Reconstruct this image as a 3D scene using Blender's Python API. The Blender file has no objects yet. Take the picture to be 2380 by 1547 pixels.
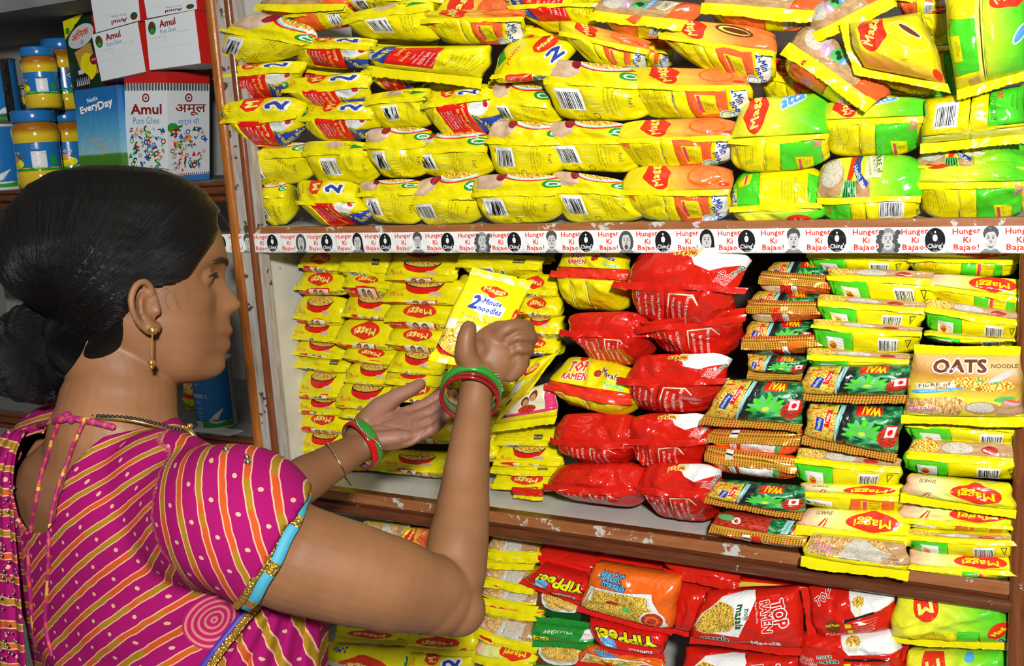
import bpy, math, random
import numpy as np
from mathutils import Vector, Matrix, geometry
rnd = random.Random(7)
C = bpy.context.scene.collection
SC = bpy.context.scene

# ------------------------------------------------------------------ camera
FPX = 2420.0
R3 = np.array([[0.87968824, -0.0371995, 0.47409366],
               [0.47184784, 0.19244603, -0.86042091],
               [-0.05923021, 0.98060223, 0.18684501]])      # rows: world axes seen in camera space
U_, _, V_ = np.linalg.svd(R3); R3 = U_ @ V_
CAM = np.array([1.37215847, -1.42923213, 1.55050876])
cam_data = bpy.data.cameras.new('camera'); cam = bpy.data.objects.new('camera', cam_data); C.objects.link(cam)
cam_data.sensor_width = 36.0; cam_data.lens = FPX * 36.0 / 2380.0; cam_data.clip_start = 0.02
M4 = Matrix([[*R3[0], CAM[0]], [*R3[1], CAM[1]], [*R3[2], CAM[2]], [0, 0, 0, 1]])
cam.matrix_world = M4
SC.camera = cam

# ------------------------------------------------------------------ exposure, world, flash
SC.view_settings.view_transform = 'Standard'; SC.view_settings.look = 'None'
SC.view_settings.gamma = 1; SC.view_settings.use_curve_mapping = False
SC.view_settings.exposure = 0.0
wd = bpy.data.worlds.new('world'); SC.world = wd; wd.use_nodes = True
wd.node_tree.nodes['Background'].inputs[0].default_value = (1.0, .95, .88, 1)
wd.node_tree.nodes['Background'].inputs[1].default_value = 0.075
SC.cycles.max_bounces = 4; SC.cycles.diffuse_bounces = 2; SC.cycles.glossy_bounces = 2
SC.cycles.transmission_bounces = 4; SC.cycles.caustics_reflective = False; SC.cycles.caustics_refractive = False
def lamp(name, loc, tgt, size, power, col=(1, 1, 1)):
    d = bpy.data.lights.new(name, 'AREA'); d.shape = 'DISK'; d.size = size; d.energy = power; d.color = col
    o = bpy.data.objects.new(name, d); C.objects.link(o); o.location = loc
    o.rotation_euler = (Vector(tgt) - Vector(loc)).to_track_quat('-Z', 'Y').to_euler(); return o
FL = CAM + R3 @ np.array([0.08, 0.27, 0.60])
lamp('flash', FL, (0.7, 0.2, 1.25), 0.11, 60.0, (1, .985, .95))
lamp('ambient_fill', (0.5, -1.3, 2.9), (0.6, 0.1, 1.1), 1.1, 5.0, (1, .97, .9))  # added overhead fill for the ambient level, no real fitting

def ray(px, py):
    return R3 @ np.array([(px - 1190) / FPX, -(py - 773.5) / FPX, -1.0])
def W(px, py, y):                       # a point of the photo at the plane world-Y = y
    r = ray(px, py); return CAM + r * ((y - CAM[1]) / r[1])
def WX(px, py, x):
    r = ray(px, py); return CAM + r * ((x - CAM[0]) / r[0])
def P(px, py, d):                       # a point of the photo at distance d along the lens axis
    return CAM + ray(px, py) * d
# ------------------------------------------------------------------ materials
MATS = {}
def newmat(name):
    m = bpy.data.materials.new(name); m.use_nodes = True; nt = m.node_tree
    return m, nt, nt.nodes['Principled BSDF'], nt.nodes.new, nt.links.new
def bump(nt, b, scale, dist, detail=2, coord='Object', stretch=None, dis=0.0):
    tc = nt.nodes.new('ShaderNodeTexCoord'); n = nt.nodes.new('ShaderNodeTexNoise'); bp = nt.nodes.new('ShaderNodeBump')
    n.inputs['Scale'].default_value = scale; n.inputs['Detail'].default_value = detail; n.inputs['Distortion'].default_value = dis
    src = tc.outputs[coord]
    if stretch:
        mp = nt.nodes.new('ShaderNodeMapping'); mp.inputs['Scale'].default_value = stretch
        nt.links.new(src, mp.inputs[0]); src = mp.outputs[0]
    nt.links.new(src, n.inputs['Vector']); nt.links.new(n.outputs['Fac'], bp.inputs['Height'])
    bp.inputs['Distance'].default_value = dist; bp.inputs['Strength'].default_value = 1
    nt.links.new(bp.outputs[0], b.inputs['Normal']); return bp
def plastic(name, col, rough=.15, bmp=.0026, metal=0.0, spec=.5, scale=34):
    if name in MATS: return MATS[name]
    m, nt, b, new, link = newmat(name)
    b.inputs['Base Color'].default_value = (*col, 1); b.inputs['Roughness'].default_value = rough
    b.inputs['Metallic'].default_value = metal; b.inputs['Specular IOR Level'].default_value = spec
    if bmp: bump(nt, b, scale, bmp, 2, dis=1.2)
    MATS[name] = m; return m
def ramp(nt, stops, interp='LINEAR'):
    r = nt.nodes.new('ShaderNodeValToRGB'); r.color_ramp.interpolation = interp
    e = r.color_ramp.elements
    while len(e) > 1: e.remove(e[-1])
    e[0].position = stops[0][0]; e[0].color = (*stops[0][1], 1)
    for p, c in stops[1:]:
        x = e.new(p); x.color = (*c, 1)
    return r
def grad(name, stops, ang=0, noise=.25):
    """print with a soft colour gradient across the wrapper (UV space)"""
    m, nt, b, new, link = newmat(name); uv = new('ShaderNodeUVMap'); mp = new('ShaderNodeMapping')
    mp.inputs['Rotation'].default_value = (0, 0, math.radians(ang)); link(uv.outputs[0], mp.inputs[0])
    n = new('ShaderNodeTexNoise'); n.inputs['Scale'].default_value = 2.2; link(uv.outputs[0], n.inputs['Vector'])
    sx = new('ShaderNodeSeparateXYZ'); link(mp.outputs[0], sx.inputs[0])
    ma = new('ShaderNodeMath'); ma.operation = 'MULTIPLY_ADD'; link(n.outputs['Fac'], ma.inputs[0]); ma.inputs[1].default_value = noise
    link(sx.outputs[0], ma.inputs[2]); r = ramp(nt, stops); link(ma.outputs[0], r.inputs[0]); link(r.outputs[0], b.inputs['Base Color'])
    b.inputs['Roughness'].default_value = .2; bump(nt, b, 34, .0026, 2, dis=1.2); MATS[name] = m
def texprint(name, kind, scale, stops, stretch=(1, 1, 1), dist=0.0, detail=2, rough=.22):
    """printed food picture: strands, grains or ears of wheat"""
    m, nt, b, new, link = newmat(name); uv = new('ShaderNodeUVMap'); mp = new('ShaderNodeMapping')
    mp.inputs['Scale'].default_value = stretch; link(uv.outputs[0], mp.inputs[0])
    if kind == 'vor':
        t = new('ShaderNodeTexVoronoi'); t.inputs['Scale'].default_value = scale; link(mp.outputs[0], t.inputs['Vector']); o = t.outputs['Distance']
    elif kind == 'wave':
        t = new('ShaderNodeTexWave'); t.inputs['Scale'].default_value = scale; t.inputs['Distortion'].default_value = dist; t.inputs['Detail'].default_value = detail
        t.inputs['Detail Scale'].default_value = 1.6; link(mp.outputs[0], t.inputs['Vector']); o = t.outputs['Fac']
    else:
        t = new('ShaderNodeTexNoise'); t.inputs['Scale'].default_value = scale; t.inputs['Detail'].default_value = detail; t.inputs['Distortion'].default_value = dist
        link(mp.outputs[0], t.inputs['Vector']); o = t.outputs['Fac']
    r = ramp(nt, stops); link(o, r.inputs[0]); link(r.outputs[0], b.inputs['Base Color']); b.inputs['Roughness'].default_value = rough
    bump(nt, b, 34, .0026, 2, dis=1.2); MATS[name] = m
def wood(name, c1, c2, rough=.3, stretch=(1, 1, 12), wear=0.0, wearcol=(.6, .58, .52), bmp=.0006, wscale=9):
    m, nt, b, new, link = newmat(name); tc = new('ShaderNodeTexCoord'); mp = new('ShaderNodeMapping')
    mp.inputs['Scale'].default_value = stretch; link(tc.outputs['Object'], mp.inputs[0])
    n = new('ShaderNodeTexNoise'); n.inputs['Scale'].default_value = 14; n.inputs['Detail'].default_value = 5; n.inputs['Distortion'].default_value = .6
    link(mp.outputs[0], n.inputs['Vector']); r = ramp(nt, [(.3, c1), (.7, c2)]); link(n.outputs['Fac'], r.inputs[0])
    out = r.outputs[0]
    if wear:
        w = new('ShaderNodeTexNoise'); w.inputs['Scale'].default_value = wscale; w.inputs['Detail'].default_value = 9; w.inputs['Roughness'].default_value = .7
        link(mp.outputs[0] if wscale < 0 else tc.outputs['Object'], w.inputs['Vector'])
        rr = ramp(nt, [(wear, (0, 0, 0)), (wear + .015, (1, 1, 1))]); link(w.outputs['Fac'], rr.inputs[0])
        mx = new('ShaderNodeMix'); mx.data_type = 'RGBA'; link(rr.outputs[0], mx.inputs['Factor']); link(out, mx.inputs['A']); mx.inputs['B'].default_value = (*wearcol, 1); out = mx.outputs['Result']
    link(out, b.inputs['Base Color']); b.inputs['Roughness'].default_value = rough; bump(nt, b, 40, bmp, 3)
    MATS[name] = m; return m

Y_ = (.82, .72, .003)
for nm, col, rg in [('yellow', Y_, .2), ('red', (.72, .012, .008), .2), ('mred', (.75, .035, .012), .2), ('rred', (.62, .014, .006), .16), ('dred', (.36, .006, .006), .2),
                    ('white', (.82, .84, .82), .22), ('black', (.012, .012, .014), .25), ('ink', (.10, .085, .01), .25), ('blue', (.02, .05, .36), .2), ('lblue', (.1, .4, .75), .2),
                    ('green', (.02, .28, .03), .2), ('bgreen', (.07, .62, .02), .2), ('dgreen', (.005, .09, .015), .2), ('lime', (.55, .80, .03), .2), ('orange', (.85, .14, .01), .2),
                    ('salmon', (.84, .13, .03), .2), ('beige', (.62, .42, .25), .25), ('tan', (.5, .28, .08), .25), ('brown', (.16, .04, .01), .25), ('pink', (.75, .05, .17), .2),
                    ('lilac', (.62, .38, .55), .2), ('grey', (.28, .28, .28), .25), ('lgrey', (.55, .55, .54), .25), ('dgrey', (.08, .08, .08), .25), ('cream', (.78, .74, .5), .22), ('gold', (.75, .5, .06), .18),
                    ('lyellow', (.86, .82, .15), .2), ('aqua', (.35, .65, .62), .2), ('leaf', (.12, .5, .14), .2), ('skinp', (.55, .28, .16), .25), ('wine', (.30, .01, .02), .22)]:
    plastic(nm, col, rg)
grad('g_orange', [(0, (.84, .74, .01)), (.55, (.85, .68, .02)), (.8, (.86, .42, .06)), (1, (.85, .2, .04))], -12)
grad('g_oface', [(0, (.86, .22, .04)), (.35, (.86, .3, .05)), (.6, (.84, .7, .01)), (1, (.84, .74, .01))], -75)
grad('g_lime', [(0, (.80, .76, .02)), (.5, (.76, .8, .04)), (.85, (.25, .72, .02)), (1, (.1, .62, .02))], 0)
grad('g_shakti', [(0, (.85, .3, .15)), (.16, (.84, .6, .35)), (.3, (.8, .84, .35)), (.6, (.84, .78, .02)), (1, (.84, .76, .01))], 0, .1)
grad('g_oats', [(0, (.84, .74, .02)), (.5, (.84, .7, .05)), (.8, (.55, .25, .05)), (1, (.75, .5, .2))], -78, .08)
texprint('noodle', 'wave', 8, [(0, (.45, .12, .01)), (.35, (.8, .42, .02)), (.7, (.88, .66, .08)), (1, (.9, .8, .3))], (1, 1, 1), 14, 3)
texprint('noodleg', 'wave', 9, [(0, (.28, .14, .01)), (.3, (.70, .36, .015)), (.7, (.82, .58, .06)), (1, (.86, .70, .2))], (1, 1, 1), 14, 3)
texprint('grain', 'vor', 60, [(0, (.72, .68, .58)), (.5, (.62, .58, .48)), (1, (.35, .28, .18))])
texprint('wheat', 'noise', 14, [(.35, (.40, .15, .04)), (.5, (.66, .38, .12)), (.62, (.85, .66, .32))], (3.2, 1, 1), 1.0, 4)
texprint('sack', 'noise', 12, [(.3, (.42, .24, .1)), (.7, (.6, .38, .18))])
texprint('hand', 'noise', 3, [(.3, (.55, .33, .2)), (.6, (.70, .52, .36))])
texprint('redfood', 'noise', 22, [(.35, (.25, .01, .005)), (.6, (.6, .05, .02))], detail=4)
texprint('waifood', 'noise', 16, [(.36, (.45, .02, .01)), (.45, (.75, .35, .02)), (.55, (.85, .7, .1)), (.66, (.1, .35, .03))], detail=3, dist=1.5)
texprint('vegdark', 'noise', 9, [(.35, (.008, .04, .02)), (.5, (.01, .16, .05)), (.62, (.06, .42, .14)), (.75, (.3, .65, .35))], detail=3, dist=.8)
texprint('photo', 'noise', 7, [(.35, (.05, .03, .02)), (.5, (.55, .3, .18)), (.65, (.75, .65, .5))], detail=3)
def checkermat(name, a, b_, sx, sy, c=None):
    m, nt, b, new, link = newmat(name); uv = new('ShaderNodeUVMap'); s = new('ShaderNodeSeparateXYZ'); link(uv.outputs[0], s.inputs[0])
    def sq(o, k, th):
        q = new('ShaderNodeMath'); q.operation = 'MULTIPLY'; link(o, q.inputs[0]); q.inputs[1].default_value = k
        f = new('ShaderNodeMath'); f.operation = 'FRACT'; link(q.outputs[0], f.inputs[0])
        g = new('ShaderNodeMath'); g.operation = 'GREATER_THAN'; link(f.outputs[0], g.inputs[0]); g.inputs[1].default_value = th; return g.outputs[0]
    g1 = sq(s.outputs[0], sx, .5); g2 = sq(s.outputs[1], sy, .35)
    mu = new('ShaderNodeMath'); mu.operation = 'MULTIPLY'; link(g1, mu.inputs[0]); link(g2, mu.inputs[1])
    mx = new('ShaderNodeMix'); mx.data_type = 'RGBA'; link(mu.outputs[0], mx.inputs['Factor']); mx.inputs['A'].default_value = (*a, 1); mx.inputs['B'].default_value = (*b_, 1)
    link(mx.outputs['Result'], b.inputs['Base Color']); b.inputs['Roughness'].default_value = .2; b.inputs['Metallic'].default_value = .35
    MATS[name] = m
checkermat('checker', (.75, .5, .05), (.5, .02, .01), 34, 4)

# ------------------------------------------------------------------ flat artwork, cut into one mesh
_tc = {}
def glyphs(s, res=2, off=0.0):
    k = (s, res, off)
    if k not in _tc:
        c = bpy.data.curves.new('t', 'FONT'); c.body = s; c.size = 1; c.resolution_u = res; c.offset = off
        o = bpy.data.objects.new('t', c); me = o.to_mesh()
        v = np.array([x.co[:2] for x in me.vertices]); f = [list(p.vertices) for p in me.polygons]
        o.to_mesh_clear(); bpy.data.objects.remove(o); bpy.data.curves.remove(c); _tc[k] = (v, f)
    return _tc[k]
class Art:
    def __init__(s, A, base, nx=26, ny=30, fin=None):
        s.A = A; s.base = base; s.L = []; s.nx = nx; s.ny = ny
    def poly(s, pts, m): s.L.append((np.array(pts, float), [list(range(len(pts)))], m)); return s
    def rect(s, x0, y0, x1, y1, m): return s.poly([(x0, y0), (x1, y0), (x1, y1), (x0, y1)], m)
    def ell(s, cx, cy, rx, ry, m, n=20, rot=0, a0=0, a1=360):
        r = math.radians(rot); p = []
        full = (a1 - a0) >= 360
        for i in range(n if full else n + 1):
            t = math.radians(a0 + (a1 - a0) * i / n); x, y = rx * math.cos(t), ry * math.sin(t)
            p.append((cx + x * math.cos(r) - y * math.sin(r), cy + x * math.sin(r) + y * math.cos(r)))
        return s.poly(p, m)
    def text(s, t, cx, cy, h, m, rot=0, w=None, sh=0.0, off=0.0, res=1, ol=None, olw=.05):
        v0, f = glyphs(t, res, 0.0)
        if not len(v0): return s
        mn, mx = v0.min(0), v0.max(0); c = (mn + mx) / 2; sy = h / max(mx[1] - mn[1], 1e-6); sx = sy if w is None else w / max(mx[0] - mn[0], 1e-6)
        r = math.radians(rot)
        def put(o_, mm):
            k = 8 if o_ > .045 else (4 if o_ > .012 else 1); d0 = o_ * 1.1 * min(sx, sy) if k > 1 else 0
            for i in range(k):
                g = 2 * math.pi * (i + .5) / k
                q = (v0 - c) * [sx, sy]; q[:, 0] += q[:, 1] * sh; q = q + [d0 * math.cos(g), d0 * math.sin(g)]
                q = np.stack([cx + q[:, 0] * math.cos(r) - q[:, 1] * math.sin(r), cy + q[:, 0] * math.sin(r) + q[:, 1] * math.cos(r)], 1)
                s.L.append((q, f, mm))
        if ol: put(off + olw, ol)
        put(min(off, .044), m); return s
    def bars(s, x0, y0, x1, y1, vert=True, seed=1, bg='white'):
        s.rect(x0, y0, x1, y1, bg); r = random.Random(seed)
        if vert:
            x = x0 + (x1 - x0) * .08; hh = (y1 - y0)
            while x < x1 - (x1 - x0) * .1:
                w = (x1 - x0) * r.choice([.018, .03, .045]); s.rect(x, y0 + hh * .08, x + w, y1 - hh * .16, 'black'); x += w + (x1 - x0) * r.choice([.02, .035, .05])
        else:
            y = y0 + (y1 - y0) * .08; ww = (x1 - x0)
            while y < y1 - (y1 - y0) * .1:
                w = (y1 - y0) * r.choice([.018, .03, .045]); s.rect(x0 + ww * .08, y, x1 - ww * .16, y + w, 'black'); y += w + (y1 - y0) * r.choice([.02, .035, .05])
        return s
    def micro(s, lines, x, y, h, gap, m='ink', rot=0):
        """lines of small print; (x, y) is the centre of the first line, gap steps across the reading direction"""
        r = math.radians(rot)
        for i, t in enumerate(lines):
            s.text(t, x + math.sin(r) * gap * i, y - math.cos(r) * gap * i, h, m, rot, res=1)
        return s
    def build(s):
        pts = []
        A = s.A
        for i in range(s.nx + 1):
            for j in range(s.ny + 1):
                jx = 0 if i in (0, s.nx) else rnd.uniform(-.25, .25); jy = 0 if j in (0, s.ny) else rnd.uniform(-.25, .25)
                pts.append(Vector(((i + jx) / s.nx * A, (j + jy) / s.ny)))
        n = len(pts)
        c0 = n; pts += [Vector((0, 0)), Vector((A, 0)), Vector((A, 1)), Vector((0, 1))]
        edges = [(c0, c0 + 1), (c0 + 1, c0 + 2), (c0 + 2, c0 + 3), (c0 + 3, c0)]
        for v, f, m in s.L:
            b = len(pts); pts += [Vector((float(a), float(c))) for a, c in v]; cnt = {}
            for q in f:
                for i in range(len(q)):
                    e = (min(q[i], q[i - 1]), max(q[i], q[i - 1])); cnt[e] = cnt.get(e, 0) + 1
            edges += [(b + e[0], b + e[1]) for e, c in cnt.items() if c == 1]
        vs, es, fs, ov, oe, of = geometry.delaunay_2d_cdt(pts, edges, [], 0, 1e-5)
        V = np.array([(p.x, p.y) for p in vs]); T = np.array([list(f) for f in fs if len(f) == 3])
        cen = V[T].mean(1)
        e1 = V[T[:, 1]] - V[T[:, 0]]; e2 = V[T[:, 2]] - V[T[:, 0]]; area = e1[:, 0] * e2[:, 1] - e1[:, 1] * e2[:, 0]
        ok = (cen[:, 0] > 0) & (cen[:, 0] < A) & (cen[:, 1] > 0) & (cen[:, 1] < 1) & (np.abs(area) > 1e-12)
        lay = np.full(len(T), -1); od = np.argsort(cen[:, 0]); cs = cen[od]; xs = cs[:, 0]
        for li, (v, f, m) in enumerate(s.L):
            for q in f:
                p = v[q]; i0, i1 = np.searchsorted(xs, p[:, 0].min()), np.searchsorted(xs, p[:, 0].max())
                if i1 <= i0: continue
                c = cs[i0:i1]; sel = np.nonzero((c[:, 1] >= p[:, 1].min()) & (c[:, 1] <= p[:, 1].max()))[0]
                if not len(sel): continue
                c = c[sel]; ins = np.zeros(len(c), bool); k = len(p)
                for a_ in range(k):
                    x1, y1 = p[a_ - 1]; x2, y2 = p[a_]
                    if y1 == y2: continue
                    ins ^= ((y1 > c[:, 1]) != (y2 > c[:, 1])) & (c[:, 0] < (x2 - x1) * (c[:, 1] - y1) / (y2 - y1) + x1)
                lay[od[i0 + sel[ins]]] = li
        names = [s.base]; mi = []
        for k in np.nonzero(ok)[0]:
            nm = s.L[lay[k]][2] if lay[k] >= 0 else s.base
            if nm not in names: names.append(nm)
            mi.append(names.index(nm))
        T = T[ok]; fl = area[ok] < 0; T[fl] = T[fl][:, ::-1]
        used = np.unique(T); rm = -np.ones(len(V), int); rm[used] = np.arange(len(used)); V = V[used]; T = rm[T]
        uv = V / [A, 1.0]; uv = np.clip(uv, 0, 1)
        # boundary loop, counter-clockwise
        e = 1e-4; u, v = uv[:, 0], uv[:, 1]; idx = []
        idx += sorted(np.nonzero(v < e)[0], key=lambda i: u[i]); idx += sorted(np.nonzero((u > 1 - e) & (v >= e))[0], key=lambda i: v[i])
        idx += sorted(np.nonzero((v > 1 - e) & (u <= 1 - e))[0], key=lambda i: -u[i]); idx += sorted(np.nonzero((u < e) & (v >= e) & (v <= 1 - e))[0], key=lambda i: -v[i])
        s.V = uv; s.T = T; s.mi = np.array(mi, np.int32); s.names = names; s.loop = np.array(idx); return s

def rawmesh(name, V, T, mi, mats, uv=None, smooth=True):
    """V: n x 3, T: list/array of polygons"""
    me = bpy.data.meshes.new(name)
    if isinstance(T, np.ndarray):
        me.vertices.add(len(V)); me.vertices.foreach_set('co', np.ascontiguousarray(V, np.float32).ravel())
        k = T.shape[1]; me.loops.add(T.size); me.loops.foreach_set('vertex_index', np.ascontiguousarray(T, np.int32).ravel())
        me.polygons.add(len(T)); me.polygons.foreach_set('loop_start', np.arange(0, T.size, k, dtype=np.int32))
        me.update(calc_edges=True)
    else:
        me.from_pydata([tuple(map(float, v)) for v in V], [], [list(map(int, t)) for t in T])
    for m in mats: me.materials.append(MATS[m] if isinstance(m, str) else m)
    if mi is not None: me.polygons.foreach_set('material_index', np.asarray(mi, np.int32))
    if smooth: me.polygons.foreach_set('use_smooth', np.ones(len(me.polygons), bool))
    if uv is not None:
        l = me.uv_layers.new(name='UVMap'); vi = np.empty(len(me.loops), np.int32); me.loops.foreach_get('vertex_index', vi)
        l.data.foreach_set('uv', np.ascontiguousarray(uv[vi], np.float32).ravel())
    me.validate(); me.update(); return me
def obj(name, me, parent=None, loc=None, **kw):
    o = bpy.data.objects.new(name, me); C.objects.link(o)
    if parent is not None: o.parent = parent
    if loc is not None: o.location = [float(a) for a in loc]
    for k, v in kw.items(): o[k] = v
    return o
def thing(name, label, cat, loc, group=None):
    o = obj(name, None, loc=loc, label=label, category=cat)
    if group: o['group'] = group
    return o
def bil(q, a, b):
    """q: 4x3 corners tl tr br bl; a across 0..1, b down 0..1"""
    a = a[:, None]; b = b[:, None]
    return q[0] * (1 - a) * (1 - b) + q[1] * a * (1 - b) + q[2] * a * b + q[3] * (1 - a) * b
def creases(rng, U, Vv, n, amp, fx=None):
    """sharp folds of thin film over the unit square"""
    h = np.zeros(len(U))
    for k in range(n):
        cx, cy = rng.uniform(0, 1), rng.uniform(0, 1) if fx is None else np.clip(fx + rng.choice([-1, 1]) * rng.uniform(.05, .5), 0, 1)
        an = rng.uniform(0, math.pi) if rng.random() < .4 else math.pi / 2 + rng.uniform(-.7, .7)
        ca, sa = math.cos(an), math.sin(an); t = (U - cx) * ca + (Vv - cy) * sa; d = -(U - cx) * sa + (Vv - cy) * ca
        d = d + .12 * rng.uniform(-1, 1) * np.sin(t * 5); w = rng.uniform(.05, .13); L = rng.uniform(.2, .5)
        h += rng.choice([-1, 1, 1]) * np.maximum(0, 1 - np.abs(d) / w) ** 1.4 * np.exp(-(t / L) ** 2) * rng.uniform(.4, 1)
    return h * amp
def closed(V, T, mi, uv, loop, rings):
    """close the sheet behind: rings = list of (offset function of boundary points)"""
    Vs = [V]; Ts = [T]; n = len(V); prev = loop; P0 = V[loop]; cen = P0.mean(0); k = len(loop); uvs = [uv]; ms = [mi]
    a = np.arange(k); b = (a + 1) % k
    for off, sc in rings:
        R = cen + (P0 - cen) * sc + off; cur = n + a; Vs.append(R); uvs.append(uv[loop]); n += k
        q = np.concatenate([np.stack([prev[b], prev[a], cur[a]], 1), np.stack([prev[b], cur[a], cur[b]], 1)]); Ts.append(q); ms.append(np.zeros(len(q), np.int32)); prev = cur
    Vs.append((cen + rings[-1][0])[None]); uvs.append(np.array([[.5, .5]])); q = np.stack([prev[b], prev[a], np.full(k, n)], 1); Ts.append(q); ms.append(np.zeros(len(q), np.int32))
    return np.concatenate(Vs), np.concatenate(Ts), np.concatenate(ms), np.concatenate(uvs)
def crumple(rng, U, Vv, n, amp):
    """angular facets between random cells: stiff film pushed about"""
    P_ = rng.uniform(-.1, 1.1, (n, 2)); d = np.sqrt((U[:, None] - P_[None, :, 0]) ** 2 + (Vv[:, None] - P_[None, :, 1]) ** 2) + rng.uniform(-.08, .08, n)
    h = d.min(1); e = np.minimum(np.minimum(U, 1 - U), np.minimum(Vv, 1 - Vv)); return (h - h.mean()) * amp * np.clip(e * 12 + .3, 0, 1)
def fin_mesh(rng, root, dirv, nrm, hgt, mats, wav=.003, nx=44, ribs=5, uvrep=1.0):
    """crimped seal: root = function(a)->nx3 line, dirv/nrm: unit vectors (outwards along the strip, and out of its face)"""
    ny = ribs * 2 + 2; a = np.linspace(0, 1, nx); base = root(a)
    ph = rng.uniform(0, 6, 4); wv = wav * (np.sin(a * 7 + ph[0]) + .6 * np.sin(a * 15 + ph[1]) + .35 * np.sin(a * 31 + ph[2]))
    hv = 1 + .08 * np.sin(a * 5 + ph[3]) + .03 * rng.standard_normal(nx)
    rows = []
    for j in range(ny + 1):
        t = j / ny; rib = (.00045 if j % 2 else -.00045) if 0 < j < ny else 0
        rows.append(base + dirv * (hgt * t * hv)[:, None] + nrm * ((wv * t ** 1.5)[:, None] + rib + hgt * .25 * t * (1 - t)))
    V = np.concatenate(rows); idx = np.arange((ny + 1) * nx).reshape(ny + 1, nx)
    T = np.stack([idx[:-1, :-1], idx[:-1, 1:], idx[1:, 1:], idx[1:, :-1]], -1).reshape(-1, 4)
    uv = np.stack([np.tile(a, ny + 1), np.repeat(np.linspace(0, 1, ny + 1), nx)], 1)
    return V, T, uv
ARTS = {}
NPACK = [0]
def finmats(fin):
    return [fin] if isinstance(fin, str) else list(fin)
def build_fin(name, parent, org, rng, root, dirv, nrm, hgt, fin, **kw):
    V, T, uv = fin_mesh(rng, root, dirv, nrm, hgt, fin, **kw)
    if isinstance(fin, str): mats = [fin]; mi = np.zeros(len(T), int)
    else:                                    # list of (u0, material) steps along the strip
        mats = [m for _, m in fin]; uc = uv[T][:, :, 0].mean(1); mi = np.zeros(len(T), int)
        for k, (u0, m) in enumerate(fin): mi[uc >= u0] = k
    return obj(name, rawmesh(name, V - org, T, mi, mats, uv), parent)
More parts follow.
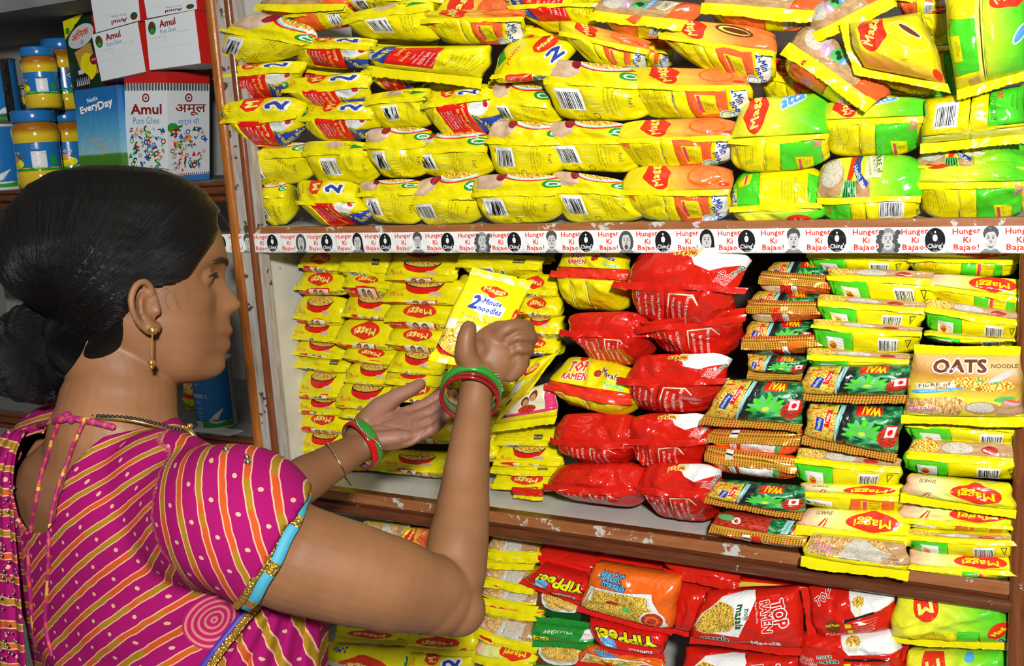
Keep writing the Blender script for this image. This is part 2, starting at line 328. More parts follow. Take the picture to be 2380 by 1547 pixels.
def pack(art, q, y=0.0, f=.4, fin='yellow', fh=.013, depth=.085, wedge=.03, style='stack', label='', group=None, cat='noodle packet', name='noodle_packet',
         seed=None, T=.02, fins='b', pinch=.3, fdir=(.25, 1.0), cr=9, amp=.0022, world=None, flip=False, tilt=0.0, finsame=None, ear=.015, grow=1.1, fwav=.003):
    """one bag: q = its outline (four corners of the photo) carried to its own place in the room at depth y"""
    NPACK[0] += 1; rng = np.random.default_rng(seed if seed is not None else 1000 + NPACK[0]); A = ARTS[art]
    ys = y if isinstance(y, (tuple, list)) else (y,) * 4
    Q = np.array([W(px, py, yy) for (px, py), yy in zip(q, ys)]) if world is None else np.array(world)
    org = Q.mean(0); U = A.V[:, 0].copy(); Vv = A.V[:, 1].copy(); V0 = A.V.copy()
    if flip: U = 1 - U; Vv = 1 - Vv
    out = np.cross(Q[1] - Q[0], Q[3] - Q[0]); out /= np.linalg.norm(out)
    if out.dot(CAM - org) < 0: out = -out
    ex = Q[1] + Q[2] - Q[0] - Q[3]; wd_ = np.linalg.norm(ex) / 2; ex /= np.linalg.norm(ex); dn = Q[2] + Q[3] - Q[0] - Q[1]; hg = np.linalg.norm(dn) / 2; dn = dn / np.linalg.norm(dn)
    back = -out
    root_name = obj(name, None, loc=org, label=label, category=cat)
    if group: root_name['group'] = group
    ph = rng.uniform(0, 6.28, 6)
    def side(b): return .012 * np.sin(b * 5 + ph[0]) + .008 * np.sin(b * 11 + ph[1])
    if style == 'stack':
        b = np.where(Vv >= .5, (1 - Vv) * 2 * f, f + (.5 - Vv) * 2 * (1 - f))
        edge = np.abs(2 * U - 1)
        pin = pinch * edge ** 5
        bb = f + (b - f) * (1 - pin) + .02 * np.sin(U * 6 + ph[2]) * np.abs(b - f)
        aa = U + side(b) * (2 * U - 1) - (2 * U - 1) * .03 * np.abs(b - f)
        bb = .5 + (bb - .5) * grow; aa = .5 + (aa - .5) * (1 + (grow - 1) * .5)
        pos = bil(Q, aa, bb)
        dd = wedge * (np.abs(b - f) / max(f, 1 - f)) ** 1.7 + wedge * .45 * edge ** 5
        belly = .006 * np.sin(np.pi * U) * np.sin(np.pi * np.clip((b - f) / (1 - f), 0, 1)) + .004 * np.sin(np.pi * U) * np.sin(np.pi * np.clip(b / f, 0, 1))
        h = creases(rng, U, b, cr, amp, f) + belly * 1.0 + .0012 * np.sin(U * 9 + ph[3]) * np.sin(b * 8 + ph[4])
        h = h + crumple(rng, U, b, 9, amp * 5.5)
        nearfin = np.minimum(1, np.abs(b - f) * 8)
        h *= (.35 + .65 * nearfin)
        pos = pos + back * dd[:, None] + out * h[:, None]
        rings = [(back * depth * .35, .84), (back * depth, .45)]
        nV, nT, nm, nuv = closed(pos, A.T, A.mi, V0, A.loop, rings)
        ff = lambda a: bil(Q, -ear + a * (1 + 2 * ear), .5 + (f - .5) * grow + .015 * np.sin(a * 6 + ph[2])) + out[None] * (.001 + 0 * a[:, None]) - out[None] * (wedge * .2 * np.abs(2 * a - 1) ** 5)[:, None]
        dv = dn * fdir[1] + out * fdir[0]; dv /= np.linalg.norm(dv); nr = np.cross(ex, dv); nr /= np.linalg.norm(nr)
        if nr.dot(out) < 0: nr = -nr
        build_fin('crimped_seal', root_name, org, rng, ff, dv, nr, fh, fin, wav=fwav)
    else:
        fa = fh / hg; fw = fh / wd_
        e0 = fa if 't' in fins else 0; e1 = fa if 'b' in fins else 0; l0 = fw if 'l' in fins else 0; l1 = fw if 'r' in fins else 0
        b = 1 - Vv; su = np.abs(2 * U - 1); sv = np.abs(2 * b - 1)
        pu, pv = (4, 3) if ('t' in fins or 'b' in fins) else (3, 4)
        bulge = (np.clip(1 - su ** pu, 0, 1)) ** .5 * (np.clip(1 - sv ** pv, 0, 1)) ** .6
        aa = l0 + U * (1 - l0 - l1); bb = e0 + b * (1 - e0 - e1)
        aa = aa + (.035 * (1 - sv ** 2) - .015) * -(2 * U - 1) * (1 if pu == 4 else .4) * -1 * .5 + side(b) * (2 * U - 1)
        h = T * bulge + (creases(rng, U, b, cr, amp) + crumple(rng, U, b, 11, amp * 5)) * (.3 + bulge)
        pos = bil(Q, aa, bb) + out * h[:, None]
        rings = [(back * T * .7, .96), (back * T * 1.1, .7)]
        nV, nT, nm, nuv = closed(pos, A.T, A.mi, V0, A.loop, rings)
        for c in fins:
            if c == 't': rf = lambda a: bil(Q, -.005 + a * 1.01, np.full(len(a), e0)); dv = -dn
            if c == 'b': rf = lambda a: bil(Q, -.005 + a * 1.01, np.full(len(a), 1 - e1)); dv = dn
            if c == 'l': rf = lambda a: bil(Q, np.full(len(a), l0), a); dv = -ex
            if c == 'r': rf = lambda a: bil(Q, np.full(len(a), 1 - l1), a); dv = ex
            build_fin('crimped_seal', root_name, org, rng, rf, (dv + out * .15) / 1.011, out, fh, fin, wav=.0015)
    obj('wrapper', rawmesh('wrapper', nV - org, nT, nm, A.names, nuv), root_name)
    return root_name
def quad(x0, y0, x1, y1): return [(x0, y0), (x1, y0), (x1, y1), (x0, y1)]
# ------------------------------------------------------------------ the printed designs
def maggi_logo(a, cx, cy, w, rot=0, txt='Maggi', m='mred', tm='lyellow'):
    """red lens-shaped badge with the yellow name"""
    r = math.radians(rot); P_ = []
    for i in range(36):
        t = i / 36 * 2 * math.pi; x = math.cos(t) * .5; y = math.sin(t) * .22 * (1 + .35 * math.exp(-(x / .12) ** 2))
        x *= w; y *= w * 1.15; P_.append((cx + x * math.cos(r) - y * math.sin(r), cy + x * math.sin(r) + y * math.cos(r)))
    a.poly(P_, m); a.text(txt, cx, cy, w * .25, tm, rot, w=w * .72, sh=.0, off=.025); return a
def two_min(a, cx, cy, w, rot=0):
    r = math.radians(rot); c, s = math.cos(r), math.sin(r)
    def p(x, y): return (cx + (x * c - y * s) * w, cy + (x * s + y * c) * w)
    a.poly([p(-.52, -.12), p(-.3, -.28), p(.5, -.3), p(.56, .0), p(.3, .14), p(.1, .2), p(-.3, .26), p(-.55, .2)], 'white')
    a.text('2', *p(-.40, .0), w * .40, 'blue', rot, off=.04, sh=.2); a.text('-Minute', *p(.07, .08), w * .16, 'blue', rot, w=w * .66, off=.03, sh=.15)
    a.text('noodles', *p(.12, -.15), w * .17, 'blue', rot, w=w * .72, off=.03, sh=.15); return a
def bowl(a, cx, cy, w, h, top=True):
    """red bowl of noodles with a dark rim; centre of the rim"""
    a.ell(cx, cy, w / 2, h, 'red', 22, a0=180, a1=360)
    a.ell(cx, cy, w * .5, h * .36, 'black', 22); a.ell(cx, cy + h * .03, w * .47, h * .33, 'noodleg', 22)
    if top: a.ell(cx, cy + h * .1, w * .42, h * .52, 'noodleg', 20, a0=0, a1=180)
    for k in range(5): a.ell(cx + (k - 2) * w * .15, cy + h * (.05 + .13 * (k % 2)), w * .025, w * .02, ['leaf', 'orange', 'redfood'][k % 3], 6)
    return a
def fingers(a, x, y, s, m='hand'):
    for k in range(4): a.ell(x + k * s * .42, y + (k % 2) * s * .1, s * .42, s * .3, m, 12, rot=-20)
    return a
TXT = ['INGREDIENTS', 'NOODLES Maggi', 'Wheat flour, Edible', 'Salt, Wheat gluten', 'Masala TASTEMAKER', 'Mixed spices (7.2%)', 'Sugar, Edible starch', 'Salt, Acidity regulator']
def A_(k, art): ARTS[k] = art.build()

# upper shelf: back with bar code, hand and bowl on the top side
a = Art(1.45, 'yellow', 30, 26)
a.poly([(.08, .62), (.42, .56), (.62, .7), (.66, 1.02), (.12, 1.02)], 'hand').ell(1.0, 1.04, .46, .26, 'red', 24).ell(1.0, 1.05, .42, .235, 'aqua', 24).ell(1.0, 1.06, .395, .215, 'white', 24).ell(1.0, 1.07, .37, .2, 'noodle', 24)
a.ell(.56, .93, .09, .13, 'wine', 10).ell(1.36, .72, .17, .13, 'green', 16, rot=30).ell(1.36, .72, .11, .075, 'white', 12, rot=30).ell(1.36, .72, .07, .045, 'green', 10, rot=30)
a.bars(.2, .12, .58, .4, seed=3).micro(['NEW DELHI 110001', 'AND BHUTAN ONLY', 'noodle cakes &', 'single container'], .92, .28, .03, .055, rot=78)
a.text('280g', 1.25, .22, .07, 'ink', 80).text('>KE<', .5, .045, .05, 'ink').ell(.7, .06, .05, .04, 'ink', 12).ell(.7, .06, .04, .03, 'yellow', 12)
for k in range(8): a.rect(.66, .1 + .045 * k, .84, .108 + .045 * k, 'lyellow')
A_('bar', a)
a = Art(1.45, 'yellow', 30, 26)
a.ell(.15, 1.0, .3, .22, 'g_orange', 16).text('Taste', 1.15, .8, .1, 'green', -10, off=.03).ell(.8, .8, .2, .16, 'hand', 14)
a.bars(.45, .14, .8, .4, seed=5).micro(TXT[:4], 1.0, .28, .03, .05, rot=90).text('280g', 1.32, .22, .06, 'ink', 85)
a.poly([(1.1, .62), (1.4, .7), (1.2, .85)], 'green')
A_('bar2', a)
# upper shelf: back with red panel
def redpanel(a, rot=-80):
    a.poly([(.42, .04), (1.0, .0), (.94, .44), (.36, .46)], 'red')
    a.text('Yummy', .86, .3, .08, 'lyellow', rot, off=.015, sh=.3).text('In hungry', .78, .2, .08, 'lyellow', rot, off=.01, sh=.3).rect(.74, .1, .745, .36, 'lyellow')
    for i, t in enumerate(['I make', 'Palamrity & favourite', 'MAGGI Masala', 'Noodles by adding', 'Paneer & Capsicum!']):
        a.text(t, .70 - .065 * i, .23, .05 if i == 2 else .036, 'white', rot, w=.24 if i else .12, off=.01)
    a.poly([(1.0, .0), (1.45, -.02), (1.45, .14), (1.12, .2), (1.0, .3)], 'blue').text('Taste Bhi', 1.1, .17, .06, 'yellow', -55, w=.3, off=.02).text('Health Bhi', 1.28, .06, .07, 'yellow', 5, w=.32, off=.02)
    a.ell(1.15, .36, .2, .12, 'white', 16, rot=10).ell(1.28, .38, .045, .05, 'red', 10).ell(1.28, .43, .03, .02, 'green', 8).micro(['Goodness of Protein', 'Iron, Calcium'], 1.08, .38, .02, .03, rot=5)
    a.micro(TXT[:6], .1, .25, .028, .045, rot=85)
a = Art(1.45, 'yellow', 30, 26); redpanel(a)
a.poly([(.5, 1.02), (.8, 1.02), (.78, .78), (.7, .68), (.58, .66), (.5, .8)], 'mred').text('M', .66, .85, .16, 'lyellow', 100, off=.05)
a.text('2', 1.05, .8, .3, 'blue', 80, w=.2, off=.06, ol='white', olw=.07).text('Mum', .3, .8, .07, 'red', 95, off=.0, sh=.2).text('hungry', .22, .7, .07, 'red', 80, off=.0, sh=.2)
a.ell(.06, .75, .12, .2, 'green', 14).ell(.06, .78, .07, .09, 'white', 10)
A_('red', a)
a = Art(1.45, 'yellow', 30, 26); redpanel(a, 70)
a.ell(.9, .9, .2, .14, 'mred', 16).text('Magg', .9, .9, .1, 'lyellow', 60, off=.04).text('2', 1.2, .75, .24, 'blue', 60, w=.18, off=.05, ol='white', olw=.06).text('Mum', .4, .75, .09, 'red', 75).poly([(.08, .6), (.3, .72), (.1, .9)], 'green')
A_('red2', a)
# the big front one lying with its panel upright
a = Art(1.9, 'yellow', 36, 22)
a.poly([(0.28, .2), (.5, .9), (1.3, .92), (1.15, .15)], 'red').poly([(.08, .3), (.3, .18), (.52, .92), (.4, 1.0), (.3, .95)], 'blue').text('Taste Bhi', .32, .6, .1, 'yellow', 70, w=.5, off=.03)
a.text('Yummy', .62, .72, .12, 'lyellow', 72, off=.0, sh=.3, w=.34).text('In hungry', .72, .55, .1, 'lyellow', 72, sh=.3, w=.4)
for i, t in enumerate(['I make', 'Palamrity & favourite', 'MAGGI Masala', 'Noodles by adding', 'Paneer & Capsicum!']): a.text(t, .84 + .09 * i, .55 - .02 * i, .075 if i == 2 else .05, 'white', 70, w=.5 if i else .2, off=.012)
a.micro(TXT, 1.42, .5, .045, .06, rot=72).ell(.06, .5, .1, .16, 'white', 12).text('2', .1, .75, .2, 'blue', 20, off=.05)
A_('redbig', a)
# orange 2-minute type
def orangeback(a):
    a.poly([(0, .5), (.16, .5), (.2, .3), (.08, .36), (0, .4)], 'salmon').micro(TXT, .26, .25, .026, .04, rot=96).micro(TXT[2:6], .2, .12, .024, .04, rot=96)
    a.rect(.62, .02, .63, .5, 'lgrey').poly([(.78, .46), (1.28, .44), (1.25, .0), (.82, .0)], 'salmon').poly([(.9, .36), (1.14, .34), (1.14, .08), (.92, .06)], 'yellow').poly([(.92, .34), (.96, .34), (.97, .1), (.93, .1)], 'pink')
    a.micro(['Nutritional', 'Information', 'Energy', 'Protein', 'Fat'], 1.0, .21, .022, .03, rot=95).text('Nestle', .85, .22, .02, 'wine', 90)
    a.ell(1.22, .04, .1, .08, 'white', 12).ell(1.22, .04, .085, .065, 'lblue', 12).ell(1.22, .04, .07, .05, 'white', 12)
    a.rect(1.32, .0, 1.5, .44, 'white').text('2-Min', 1.4, .3, .09, 'blue', -75, w=.25, off=.04).text('nood', 1.36, .12, .09, 'blue', -75, w=.22, off=.04)
a = Art(1.55, 'yellow', 32, 26)
a.rect(-.1, .5, 1.7, 1.1, 'g_orange'); orangeback(a); maggi_logo(a, .55, .82, .62, 105)
a.ell(1.2, .78, .22, .2, 'orange', 18).ell(1.2, .8, .19, .16, 'g_orange', 18).ell(1.45, .62, .07, .05, 'mred', 8)
A_('orange', a)
a = Art(1.55, 'yellow', 32, 26)
a.rect(-.1, .5, 1.7, 1.1, 'g_orange'); orangeback(a); maggi_logo(a, .5, .84, .66, 103)
a.ell(1.05, .85, .24, .12, 'brown', 18, rot=-15).ell(1.05, .85, .2, .08, 'lyellow', 18, rot=-15).ell(1.07, .85, .17, .055, 'brown', 18, rot=-15)
A_('orange2', a)
# green wholewheat type
def attaback(a):
    a.micro(TXT, .12, .25, .028, .042, rot=96).rect(.58, .0, .6, .5, 'lyellow').rect(.82, .0, 1.42, .42, 'bgreen').poly([(1.06, .2), (1.3, .16), (1.3, -.02), (1.08, -.02)], 'yellow').rect(1.1, .0, 1.14, .16, 'pink').micro(['Nutritional', 'Energy', 'Fat'], 1.18, .09, .022, .035, rot=96)
    a.poly([(1.3, .5), (1.42, .5), (1.42, .3), (1.32, .3)], 'sack')
a = Art(1.5, 'yellow', 30, 26)
a.rect(-.1, .52, 1.7, 1.1, 'g_lime'); attaback(a); maggi_logo(a, .36, .84, .6, 108)
a.ell(.9, .95, .16, .1, 'aqua', 14).text('atta', .9, .95, .12, 'lblue', 20, off=.06, ol='white')
A_('atta', a)
a = Art(1.5, 'yellow', 30, 26)
a.rect(-.1, .52, 1.7, 1.1, 'g_lime'); attaback(a); a.ell(.3, .98, .18, .12, 'mred', 20, rot=5)
a.text('TASTEMAKER', 1.2, .62, .035, 'green')
A_('atta2', a)
a = Art(1.5, 'yellow', 30, 26)      # upside down one: green panel on the left, small print to the right
a.rect(-.1, .0, 1.7, .26, 'g_lime').ell(1.1, .05, .2, .16, 'mred', 18).text('M', 1.1, .03, .12, 'lyellow', 180, off=.05).rect(-.1, .26, 1.6, .5, 'yellow').rect(.12, .36, .52, 1.0, 'bgreen').rect(-.02, .8, .12, 1.0, 'bgreen').poly([(.1, .9), (.4, .94), (.38, .8), (.18, .78)], 'yellow').rect(.28, .8, .32, .93, 'pink')
a.micro(TXT, .9, .68, .028, .05, rot=85).rect(1.3, .45, 1.5, .9, 'bgreen').rect(1.3, .4, 1.5, .47, 'yellow').text('2-N', .04, .65, .1, 'blue', 100, off=.05, ol='white').rect(-.05, .26, 1.6, .3, 'lyellow')
A_('attaup', a)
a = Art(1.55, 'yellow', 32, 26)     # front with sack of flour above, green end with bar code under the seal
a.rect(-.1, .5, 1.7, 1.1, 'g_lime').ell(.22, .72, .22, .3, 'sack', 18).ell(.24, .82, .17, .19, 'grain', 18).poly([(.52, 1.02), (.64, 1.02), (.52, .62), (.47, .64)], 'mred').poly([(.4, .5), (.6, .5), (.62, .7), (.45, .72)], 'leaf').rect(.62, .5, .82, .72, 'sack')
for k in range(5): a.poly([(.42 + .04 * k, .5), (.45 + .04 * k, .5), (.47 + .03 * k, .7), (.46 + .03 * k, .7)], 'dgreen')
a.poly([(.6, 1.02), (.68, 1.02), (.66, .92), (.68, .8), (.8, .68), (.78, .62), (.62, .74), (.56, .86)], 'blue').text('Health Bhi', .66, .76, .06, 'white', -58, w=.3, off=.02)
a.rect(.74, .74, .98, 1.02, 'cream').text('FIBRE of', .92, .92, .07, 'dgreen', -72, w=.26, off=.02).text('3 ROTIS', .86, .9, .05, 'dgreen', -72, w=.2).text('REAL VEGETABLES', .79, .88, .035, 'dgreen', -72, w=.24)
a.rect(0, 0, .5, .5, 'bgreen').rect(.5, 0, 1.5, .5, 'yellow').rect(.74, 0, .76, .5, 'lyellow').bars(.95, .08, 1.32, .44, seed=8).text('Issat', .12, .22, .08, 'mred', 88, off=.02, sh=.3).text('0120110000168', .25, .26, .06, 'black', 90, w=.42)
A_('attab', a)
a = Art(1.3, 'yellow', 28, 28)      # big one: bar code left, green with the batch number right
a.bars(.18, .3, .48, .85, seed=9, vert=True).rect(.62, 0, .64, 1, 'lyellow').rect(.85, .24, 1.3, 1.02, 'bgreen').text('Issat', 1.0, .9, .1, 'mred', -88, off=.02, sh=.3).text('012011000168', .92, .6, .08, 'black', -88, w=.5).micro(['prepared with TASTEMAKER', 'VEGETARIAN'], 1.2, .7, .03, .05, 'dgreen', -88).rect(0, 0, 1.3, .16, 'lyellow')
A_('attabig', a)
# oats type
a = Art(2.2, 'salmon', 34, 24)
a.rect(0, .5, 2.3, 1.1, 'sack').ell(.45, .85, .25, .22, 'grain', 16).ell(.75, .78, .13, .12, 'lilac', 14, rot=30).ell(.78, .75, .03, .1, 'white', 8, rot=30).ell(.98, .82, .15, .14, 'leaf', 12).ell(.95, .85, .06, .05, 'dgreen', 8).ell(1.03, .8, .05, .06, 'dgreen', 8)
a.poly([(1.1, 1.0), (1.25, .98), (1.2, .7), (1.08, .72)], 'lblue').text('Health Bhi', 1.16, .85, .07, 'white', -80, w=.25, off=.02).poly([(1.3, 1.0), (1.62, .96), (1.56, .7), (1.34, .74)], 'cream').text('OATS', 1.46, .85, .09, 'brown', -75, w=.2, off=.03).rect(1.65, .5, 2.3, 1.1, 'salmon').text('Goodness of real vegetable', .15, .78, .03, 'dgreen', 95, w=.35)
a.rect(0, 0, .25, .5, 'yellow').rect(1.2, 0, 1.6, .5, 'yellow').bars(1.6, 0.05, 2.0, .46, seed=4).rect(2.0, 0, 2.3, .5, 'yellow').text('2920', .5, .3, .09, 'black', 80)
A_('oats', a)
a = Art(1.5, 'g_oface', 30, 28)
maggi_logo(a, .5, .78, .85, 70).ell(1.12, .66, .34, .22, 'lyellow', 22, rot=-25).ell(1.12, .66, .32, .2, 'g_oface', 22, rot=-25).ell(1.2, .74, .2, .06, 'white', 16, rot=-35).ell(1.2, .74, .18, .045, 'brown', 16, rot=-35).ell(1.42, .1, .07, .09, 'mred', 12).text('Veg Masala', .95, .28, .03, 'brown', 10)
A_('oface', a)
a = Art(1.5, 'g_orange', 30, 28)
maggi_logo(a, .5, .72, .75, 78).ell(1.1, .6, .3, .2, 'salmon', 18, rot=-15)
A_('otop', a)
a = Art(.8, 'g_lime', 22, 34)
maggi_logo(a, .63, .88, .42, 28); a.rect(-.1, -.1, .34, 1.1, 'yellow').micro(TXT, .12, .88, .025, .035, rot=180).rect(.02, .12, .3, .66, 'bgreen').rect(.3, .0, .37, 1.1, 'lyellow').rect(.05, .25, .14, .5, 'yellow').micro(['Nutritional', 'Energy'], .1, .38, .02, .025, rot=90).ell(.72, .45, .05, .14, 'white', 14, rot=-25).ell(.72, .45, .035, .12, 'lblue', 14, rot=-25).poly([(.16, .0), (.28, .0), (.28, .08), (.16, .06)], 'sack')
A_('limetall', a)

# middle shelf, single masala packets
def mback(a, k=0):
    if k == 0: a.rect(-.1, .0, 2.4, .44, 'red').rect(.7, .05, 1.5, .38, 'cream').ell(1.0, .22, .09, .15, 'brown', 12).ell(1.0, .2, .06, .1, 'skinp', 10).ell(1.25, .2, .09, .14, 'brown', 12).ell(1.25, .18, .06, .1, 'skinp', 10).text('Yummy in hungry', .33, .22, .12, 'lyellow', 5, w=.5).rect(1.55, 0, 2.4, .44, 'yellow').text('Taste Bhi', 1.85, .2, .14, 'blue', 0, w=.5, off=.03)
    if k == 1: a.bars(.5, .05, 1.0, .4, seed=3).ell(1.25, .2, .07, .12, 'white', 10).ell(1.25, .2, .045, .08, 'green', 10).micro(['Net Weight', 'Best before'], 1.7, .28, .06, .12)
for nm, k in (('mlogo', 0), ('mlogo2', 1)):
    a = Art(2.2, 'yellow', 34, 22); mback(a, k)
    P_ = [(1.1 + math.cos(t) * .52, .74 + math.sin(t) * .18 * (1 + .25 * math.exp(-(math.cos(t) / .25) ** 2))) for t in np.linspace(0, 2 * math.pi, 30, endpoint=False)]
    a.poly(P_, 'mred').text('Maggi', 1.1, .74, .2, 'lyellow', 180, w=.72, off=.03); A_(nm, a)
for nm, k in (('mbowl', 0), ('mbowl2', 1)):
    a = Art(2.2, 'yellow', 34, 22); mback(a, k)
    a.ell(1.12, .88, .56, .27, 'red', 24, a0=180, a1=360).ell(1.12, .88, .58, .12, 'black', 24).ell(1.12, .9, .55, .12, 'noodleg', 24); fingers(a, 1.38, .61, .17, 'hand'); a.text('Masala', .42, .62, .12, 'mred', 0, w=.42, sh=.2); A_(nm, a)
a = Art(2.2, 'yellow', 34, 22); mback(a, 1); a.micro(['Net Weight 70 g', 'Best before 8 months'], .8, .8, .06, .1).rect(1.5, .6, 1.8, .8, 'ink').text('Nestle', 1.65, .7, .07, 'white'); A_('mplain', a)
# kids photograph pack, long narrow
a = Art(1.6, 'cream', 28, 24); a.rect(0, 0, 1.6, .2, 'yellow').rect(0, .2, 1.6, .3, 'pink').rect(0, .3, .3, 1, 'white').poly([(.0, .2), (.35, .2), (.2, .42)], 'blue').rect(1.35, .2, 1.6, 1, 'pink').ell(.75, .62, .13, .15, 'brown', 14).ell(.77, .58, .09, .11, 'skinp', 12).ell(1.0, .75, .13, .15, 'brown', 14).ell(1.0, .7, .09, .11, 'skinp', 12).ell(.85, .38, .25, .12, 'redfood', 14); A_('kids', a)
a = Art(.55, 'yellow', 16, 40); a.rect(.15, .05, .42, .3, 'yellow').micro(TXT, .15, .6, .03, .04, rot=70).rect(.08, .42, .3, .62, 'white').text('Goodness', .2, .52, .03, 'dgrey', 70).bowl = None; a.ell(.28, .8, .14, .1, 'red', 14).ell(.28, .82, .12, .07, 'noodleg', 14).ell(.2, .25, .06, .05, 'brown', 10); A_('mside', a)
# the held packet, whole front
a = Art(.84, 'yellow', 30, 36)
a.rect(-.1, -.1, 1, .2, 'yellow')
P_ = [(.42 + math.cos(t) * .19, .845 + math.sin(t) * .055 * (1 + (.9 if math.sin(t) < 0 else .35) * math.exp(-(math.cos(t) / .22) ** 2))) for t in np.linspace(0, 2 * math.pi, 36, endpoint=False)]
a.poly(P_, 'mred').text('Maggi', .42, .848, .075, 'lyellow', 0, w=.29, off=.03, res=2); two_min(a, .42, .665, .42, 0)
a.text('Yummy in hungry', .38, .47, .055, 'mred', -4, w=.46, sh=.35, res=2)
a.ell(.30, .22, .3, .27, 'white', 26, a0=180, a1=360) if 0 else None
a.ell(.30, .16, .34, .2, 'red', 28, a0=180, a1=360).ell(.30, .2, .35, .2, 'black', 30).ell(.30, .205, .335, .19, 'noodleg', 30)
for k in range(9): a.ell(.16 + .045 * k, .22 + .05 * math.sin(k * 2.3), .022, .015, ['mred', 'leaf', 'orange'][k % 3], 8, rot=k * 40)
a.poly([(.02, .30), (.14, .30), (.14, .42), (.02, .42)], 'cream').text('Taste', .08, .38, .02, 'mred').text('Bhi', .08, .35, .02, 'mred').text('Masala', .18, .03, .04, 'mred', 0, w=.17, sh=.3).ell(.8, .62, .035, .1, 'mred', 14).text('Maggi', .8, .62, .03, 'lyellow', 80, off=.03)
fingers(a, .6, .08, .12, 'hand'); A_('mface', a)

# red and yellow super noodles
def rlines(a, x0=.2, n=7, w=.035):
    for k in range(n):
        a.text(['Wheat Flour, Oil', 'Maida, Starch, Sugar', 'REFER MSG BOX', 'NUTRITION FACTS', 'NET WEIGHT AT THE TIME', 'OF PACKING. BEST BEFORE', 'INGREDIENTS & CARE'][k % 7], x0 + .105 * k + (.12 if k > 3 else 0), .21 + .02 * math.sin(k), .04, 'lyellow' if 0 else 'white', 88, w=.36 - .05 * (k % 3), off=.015)
a = Art(1.5, 'rred', 32, 28); rlines(a)
for p in ([(.16, .08), (.17, .42), (.3, .44), (.3, .435), (.18, .41), (.17, .08)], [(.62, .03), (.66, .4), (1.0, .4), (1.12, .3), (1.11, .29), (.99, .385), (.68, .385), (.63, .03)]): a.poly(p, 'cream')
for k in range(4): a.rect(.58 + .03 * k, 0, .585 + .03 * k, .48, 'wine')
a.poly([(0.75, 1.02), (1.52, 1.02), (1.52, .86), (1.1, .7), (.9, .78)], 'white').ell(.85, .95, .12, .07, 'cream', 10)
for k in range(5): a.ell(.62 + .06 * k, .93 + .015 * (k % 2), .05, .035, 'noodleg', 10, rot=30 * k).ell(.62 + .06 * k, .93 + .015 * (k % 2), .02, .014, 'rred', 6, rot=30 * k)
a.text('TOP', 1.27, .62, .1, 'rred', 68, w=.17, off=.04, ol='white', olw=.05).text('RAMEN', 1.36, .6, .075, 'rred', 68, w=.2, off=.03, ol='white', olw=.04).text('masala', 1.42, .76, .07, 'dgreen', 62, w=.2, off=.03, ol='white', olw=.05)
A_('ramen', a)
a = Art(1.5, 'rred', 32, 28); rlines(a, .3)
for p in ([(.24, .08), (.25, .42), (.4, .46), (.4, .455), (.26, .41), (.25, .08)], [(.72, .03), (.76, .4), (1.1, .4), (1.22, .3), (1.21, .29), (1.09, .385), (.78, .385), (.73, .03)]): a.poly(p, 'cream')
A_('ramen2', a)
a = Art(1.35, 'yellow', 30, 28)
a.rect(-.1, .42, 1.5, .58, 'mred').text('TOP', .45, .88, .14, 'mred', 4, w=.3, off=.05, ol='white', olw=.06).text('RAMEN', .45, .73, .1, 'mred', 2, w=.38, off=.04, ol='white', olw=.06).poly([(.38, 1.02), (.55, 1.02), (.52, .97), (.46, .95), (.4, .97)], 'mred').text('Masala', 1.02, .85, .09, 'brown', -10, w=.32, off=.03, ol='white', olw=.04).text('Noodles', 1.1, .68, .08, 'bgreen', -10, w=.3, off=.03, ol='white', olw=.04)
a.rect(.35, 0, .65, .42, 'lyellow').rect(.38, 0, .62, .42, 'yellow').rect(0, .02, .28, .1, 'red').text('Ingredients', .14, .06, .04, 'white').ell(.8, .82, .06, .06, 'redfood', 8)
A_('rameny', a)
# checkered type: front
def plant(a, cx, cy, s, m='leaf'):
    for k in range(9):
        t = math.radians(-10 + 25 * k); x, y = cx + math.cos(t) * s * .5, cy + math.sin(t) * s * .38; a.ell(x, y, s * .5, s * .13, m if k % 2 else 'bgreen', 10, rot=math.degrees(t))
    a.ell(cx, cy, s * .35, s * .25, 'leaf', 12).ell(cx, cy, s * .18, s * .13, 'lime', 10)
a = Art(1.9, 'vegdark', 34, 22)
a.rect(-.1, 0, .7, 1, 'waifood').ell(.4, .62, .28, .22, 'noodle', 18, rot=20).poly([(.7, 0), (.86, 0), (.92, 1.02), (.62, 1.02)], 'black').poly([(.62, 0), (.7, 0), (.76, 1.02), (.66, 1.02)], 'aqua')
a.poly([(.22, .35), (.38, .32), (.42, .7), (.26, .74)], 'blue').text('Healthy', .32, .53, .09, 'white', 82, w=.32, off=.02).poly([(.42, .5), (.52, .48), (.55, .9), (.45, .92)], 'red').text('Tasty', .485, .7, .09, 'white', 82, w=.3, off=.02); plant(a, 1.2, .42, .42); a.ell(1.7, .4, .2, .25, 'redfood', 12).rect(1.62, .38, 1.84, .66, 'red').rect(1.64, .4, 1.82, .64, 'white').ell(1.73, .52, .05, .065, 'red', 12)
a.poly([(1.0, .82), (1.5, .86), (1.5, 1.02), (.98, 1.02)], 'red').text('WAI', 1.3, .93, .13, 'yellow', 175, off=.05)
A_('wai', a)
a = Art(2.0, 'orange', 34, 22)      # its back
a.rect(-.1, .5, 2.2, 1.1, 'checker').rect(0, 0, .7, .5, 'cream').rect(.62, 0, .95, .5, 'red').rect(.9, -.1, 1.08, .56, 'white').rect(.04, .28, .62, .46, 'brown').ell(.15, .38, .06, .08, 'skinp', 10).ell(.35, .38, .06, .08, 'skinp', 10).ell(.52, .38, .06, .08, 'skinp', 10)
for k in range(4): a.text('our noodles are', .18 + .3 * (k % 2), .2 - .1 * (k // 2), .05, 'ink', 0, w=.24)
